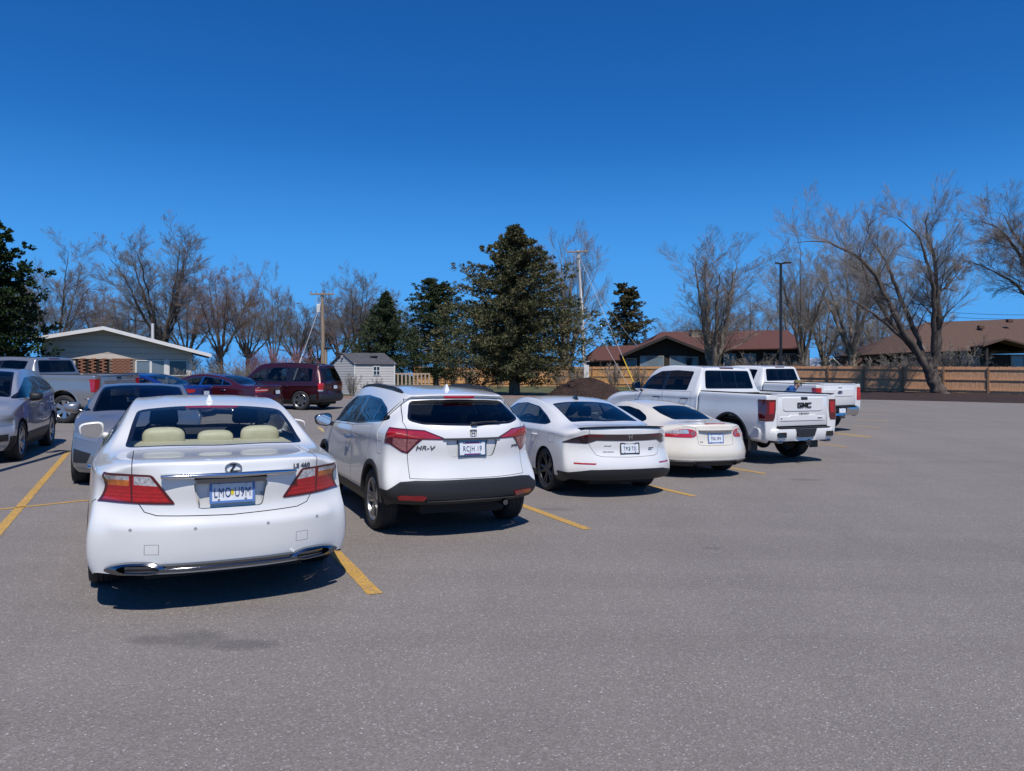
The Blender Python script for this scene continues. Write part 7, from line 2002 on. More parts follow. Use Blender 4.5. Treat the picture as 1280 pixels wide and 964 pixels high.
# ================================================================== TREES
def nrm(a): return a / (np.linalg.norm(a, axis=-1, keepdims=True) + 1e-9)
def grow(rg, start, dirs, lens, rads, nseg, wig, trop, end=0.35):
    N = len(start); P = np.empty((N, nseg+1, 3)); P[:, 0] = start; d = nrm(dirs)
    for i in range(nseg):
        d = nrm(d + rg.normal(0, wig, (N, 3)) + np.array([0, 0, trop]))
        P[:, i+1] = P[:, i] + d * (lens/nseg)[:, None]
    r = rads[:, None] * (1 - (1-end)*np.linspace(0, 1, nseg+1)[None])
    return P, r
def spawn(rg, P, r, lens, n, t0, t1, ang, ratio, rr, rmin, ang_j=.25, short=.55):
    N, S, _ = P.shape; S -= 1
    t = np.clip((np.arange(n)[None] + rg.uniform(0, 1, (N, n)))/n * (t1-t0) + t0, 0, .999)
    i = np.minimum((t*S).astype(int), S-1); f = (t*S - i)[..., None]; ar = np.arange(N)[:, None]
    a = P[ar, i]; b = P[ar, i+1]; pos = a*(1-f) + b*f; tan = nrm(b-a)
    q = rg.normal(0, 1, (N, n, 3)); q = nrm(q - (q*tan).sum(-1, keepdims=True)*tan)
    an = ang * (1 + rg.normal(0, ang_j, (N, n)))[..., None]
    d = tan*np.cos(an) + q*np.sin(an)
    L = lens[:, None]*ratio*(1 - short*t)*rg.uniform(.65, 1.25, (N, n))
    rl = r[ar, i]*(1-f[..., 0]) + r[ar, i+1]*f[..., 0]
    R_ = np.maximum(rmin, rl*rr)
    return pos.reshape(-1, 3), d.reshape(-1, 3), L.ravel(), R_.ravel()
def tubes(chunks):
    """chunks: (P, r, sides) -> vertices and quads"""
    VV = []; QQ = []; off = 0
    for P, r, k in chunks:
        N, S, _ = P.shape
        tan = np.empty_like(P); tan[:, 1:-1] = P[:, 2:] - P[:, :-2]; tan[:, 0] = P[:, 1]-P[:, 0]; tan[:, -1] = P[:, -1]-P[:, -2]; tan = nrm(tan)
        ref = np.where(np.abs(tan[:, :1, 2:3]) > .9, np.array([1., 0, 0]), np.array([0, 0, 1.])); ref = np.broadcast_to(ref, tan.shape)
        u = nrm(np.cross(tan, ref)); v = np.cross(tan, u)
        a = np.arange(k)*2*np.pi/k
        ring = P[:, :, None] + r[:, :, None, None]*(u[:, :, None]*np.cos(a)[None, None, :, None] + v[:, :, None]*np.sin(a)[None, None, :, None])
        VV.append(ring.reshape(-1, 3))
        idx = off + np.arange(N*S*k).reshape(N, S, k); nx = np.roll(idx, -1, 2)
        QQ.append(np.stack([idx[:, :-1], nx[:, :-1], nx[:, 1:], idx[:, 1:]], -1).reshape(-1, 4)); off += N*S*k
    return np.concatenate(VV), np.concatenate(QQ)

def bark(name, c, twig=False): return mat(name, c, 0.9, vary=.5 if not twig else .3, scale=5 if not twig else 1.2, bump=0 if twig else 1.0, stretch=(1, 1, .35) if not twig else None)
M['bark_grey'] = bark('grey_bark', (0.135, 0.108, 0.084)); M['bark_dark'] = bark('dark_bark', (0.090, 0.069, 0.055)); M['bark_tan'] = bark('tan_bark', (0.255, 0.200, 0.150))
M['twig_brown'] = bark('brown_twigs', (0.205, 0.168, 0.140), True); M['twig_red'] = bark('reddish_twigs', (0.245, 0.165, 0.135), True)
M['twig_tan'] = bark('tan_twigs', (0.270, 0.238, 0.200), True); M['twig_grey'] = bark('grey_twigs', (0.212, 0.184, 0.158), True)
M['twig_pink'] = bark('pinkish_blossom_twigs', (0.330, 0.165, 0.205), True); M['twig_olive'] = bark('olive_twigs', (0.215, 0.180, 0.095), True)

def tree_mesh(seed, stems, levels, rmin, split=2):
    """stems: list of (points, radii). levels: dicts for successive branch orders. -> trunk mesh data and crown mesh data"""
    rg = np.random.RandomState(seed); big = []; fine = []
    # resample every stem to the same number of points
    S = 20; P = []; r = []; Ls = []
    for pts, rad in stems:
        pts = np.array(pts, float); seg = np.r_[0, np.cumsum(np.linalg.norm(np.diff(pts, axis=0), axis=1))]; t = np.linspace(0, seg[-1], S+1)
        q = np.stack([np.interp(t, seg, pts[:, k]) for k in range(3)], 1)
        q[1:-1] = .25*q[:-2] + .5*q[1:-1] + .25*q[2:]; q[1:] += rg.normal(0, seg[-1]*.0035, (S, 3))
        P.append(q); r.append(np.interp(t/seg[-1], np.linspace(0, 1, len(rad)), rad)*(1 + rg.uniform(-.10, .10, S+1))); Ls.append(seg[-1])
    P = np.array(P); r = np.array(r); L = np.array(Ls)
    big.append((P, r, 9))
    for li, lv in enumerate(levels):
        st, d, L2, r2 = spawn(rg, P, r, L, lv['n'], lv.get('t0', .25), lv.get('t1', 1), lv['ang'], lv['ratio'], lv.get('rr', .55), rmin, short=lv.get('short', .55))
        if 'lift' in lv: d = nrm(d + np.array([0, 0, lv['lift']]))
        if 'lmax' in lv: L2 = np.minimum(L2, lv['lmax'])
        P, r = grow(rg, st, d, L2, r2, lv['seg'], lv['wig'], lv['trop'], lv.get('end', .35)); r = np.maximum(r, rmin*.8); L = L2
        (big if li < split else fine).append((P, r, lv.get('sides', 4 if li < split else 3)))
    return tubes(big), tubes(fine)
def fit_box(parts, h, w):
    """scale about the base so the crown gets its height and half-width"""
    A = np.concatenate([p[0] for p in parts]); z = np.quantile(A[:, 2], .998); x = np.quantile(np.abs(A[:, 0]), .985)
    for p in parts: p[0][:, 2] *= h/z; p[0][:, 0] *= w/x; p[0][:, 1] *= w/x
def put_tree(name, label, cat, base, parts, m1, m2, group=None):
    root = thing(name, label, cat, base, 0, group)
    link_mesh('trunk', big_mesh('trunk', parts[0][0], parts[0][1], smooth=True), m1, root)
    link_mesh('crown', big_mesh('crown', parts[1][0], parts[1][1], smooth=True), m2, root)
    return root
def bare_tree(seed, label, px, d, py_top, half_px, style, m1, m2, tw=7, lean=0.0, tr=None, group=None, base_py=None, dens=1.0, lift=.22, fz_=.20):
    b = at(px, d); h = H - (py_top-YH)*d/FX - b.z; w = half_px*d/FX; rg = np.random.RandomState(seed); rm = max(.003, .000068*d)
    tr = tr or h*.017
    if style == 'central':                                            # one leader to the top
        stems = [([(0, 0, -.3), (lean*.3, 0, h*.3), (lean*.6, .1, h*.6), (lean, 0, h*.95)], [tr, tr*.8, tr*.45, tr*.08])]
        lv = [dict(n=int(32*dens), t0=.24, t1=.98, ang=.80, ratio=.48, seg=7, wig=.06, trop=lift*.22, rr=.32, short=.55, end=.18), dict(n=10, t0=.18, ang=.55, ratio=.46, seg=4, wig=.06, trop=.05, rr=.42, end=.25, short=.45), dict(n=8, t0=.1, ang=.5, ratio=.52, seg=2, wig=.07, trop=.05, rr=.5, short=.30), dict(n=tw-2, t0=.1, ang=.42, ratio=.62, seg=1, wig=.07, trop=.05, rr=.7, short=.25)]
    elif style == 'fork':                                             # a short bole and several rising limbs
        stems = []; k = rg.randint(6, 9); fz = h*fz_
        stems.append(([(0, 0, -.3), (lean*.1, 0, fz*.6), (lean*.2, 0, fz*1.15)], [tr*1.25, tr, tr*.85]))
        for i in range(k):
            a = 2*np.pi*(i+rg.uniform(-.3, .3))/k; sp = w*rg.uniform(.30, .95); top = h*(.97 - .38*(sp/w)**2)*rg.uniform(.92, 1.03)
            stems.append(([(lean*.15, 0, fz*.8), (lean*.4+sp*.35*np.cos(a), sp*.35*np.sin(a), h*.42), (lean*.7+sp*.75*np.cos(a), sp*.75*np.sin(a), h*.68), (lean+sp*np.cos(a), sp*np.sin(a), top)], [tr*.5, tr*.38, tr*.22, tr*.05]))
        lv = [dict(n=int(12*dens), t0=.25, t1=.98, ang=.75, ratio=.36, seg=6, wig=.08, trop=lift*.12, rr=.36, end=.18, short=.4), dict(n=9, t0=.15, ang=.55, ratio=.50, seg=4, wig=.07, trop=.05, rr=.42, end=.25, short=.4), dict(n=7, t0=.1, ang=.5, ratio=.55, seg=2, wig=.08, trop=.05, rr=.5, short=.3), dict(n=tw-2, t0=.1, ang=.42, ratio=.65, seg=1, wig=.08, trop=.04, rr=.7, short=.25)]
    else:                                                             # upright: close rising stems
        stems = []; k = rg.randint(6, 9)
        for i in range(k):
            a = 2*np.pi*i/k + rg.uniform(-.4, .4); sp = w*rg.uniform(.25, .9); top = h*(.98 - .32*(sp/w)**2)*rg.uniform(.9, 1.02)
            stems.append(([(0, 0, -.3), (sp*.25*np.cos(a), sp*.25*np.sin(a), h*.25), (lean*.5+sp*.55*np.cos(a), sp*.6*np.sin(a), h*.6), (lean+sp*.8*np.cos(a), sp*np.sin(a), top)], [tr*.8, tr*.6, tr*.35, tr*.06]))
        lv = [dict(n=int(13*dens), t0=.25, t1=.98, ang=.62, ratio=.32, seg=6, wig=.07, trop=lift*.25, rr=.36, end=.18, short=.35), dict(n=9, t0=.15, ang=.45, ratio=.50, seg=4, wig=.06, trop=.08, rr=.42, end=.25, short=.4), dict(n=7, t0=.1, ang=.45, ratio=.56, seg=2, wig=.07, trop=.07, rr=.5, short=.3), dict(n=max(4, tw-2), t0=.1, ang=.4, ratio=.65, seg=1, wig=.07, trop=.06, rr=.7, short=.25)]
    parts = tree_mesh(seed, stems, lv, rm); fit_box(parts, h, w)
    return put_tree('bare_tree', label, 'tree', b, parts, m1, m2, group)

T = {}
T[1] = bare_tree(11, 'bare rounded tree just right of the dark evergreen at the left edge', 68, 52, 293, 66, 'fork', M['bark_dark'], M['twig_brown'], lean=.6, dens=1.0)
T[2] = bare_tree(12, 'tall bare tree rising behind the roof flue of the low building', 203, 66, 280, 70, 'fork', M['bark_dark'], M['twig_grey'], dens=1.1, lift=.4, fz_=.30)
T[7] = bare_tree(17, 'bare tree with many thin stems in front of the stone chimney', 892, 64, 292, 66, 'upright', M['bark_tan'], M['twig_grey'], dens=.8, tw=6, lift=.2)
T[9] = bare_tree(19, 'bare tree with a stout pale trunk forking low behind the fence', 1066, 70, 250, 72, 'fork', M['bark_tan'], M['twig_tan'], tr=.40, lift=.4)
def twin_tree(src, label, px, d, py_top, half_px, rz, m1, m2):
    """another tree from the same growth, turned, reproportioned and with its own bark"""
    r = src.copy(); COL.objects.link(r); b = at(px, d); r.location = b; r['label'] = label
    cr = [c for c in src.children if c.name.startswith('crown')][0]; bb = cr.bound_box
    h0 = max(v[2] for v in bb); w0 = max(abs(v[0]) for v in bb)*.92
    r.scale = (half_px*d/FX/w0, half_px*d/FX/w0, (H - (py_top-YH)*d/FX - b.z)/h0); r.rotation_euler = (0, 0, rz)
    for ch in src.children:
        c = ch.copy(); COL.objects.link(c); c.parent = r
        c.material_slots[0].link = 'OBJECT'; c.material_slots[0].material = m2 if c.name.startswith('crown') else m1
    return r
T[3] = twin_tree(T[2], 'bare tree with reddish twigs right of the white gable', 276, 54, 314, 56, 2.1, M['bark_dark'], M['twig_red'])
T[4] = twin_tree(T[1], 'slim bare tree between the reddish tree and the wooden utility pole', 343, 62, 322, 44, 4.0, M['bark_grey'], M['twig_brown'])
T[5] = twin_tree(T[2], 'bare greyish tree behind the wooden utility pole and the shed', 446, 78, 327, 50, 5.2, M['bark_dark'], M['twig_grey'])
T[6] = twin_tree(T[7], 'tall pale bare tree with close upright stems behind the white utility pole', 708, 84, 275, 62, 1.2, M['bark_tan'], M['twig_tan'])
T[8] = twin_tree(T[9], 'bare tree just right of the black lamp post, thin dark stems', 1003, 66, 266, 62, 2.6, M['bark_grey'], M['twig_tan'])

def leaning_tree():
    d = 46.0; b = at(1172, d); sc_ = d/FX
    def q(px, py, dy=0.0): return ((px-1172)*sc_, dy, H - (py-YH)*sc_ - b.z)
    stems = [([q(1176, 497), q(1168, 478), q(1160, 460), q(1158, 452)], [.55, .42, .36, .30]),
             ([q(1160, 462), q(1136, 430, -.3), q(1112, 396, -.6), (q(1092, 356, -.9)), q(1064, 326, -1.2), q(1022, 306, -1.5), q(984, 309, -1.6)], [.235, .195, .16, .13, .095, .055, .015]),
             ([q(1146, 442), q(1118, 402, .5), q(1098, 362, .9), q(1088, 322, 1.2), q(1086, 296, 1.3)], [.18, .15, .12, .075, .02]),
             ([q(1160, 460, .2), q(1152, 418, .6), q(1138, 372, 1.1), q(1124, 322, 1.6), q(1106, 290, 1.9)], [.20, .165, .13, .09, .03]),
             ([q(1166, 468), q(1172, 424, -.2), q(1167, 376, -.5), q(1161, 330, -.7), q(1147, 292, -.8), q(1150, 270, -.8)], [.235, .195, .16, .12, .08, .03]),
             ([q(1167, 440), q(1158, 396, -.8), q(1150, 352, -1.4), (q(1128, 300, -1.8)), q(1102, 282, -2)], [.17, .14, .11, .07, .02]),
             ([q(1170, 446, .3), q(1178, 396, .9), q(1182, 346, 1.5), q(1196, 318, 2)], [.17, .14, .09, .02]),
             ([q(1138, 433), q(1100, 404, -.6), q(1062, 380, -1.0), q(1030, 372, -1.2)], [.12, .09, .06, .015]),
             ([q(1167, 372), q(1190, 356, .4), q(1212, 330, .6)], [.10, .07, .02])]
    lv = [dict(n=17, t0=.22, t1=1, ang=.95, ratio=.32, seg=6, wig=.11, trop=.05, rr=.26, lift=.12, short=.35, lmax=2.9, end=.18), dict(n=9, t0=.1, ang=.55, ratio=.52, seg=4, wig=.08, trop=.07, lift=.12, rr=.42, short=.35), dict(n=7, t0=.1, ang=.5, ratio=.58, seg=2, wig=.08, trop=.07, rr=.5, short=.3), dict(n=5, t0=.1, ang=.42, ratio=.65, seg=1, wig=.08, trop=.06, rr=.7, short=.25)]
    parts = tree_mesh(21, stems, lv, .0040)
    return put_tree('bare_tree', 'old leaning bare tree in the mulch bed, thick stems fanning out from one base', 'tree', b, parts, M['bark_dark'], M['twig_tan'])
T[10] = leaning_tree()
def edge_tree():
    d = 52.0; b = at(1322, d); s_ = d/FX
    def q(px, py, dy=0.0): return ((px-1322)*s_, dy, H - (py-YH)*s_ - b.z)
    stems = [([q(1322, 492), q(1318, 440), q(1312, 400)], [.42, .36, .32]), ([q(1314, 410), q(1290, 356, -.4), q(1262, 316, -.8), q(1238, 288, -1), q(1212, 280, -1.1)], [.26, .2, .14, .08, .02]),
             ([q(1312, 405), q(1296, 372, .6), q(1272, 346, 1), q(1244, 330, 1.2), q(1222, 322, 1.3)], [.2, .15, .1, .05, .02]), ([q(1312, 402), q(1300, 330, .5), q(1280, 292, .9), q(1268, 264, 1.2)], [.26, .2, .12, .03]),
             ([q(1313, 402), q(1330, 335), q(1345, 270)], [.28, .2, .04]), ([q(1313, 402), q(1360, 345, .8), q(1400, 300, 1.2)], [.22, .14, .03]), ([q(1290, 356, -.4), q(1268, 330, -1.2), q(1240, 305, -1.8), q(1218, 300, -2)], [.12, .09, .05, .02])]
    lv = [dict(n=15, t0=.2, t1=1, ang=.68, ratio=.38, seg=6, wig=.07, trop=.02, rr=.28, short=.35, lmax=3.6, end=.18), dict(n=9, t0=.1, ang=.55, ratio=.52, seg=4, wig=.07, trop=.02, rr=.42, short=.35), dict(n=7, t0=.1, ang=.5, ratio=.58, seg=2, wig=.08, trop=.01, rr=.5, short=.3), dict(n=5, t0=.1, ang=.42, ratio=.65, seg=1, wig=.08, trop=0, rr=.7, short=.25)]
    return put_tree('bare_tree', 'bare tree reaching in from the right edge of the photo above the brown roof', 'tree', b, tree_mesh(23, stems, lv, .0045), M['bark_dark'], M['twig_grey'])
edge_tree()
# far trees: copies that share the meshes of the nearer ones
def copy_tree(src, px, d, py_top, w_scale, rz, label, group):
    r = src.copy(); COL.objects.link(r); b = at(px, d); r.location = b
    h0 = max(v[2] for ch in src.children for v in ch.bound_box); h = H - (py_top-YH)*d/FX - b.z
    r.scale = (h/h0*w_scale, h/h0*w_scale, h/h0); r.rotation_euler = (0, 0, rz); r['label'] = label; r['group'] = group
    for ch in src.children:
        c = ch.copy(); COL.objects.link(c); c.parent = r
rg_ = random.Random(5)
for px, d, py, src, lab in ((12, 90, 330, 5, 'behind the dark evergreen at the left edge'), (130, 95, 350, 3, 'straight above the gable peak of the low building'), (165, 88, 362, 5, 'left of the roof flue'), (235, 92, 345, 5, 'above the right end of the white gable'), (310, 96, 352, 2, 'between the reddish tree and the slim tree'), (372, 90, 372, 5, 'behind the pinkish shrubs'), (398, 100, 385, 2, 'directly behind the wooden utility pole'), (425, 96, 362, 3, 'above the shed gable'), (470, 100, 352, 5, 'above the shed roof'), (520, 104, 392, 3, 'showing in the gap between the two dark cedars'), (600, 105, 400, 5, 'mostly hidden by the large cedar')):
    copy_tree(T[src], px, d, py, 1.15, rg_.uniform(0, 6), 'distant bare tree ' + lab, 'bare trees far behind the lot')
for px, d, py, src, lab in ((845, 112, 392, 7, 'left of the stone chimney'), (938, 108, 352, 8, 'behind the middle of the long red roof'), (985, 100, 322, 9, 'directly behind the black lamp post'), (1030, 104, 330, 8, 'above the small pale gable'), (1098, 100, 352, 9, 'right of the stout pale trunk'), (1118, 96, 372, 8, 'just left of the leaning tree base'), (1078, 112, 385, 7, 'above the small brown gable'), (1150, 100, 380, 9, 'seen between the leaning tree stems'), (1052, 115, 400, 5, 'behind the stout pale trunk')):
    copy_tree(T[src], px, d, py, 1.1, rg_.uniform(0, 6), 'distant bare tree ' + lab, 'bare trees far behind the lot')

# ------------------------------------------------------------------ evergreens
def needle_mat(name, dark, mid_, tip):
    m, nt, b = new_mat(name)
    tc = nt.nodes.new('ShaderNodeTexCoord'); P = tc.outputs['Object']
    c = ramp(nt, noise(nt, P, 1.3, 5, .7), [(.34, dark), (.52, mid_), (.70, tip)])
    g = nt.nodes.new('ShaderNodeNewGeometry')
    c = mix(nt, 0.7, c, ramp(nt, g.outputs['Random Per Island'], [(0, (.35, .35, .35)), (.8, (1.1, 1.1, 1.1)), (1, (1.9, 1.75, 1.5))]), 'MULTIPLY')
    nt.links.new(c, b.inputs['Base Color']); b.inputs['Roughness'].default_value = .75; b.inputs['Specular IOR Level'].default_value = .25
    return m
M['cedar_green'] = needle_mat('cedar_needles', (0.042, 0.054, 0.024), (0.108, 0.108, 0.047), (0.20, 0.15, 0.08))
M['cedar_dark'] = needle_mat('dark_cedar_needles', (0.026, 0.046, 0.021), (0.056, 0.080, 0.033), (0.105, 0.106, 0.048))
M['cedar_rust'] = needle_mat('rusty_cedar_needles', (0.034, 0.044, 0.020), (0.085, 0.082, 0.036), (0.190, 0.115, 0.060))
M['magnolia'] = needle_mat('glossy_dark_leaves', (0.009, 0.020, 0.006), (0.020, 0.042, 0.010), (0.042, 0.068, 0.016))
def evergreen(seed, name, label, px, d, py_top, half_px, prof, material, nbr, ncl, nlf, leaf, clump, m_trunk, base_py=None, trunk_h=.12, tops=1, tr=.2, lean=0.0, squash=1.0, gaps=.0, up=.12):
    rg = np.random.RandomState(seed); b = at(px, d); h = H - (py_top-YH)*d/FX - b.z; w = half_px*d/FX
    ph = np.array([a for a, _ in prof]); pw = np.array([c for _, c in prof])
    t = rg.uniform(ph[0], 1, nbr); t = np.sort(t); az = np.arange(nbr)*2.39996 + rg.uniform(-.4, .4, nbr)
    # whole sectors lean out or are missing, so the outline is ragged
    sect = 1 + .16*np.sin(2*az + 5*t + seed) + .12*np.sin(3*az - 9*t + 2*seed)
    L = np.interp(t, ph, pw)*w*sect*rg.uniform(.62, 1.15, nbr)*(1 + .22*(rg.uniform(0, 1, nbr) > .88))
    keep = rg.uniform(0, 1, nbr) > gaps*np.clip(1.3 - np.abs(t-.5)*1.2, 0, 1); t, az, L = t[keep], az[keep], L[keep]; n = len(t)
    top_id = rg.randint(0, tops, n); tx = (np.arange(tops) - (tops-1)/2)*w*.30; hs = 1 - .10*np.abs(np.arange(tops)-.3*(tops-1))/max(1, tops-1)
    cx = tx[top_id]*np.clip((t-.55)*2.2, 0, 1) + lean*t; hz = t*h*np.where(t > .6, hs[top_id], 1)
    o = np.stack([cx, np.zeros(n), hz], 1); dr = np.stack([np.cos(az), np.sin(az)*squash, np.full(n, up) + rg.normal(0, .12, n)], 1)
    u = np.clip((np.arange(ncl)[None] + rg.uniform(0, 1, (n, ncl)))/ncl, .10, 1)**.82
    c = o[:, None] + dr[:, None]*(L[:, None]*u)[..., None]; c[..., 2] += (-.10*L[:, None]*u**2*1.2) + .06*L[:, None]*(u > .8)
    c = c.reshape(-1, 3) + rg.normal(0, clump*.25, (n*ncl, 3)); out = np.repeat(dr, ncl, 0)
    # each clump is a flattened tuft of leaf-sized faces
    K = len(c); pts = rg.normal(0, 1, (K, nlf, 3)); pts = pts/np.linalg.norm(pts, axis=-1, keepdims=True)*rg.uniform(.35, 1, (K, nlf, 1))**.6
    sz = clump*rg.uniform(.55, 1.25, (K, 1, 1))*np.repeat(np.clip(1.25 - t, .38, 1), ncl)[:, None, None]; pos = c[:, None] + pts*sz*np.array([1, 1, .62])
    dirn = nrm(pts*np.array([1, 1, .7]) + .5*out[:, None] + np.array([0, 0, .15]) + rg.normal(0, .35, (K, nlf, 3))).reshape(-1, 3)
    pos = pos.reshape(-1, 3); nn = len(pos); side = nrm(np.cross(dirn, rg.normal(0, 1, (nn, 3))))
    ll = leaf[0]*rg.uniform(.6, 1.3, (nn, 1)); lw = leaf[1]*rg.uniform(.6, 1.3, (nn, 1))
    V = np.stack([pos - dirn*ll*.5, pos + side*lw*.5, pos + dirn*ll*.5, pos - side*lw*.5], 1).reshape(-1, 3)
    Q = np.arange(nn*4).reshape(-1, 4)
    root = thing(name, label, 'tree', b)
    bp = big_mesh('crown', V, Q); link_mesh('crown', bp, material, root)
    st = [([(0, 0, -.3), (lean*.2, 0, h*.2), (lean*.5, 0, h*.5), (lean*.9, 0, h*.92)], [tr*1.15, tr*.9, tr*.55, tr*.12])]
    ends = o + dr*(L*.75)[:, None]; ends[:, 2] -= .08*L
    k = min(n, 90); pick = rg.choice(n, k, False)
    BP = np.stack([o[pick], (o[pick]+ends[pick])/2 + np.array([0, 0, .05]), ends[pick]], 1); br = np.array([.05, .035, .015])[None]*np.ones((k, 1))*(tr/.2)**.5
    S = 10; q = np.array(st[0][0]); tt = np.linspace(0, 3, S+1); P0 = np.stack([np.interp(tt, range(4), q[:, i]) for i in range(3)], 1)[None]; r0 = np.interp(tt, range(4), st[0][1])[None]
    v, f = tubes([(P0, r0, 10), (BP, br, 4)])
    link_mesh('trunk', big_mesh('trunk', v, f, smooth=True), m_trunk, root)
    return root
PROF_BIG = [(.09, .60), (.13, .95), (.22, 1.0), (.45, .95), (.6, .89), (.69, .80), (.785, .58), (.86, .38), (.93, .20), (1, .03)]
PROF_COL = [(.06, .75), (.15, .95), (.35, 1.0), (.55, .80), (.75, .52), (.9, .24), (1, .05)]
PROF_LOOSE = [(.12, .5), (.22, .85), (.4, 1.0), (.6, .8), (.8, .5), (.93, .32), (1, .10)]
evergreen(31, 'cedar_tree', 'large dense cedar in the middle with a pale trunk and pointed top', 643, 45, 284, 88, PROF_BIG, M['cedar_green'], 450, 10, 27, (.22, .070), .43, M['bark_grey'], tr=.34, tops=1, gaps=.08)
evergreen(32, 'cedar_tree', 'shorter dark cedar beside the grey shed', 482, 55, 368, 48, PROF_COL, M['cedar_dark'], 240, 6, 34, (.18, .06), .42, M['bark_dark'], tr=.2, tops=1, gaps=.05)
evergreen(33, 'cedar_tree', 'loose two-topped cedar with sky gaps, between the shorter cedar and the large one', 545, 57, 345, 60, PROF_LOOSE, M['cedar_dark'], 340, 6, 32, (.18, .06), .42, M['bark_grey'], tr=.22, tops=2, gaps=.18)
evergreen(34, 'cedar_tree', 'ragged rust-tinged cedar behind the red-roofed wing', 783, 92, 352, 43, PROF_LOOSE, M['cedar_rust'], 230, 6, 20, (.34, .13), .60, M['bark_dark'], tr=.3, tops=2, gaps=.16)
evergreen(35, 'magnolia_tree', 'broad dark glossy evergreen at the left edge of the photo', -20, 40, 268, 70, [(.02, .85), (.15, 1.0), (.4, .98), (.6, .82), (.8, .52), (.93, .25), (1, .06)], M['magnolia'], 260, 8, 26, (.22, .12), .42, M['bark_dark'], tr=.3, gaps=.04, up=.25)
evergreen(36, 'small_conifer', 'tiny dark conifer left of the wooden utility pole', 387, 70, 438, 10, PROF_COL, M['cedar_dark'], 60, 4, 16, (.20, .08), .25, M['bark_dark'], tr=.07)

# ------------------------------------------------------------------ shrubs
def shrub(seed, label, px, d, h, w, m2, n=16, name='bare_shrub', group=None, tw=6, base=None):
    rg = np.random.RandomState(seed); b = at(px, d)
    stems = []
    for i in range(n):
        a = rg.uniform(0, 6.28); sp = w*rg.uniform(.25, 1); x0 = w*.15
        stems.append(([(x0*np.cos(a), x0*np.sin(a), -.1), (sp*.5*np.cos(a), sp*.5*np.sin(a), h*.45), (sp*np.cos(a), sp*np.sin(a), h*rg.uniform(.7, 1))], [.022, .014, .006]))
    lv = [dict(n=7, t0=.15, t1=1, ang=.55, ratio=.42, seg=4, wig=.14, trop=.12, rr=.6), dict(n=6, t0=.1, ang=.55, ratio=.5, seg=3, wig=.15, trop=.08), dict(n=tw, t0=.1, ang=.6, ratio=.55, seg=1, wig=.16, trop=.06)]
    parts = tree_mesh(seed, stems, lv, max(.0035, .00009*d), split=1)
    root = thing(name, label, 'shrub', b, 0, group)
    link_mesh('stems', big_mesh('stems', parts[0][0], parts[0][1], smooth=True), M['bark_grey'], root); link_mesh('twigs', big_mesh('twigs', parts[1][0], parts[1][1]), m2, root)
    return root
S1 = shrub(41, 'twiggy bare shrub against the fence just right of the mulch heap', 768, 59, 2.0, 1.7, M['twig_tan'])
S2 = shrub(42, 'thin bare shrub in front of the shed corner', 440, 40.5, 1.25, .55, M['twig_tan'], 9)
S3 = shrub(43, 'pink-tinged budding shrub left of the wooden utility pole', 362, 58, 3.2, 2.2, M['twig_pink'], 18)
S4 = shrub(44, 'tan bare hedge shrub at the corner of the low building', 262, 44, 1.7, 1.6, M['twig_tan'], 18)
def copy_thing(src, px, d, s, rz, label, sz=None):
    r = src.copy(); COL.objects.link(r); r.location = at(px, d); r.scale = (s, s, sz or s); r.rotation_euler = (0, 0, rz); r['label'] = label
    for ch in src.children:
        c = ch.copy(); COL.objects.link(c); c.parent = r
    return r
for i, (src, px, d, s, lab) in enumerate((
    (S1, 722, 61, .9, 'twiggy bare shrub left of the white utility pole base, against the fence'), (S1, 700, 62, .8, 'low twiggy shrub against the fence right of the cedar trunk'), (S1, 800, 58, .85, 'twiggy bare shrub against the fence beside the yellow guy guard'),
    (S1, 585, 60, .85, 'bare shrub in the shade under the left side of the large cedar'), (S1, 562, 61, .8, 'bare shrub against the fence left of the large cedar'), (S1, 625, 62, .75, 'small shrub behind the large cedar trunk'),
    (S2, 474, 41, .8, 'low thin shrub in front of the long shed wall'), (S2, 458, 41, .6, 'smallest thin shrub at the foot of the shed wall'), (S3, 335, 60, .9, 'pinkish shrub behind the dark red sedan'), (S3, 312, 62, .8, 'faint pinkish shrub right of the reddish tree'),
    (S3, 384, 63, .7, 'pinkish shrub at the foot of the wooden utility pole'), (S4, 288, 46, .95, 'tan shrub below the reddish bare tree'), (S4, 236, 43, .8, 'tan shrub in front of the white pillar of the low building'), (S4, 308, 50, 1.0, 'tan shrub behind the dark red sedan roof'), (S4, 328, 47, .8, 'low tan shrub behind the boxy suv'),
    (S4, 1128, 58, 1.5, 'wide tangle of bare brush behind the fence left of the leaning tree'), (S4, 1104, 60, 1.4, 'bare brush behind the fence near the small brown gable'), (S4, 1068, 62, 1.2, 'bare brush behind the fence under the stout pale trunk'), (S4, 1205, 57, 1.6, 'bare brush behind the fence right of the leaning tree'), (S4, 1235, 58, 1.1, 'dark brush behind the fence below the porch gable'), (S4, 1150, 62, 1.9, 'tall brush in front of the brown roof, behind the leaning tree stems'), (S4, 1190, 60, 2.1, 'tall pale brush over the brown roof just right of the leaning tree'), (S4, 940, 74, 1.8, 'brush in front of the long dark house, right of its chimney'), (S4, 985, 76, 1.6, 'brush in front of the dark house by the lamp post'))):
    copy_thing(src, px, d, s, i*1.3, lab)

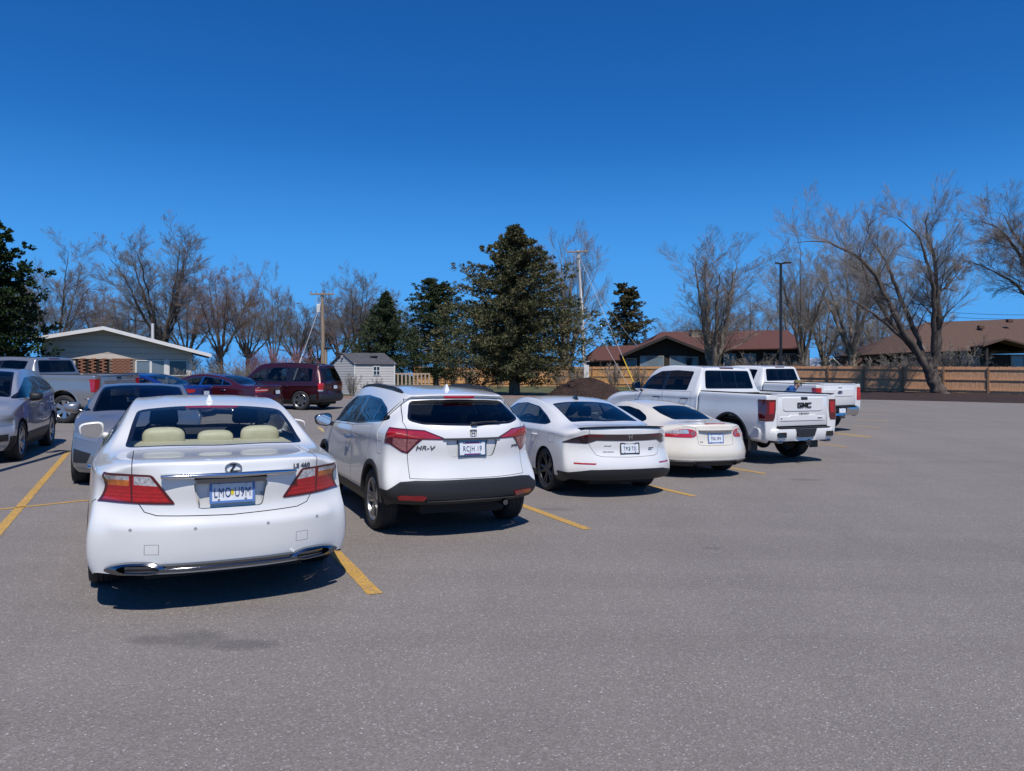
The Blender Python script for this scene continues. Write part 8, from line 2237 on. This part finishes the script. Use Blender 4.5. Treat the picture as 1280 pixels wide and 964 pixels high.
# ------------------------------------------------------------------ poles, wires, lamp posts
M['pole_wood'] = mat('weathered_pole', (0.30, 0.225, 0.16), 0.9, vary=.25, scale=3, stretch=(5, 5, .4))
M['pole_white'] = mat('pale_pole', (0.52, 0.49, 0.45), 0.85, vary=.2, scale=2, stretch=(4, 4, .4))
M['galv'] = mat('galvanised', (0.48, 0.49, 0.50), .45, metal=.6)
M['cable'] = mat('grey_cable', (0.42, 0.41, 0.40), .6)
M['black_steel'] = mat('black_steel', (0.010, 0.010, 0.011), .45)
M['guard_yellow'] = mat('yellow_guard', (0.72, 0.47, 0.02), .5)
def wood_pole():
    d = 52.0; b = at(404, d); s_ = d/FX; h = H - (366-YH)*s_ - b.z
    root = thing('utility_pole', 'wooden utility pole with a short crossarm and white box, behind the boxy dark red suv', 'utility pole', b)
    bm = bmesh.new(); tube(bm, [(0, 0, -.3), (-.02, 0, h*.5), (-.08, 0, h)], [.17, .14, .11], 12); obj_bm('post', bm, M['pole_wood'], root, smooth=True, angle=60)
    bm = bmesh.new(); tube(bm, [(.22, -.08, -.3), (.20, -.08, h*.44)], [.12, .11], 10); obj_bm('stub_post', bm, M['pole_wood'], root, smooth=True, angle=60)
    bm = bmesh.new(); rbox(bm, Vector((-.05, -.14, h-.12)), (1.75, .10, .11), .01, 1); arm = obj_bm('crossarm', bm, M['pole_wood'], root)
    for x in (-.85, -.45, .45, .72):
        bm = bmesh.new(); tube(bm, [(x, -.14, h-.06), (x, -.14, h+.10)], [.035, .05], 8); obj_bm('insulator', bm, M['galv'], arm)
    bm = bmesh.new(); rbox(bm, Vector((-.28, -.15, h-1.15)), (.28, .24, .62), .04, 2); obj_bm('transformer_box', bm, M['trim_white'], root)
    bm = bmesh.new(); tube(bm, [(-.30, -.14, h-.15), (-.50, -.2, h-.7), (-.30, -.2, h-.95)], .02, 5); tube(bm, [(-.02, -.15, h-.2), (-.25, -.2, h-.85)], .018, 5); obj_bm('service_loop', bm, M['cable'], root)
    z = H-(435-YH)*s_-b.z
    bm = bmesh.new(); tube(bm, [(.12, -.15, z), (.45, -.25, z-.05), (.75, -.2, z+.02)], [.05, .09, .04], 6); obj_bm('cable_splice', bm, M['black'], root)
    p0 = Vector((-.05, -.1, h-.5)); g = at(362, 47); p1 = Vector((g.x-b.x, g.y-b.y, g.z-b.z))
    bm = bmesh.new(); tube(bm, [p1, p0], .02, 5); tube(bm, [p1, p1.lerp(p0, .34)], .055, 6); obj_bm('guy_wire', bm, M['cable'], root)
wood_pole()
def white_pole():
    d = 63.0; b = at(732.5, d); s_ = d/FX; h = H - (313-YH)*s_ - b.z; lean = (722.5-732.5)*s_
    root = thing('utility_pole', 'tall pale utility pole with small crossarm and white conduit, right of the large cedar', 'utility pole', b)
    bm = bmesh.new(); tube(bm, [(0, 0, -.3), (lean*.5, 0, h*.5), (lean, 0, h)], [.19, .155, .12], 12); obj_bm('post', bm, M['pole_white'], root, smooth=True, angle=60)
    bm = bmesh.new(); rbox(bm, Vector((lean-.1, -.15, h-.15)), (1.9, .10, .12), .01, 1, Euler((0, R(-2), 0))); arm = obj_bm('crossarm', bm, M['pole_wood'], root)
    for x in (-.9, -.5, .3, .75):
        bm = bmesh.new(); tube(bm, [(lean-.1+x, -.15, h-.08), (lean-.1+x, -.15, h+.12)], [.04, .055], 8); obj_bm('insulator', bm, M['galv'], arm)
    bm = bmesh.new(); tube(bm, [(lean-.1-.7, -.16, h-.2), (lean*.95, -.16, h-.75)], .03, 6); tube(bm, [(lean-.1+.5, -.16, h-.2), (lean*.95, -.16, h-.75)], .03, 6); obj_bm('arm_brace', bm, M['galv'], root)
    bm = bmesh.new(); tube(bm, [(.06, -.22, 0), (.06 + lean*.45, -.20, h*.48), (.05 + lean*.72, -.18, h*.72)], [.055, .055, .03], 8); obj_bm('conduit', bm, M['trim_white'], root, smooth=True)
    for k in (.19, .42, .47):
        bm = bmesh.new(); rbox(bm, Vector((lean*k+.18, -.2, h*k)), (.52, .07, .09), .01, 1); obj_bm('standoff', bm, M['galv'], root)
    bm = bmesh.new(); rbox(bm, Vector((.0, -.30, 1.0)), (.46, .14, 1.9), .02, 1); obj_bm('riser_cover', bm, M['trim_white'], root)
    g = at(797, 52); p1 = Vector((g.x-b.x, g.y-b.y, g.z-b.z))
    for k, (t0, dx) in enumerate(((.97, 0), (.62, .25))):
        p0 = Vector((lean*t0, -.12, h*t0)); q1 = p1 + Vector((-dx*1.6, dx, 0))
        bm = bmesh.new(); tube(bm, [q1, p0], .018, 5); w = obj_bm('guy_wire', bm, M['cable'], root)
        if k == 0:
            bm = bmesh.new(); tube(bm, [q1, q1.lerp(p0, .215)], .036, 7); obj_bm('guy_guard', bm, M['guard_yellow'], w, smooth=True)
    bm = bmesh.new(); a0 = Vector((lean, -.16, h-.3)); e0 = at(797, 79.5, 433) - b; pts = [a0.lerp(e0, t) + Vector((0, 0, -2.4*t*(1-t))) for t in np.linspace(0, 1, 12)]; tube(bm, pts, .026, 5); obj_bm('service_cable', bm, M['trim_white'], root)
white_pole()
def lamp_post(label, base, h, head_dir):
    root = thing('lamp_post', label, 'lamp post', base)
    bm = bmesh.new(); rbox(bm, Vector((0, 0, h/2)), (.13, .13, h), .012, 1); obj_bm('post', bm, M['black_steel'], root)
    bm = bmesh.new(); lathe_like = [(.30, -.2), (.30, .55), (.26, .60)]; n = 18
    rings = [[bm.verts.new((r_*math.cos(2*math.pi*k/n), r_*math.sin(2*math.pi*k/n), z)) for k in range(n)] for r_, z in lathe_like]
    for a, b_ in zip(rings, rings[1:]):
        for k in range(n): bm.faces.new((a[k], a[(k+1) % n], b_[(k+1) % n], b_[k]))
    bm.faces.new(rings[-1]); obj_bm('footing', bm, M['kerb'], root, smooth=True, angle=40)
    hd_ = Vector(head_dir).normalized(); e = Euler((0, 0, math.atan2(hd_.y, hd_.x)))
    bm = bmesh.new(); rbox(bm, hd_*.06 + Vector((0, 0, h-.02)), (.46, .08, .07), .01, 1, e); obj_bm('arm', bm, M['black_steel'], root)
    for sg, L_ in ((1, .46), (-1, .20)):
        bm = bmesh.new(); rbox(bm, hd_*(sg*(.12 + L_/2)) + Vector((0, 0, h + .01)), (L_, .32, .09), .03, 2, e); hd2 = obj_bm('lamp_head', bm, M['black_steel'], root, smooth=True, angle=40)
        bm = bmesh.new(); rbox(bm, hd_*(sg*(.12 + L_/2)) + Vector((0, 0, h - .042)), (L_*.7, .22, .012), .003, 1, e); obj_bm('lens', bm, M['trim_white'], hd2)
d_ = 43.0; b_ = at(976, d_); lamp_post('tall black lamp post with a flat two-armed head, behind the far white pickup', b_, H - (329-YH)*d_/FX - b_.z, (1, -.25, 0))
b_ = Vector((-8.22, 10.4, zgf(-8.22, 10.4))); lamp_post('black lamp post just outside the left edge whose long shadow crosses the yellow line', b_, 7.6, (1, .2, 0))
def far_wires():
    d = 105.0
    for k, (ya, yb) in enumerate(((393.5, 378), (387.5, 374))):
        a = at(1150, d, ya); b2 = at(1560, d - 25, yb); bm = bmesh.new()
        pts = [a.lerp(b2, t) + Vector((0, 0, -1.2*4*t*(1-t))) for t in np.linspace(0, 1, 14)]; tube(bm, [p - a for p in pts], .028, 5)
        o = obj_bm('power_line', bm, M['black'], None); o.location = a; tag(o, ('upper' if k else 'lower') + ' thin power line in the sky above the brown roof at the right', 'cable')
far_wires()

# ------------------------------------------------------------------ the person between the two white pickups
def person():
    x0, y0 = 6.86, 18.5; g = zgf(x0, y0)
    root = thing('person', 'person in a blue jacket and olive cap leaning forward between the two white pickups', 'person', (x0, y0, g)); root.scale = (.93, .93, .93)
    V = [(0, 0, .98), (.06, 0, 1.12), (.17, 0, 1.28), (.30, 0, 1.42), (.40, 0, 1.50), (.47, 0, 1.555), (.50, 0, 1.63), (.52, 0, 1.70),
         (.27, .19, 1.40), (.40, .25, 1.18), (.60, .20, 1.04), (.68, .18, 1.02), (.27, -.19, 1.40), (.38, -.26, 1.17), (.60, -.22, 1.06), (.68, -.20, 1.05),
         (-.01, .10, .90), (.04, .11, .50), (.0, .12, .10), (.13, .13, .05), (-.01, -.10, .90), (.02, -.11, .50), (-.06, -.12, .10), (.07, -.13, .05)]
    E_ = [(0, 1), (1, 2), (2, 3), (3, 4), (4, 5), (5, 6), (6, 7), (3, 8), (8, 9), (9, 10), (10, 11), (3, 12), (12, 13), (13, 14), (14, 15), (0, 16), (16, 17), (17, 18), (18, 19), (0, 20), (20, 21), (21, 22), (22, 23)]
    rad = [.16, .155, .165, .165, .075, .06, .092, .08, .085, .062, .045, .035, .085, .062, .045, .035, .10, .068, .05, .045, .10, .068, .05, .045]
    me = bpy.data.meshes.new('body'); me.from_pydata(V, E_, []); o = bpy.data.objects.new('body', me); COL.objects.link(o)
    md = o.modifiers.new('skin', 'SKIN'); sv = me.skin_vertices[0].data
    for i, r_ in enumerate(rad): sv[i].radius = (r_, r_*(.8 if i in (1, 2) else 1)); sv[i].use_root = (i == 0)
    o.modifiers.new('sub', 'SUBSURF').levels = 2; o.modifiers['sub'].render_levels = 2
    dg = bpy.context.evaluated_depsgraph_get(); m2 = bpy.data.meshes.new_from_object(o.evaluated_get(dg)); bpy.data.objects.remove(o)
    skin = mat('skin', (.42, .24, .17), .6); jkt = mat('blue_jacket', (.012, .075, .24), .8, vary=.2, scale=12, bump=.3); jean = mat('dark_jeans', (.02, .025, .045), .85); shoe = mat('dark_shoes', (.02, .018, .016), .7)
    for m_ in (jkt, skin, jean, shoe): m2.materials.append(m_)
    for p in m2.polygons:
        c = p.center; p.use_smooth = True
        p.material_index = 3 if c.z < .12 else 2 if c.z < .97 and c.x < .3 else 1 if (c.z > 1.54 or c.x > .60 and c.z < 1.2) else 0
    m2.name = 'body'; body = link_mesh('body', m2, None, root)
    for sg in (-1, 1):                                                # five fingers on each hand
        for k, (dy, L_) in enumerate(((-.03, .07), (-.01, .08), (.01, .078), (.03, .06), (.045*sg, .05))):
            pass
        bm = bmesh.new(); hx, hy, hz = (.68, .18*1, 1.02) if sg > 0 else (.68, -.20, 1.05)
        for k, (dy, L_) in enumerate(((-.027, .070), (-.009, .080), (.009, .076), (.026, .060))):
            tube(bm, [(hx+.01, hy+dy, hz), (hx+.05, hy+dy*1.1, hz-.012), (hx+.05+L_*.5, hy+dy*1.15, hz-.045), (hx+.04+L_*.5, hy+dy*1.15, hz-.075)], [.010, .010, .009, .007], 6)
        tube(bm, [(hx-.02, hy-sg*.03, hz), (hx+.02, hy-sg*.052, hz-.02), (hx+.045, hy-sg*.052, hz-.05)], [.012, .011, .008], 6)
        obj_bm('fingers', bm, skin, body, smooth=True)
    bm = bmesh.new(); rbox(bm, Vector((.615, 0, 1.625)), (.045, .03, .045), .012, 2); obj_bm('nose', bm, skin, body, smooth=True)
    for sg in (-1, 1):
        bm = bmesh.new(); rbox(bm, Vector((.59, sg*.035, 1.655)), (.02, .026, .014), .005, 1); obj_bm('eye', bm, M['badge_black'], body)
        bm = bmesh.new(); rbox(bm, Vector((.51, sg*.092, 1.64)), (.045, .02, .06), .009, 2); obj_bm('ear', bm, skin, body, smooth=True)
    bm = bmesh.new(); rbox(bm, Vector((.600, 0, 1.585)), (.02, .05, .012), .004, 1); obj_bm('mouth', bm, mat('lips', (.28, .10, .09), .6), body)
    bm = bmesh.new(); n = 18; rings = []
    for k in range(6):
        a = k/5*math.pi/2; rings.append([bm.verts.new((.515 + .108*math.cos(a)*math.cos(2*math.pi*i/n), .102*math.cos(a)*math.sin(2*math.pi*i/n), 1.685 + .085*math.sin(a))) for i in range(n)])
    for a, b in zip(rings[:-1], rings[1:]):
        for i in range(n): bm.faces.new((a[i], a[(i+1) % n], b[(i+1) % n], b[i]))
    olive = mat('olive_cap', (.16, .125, .055), .85, vary=.2, scale=20)
    capo = obj_bm('cap', bm, olive, body, smooth=True)
    bm = bmesh.new(); rbox(bm, Vector((.665, 0, 1.683)), (.14, .16, .014), .006, 2, Euler((0, R(12), 0))); obj_bm('cap_peak', bm, olive, capo, smooth=True, angle=40)
    bm = bmesh.new(); rbox(bm, Vector((.33, 0, 1.53)), (.20, .26, .12), .055, 3, Euler((0, R(-35), 0))); obj_bm('hood', bm, jkt, body, smooth=True)
person()
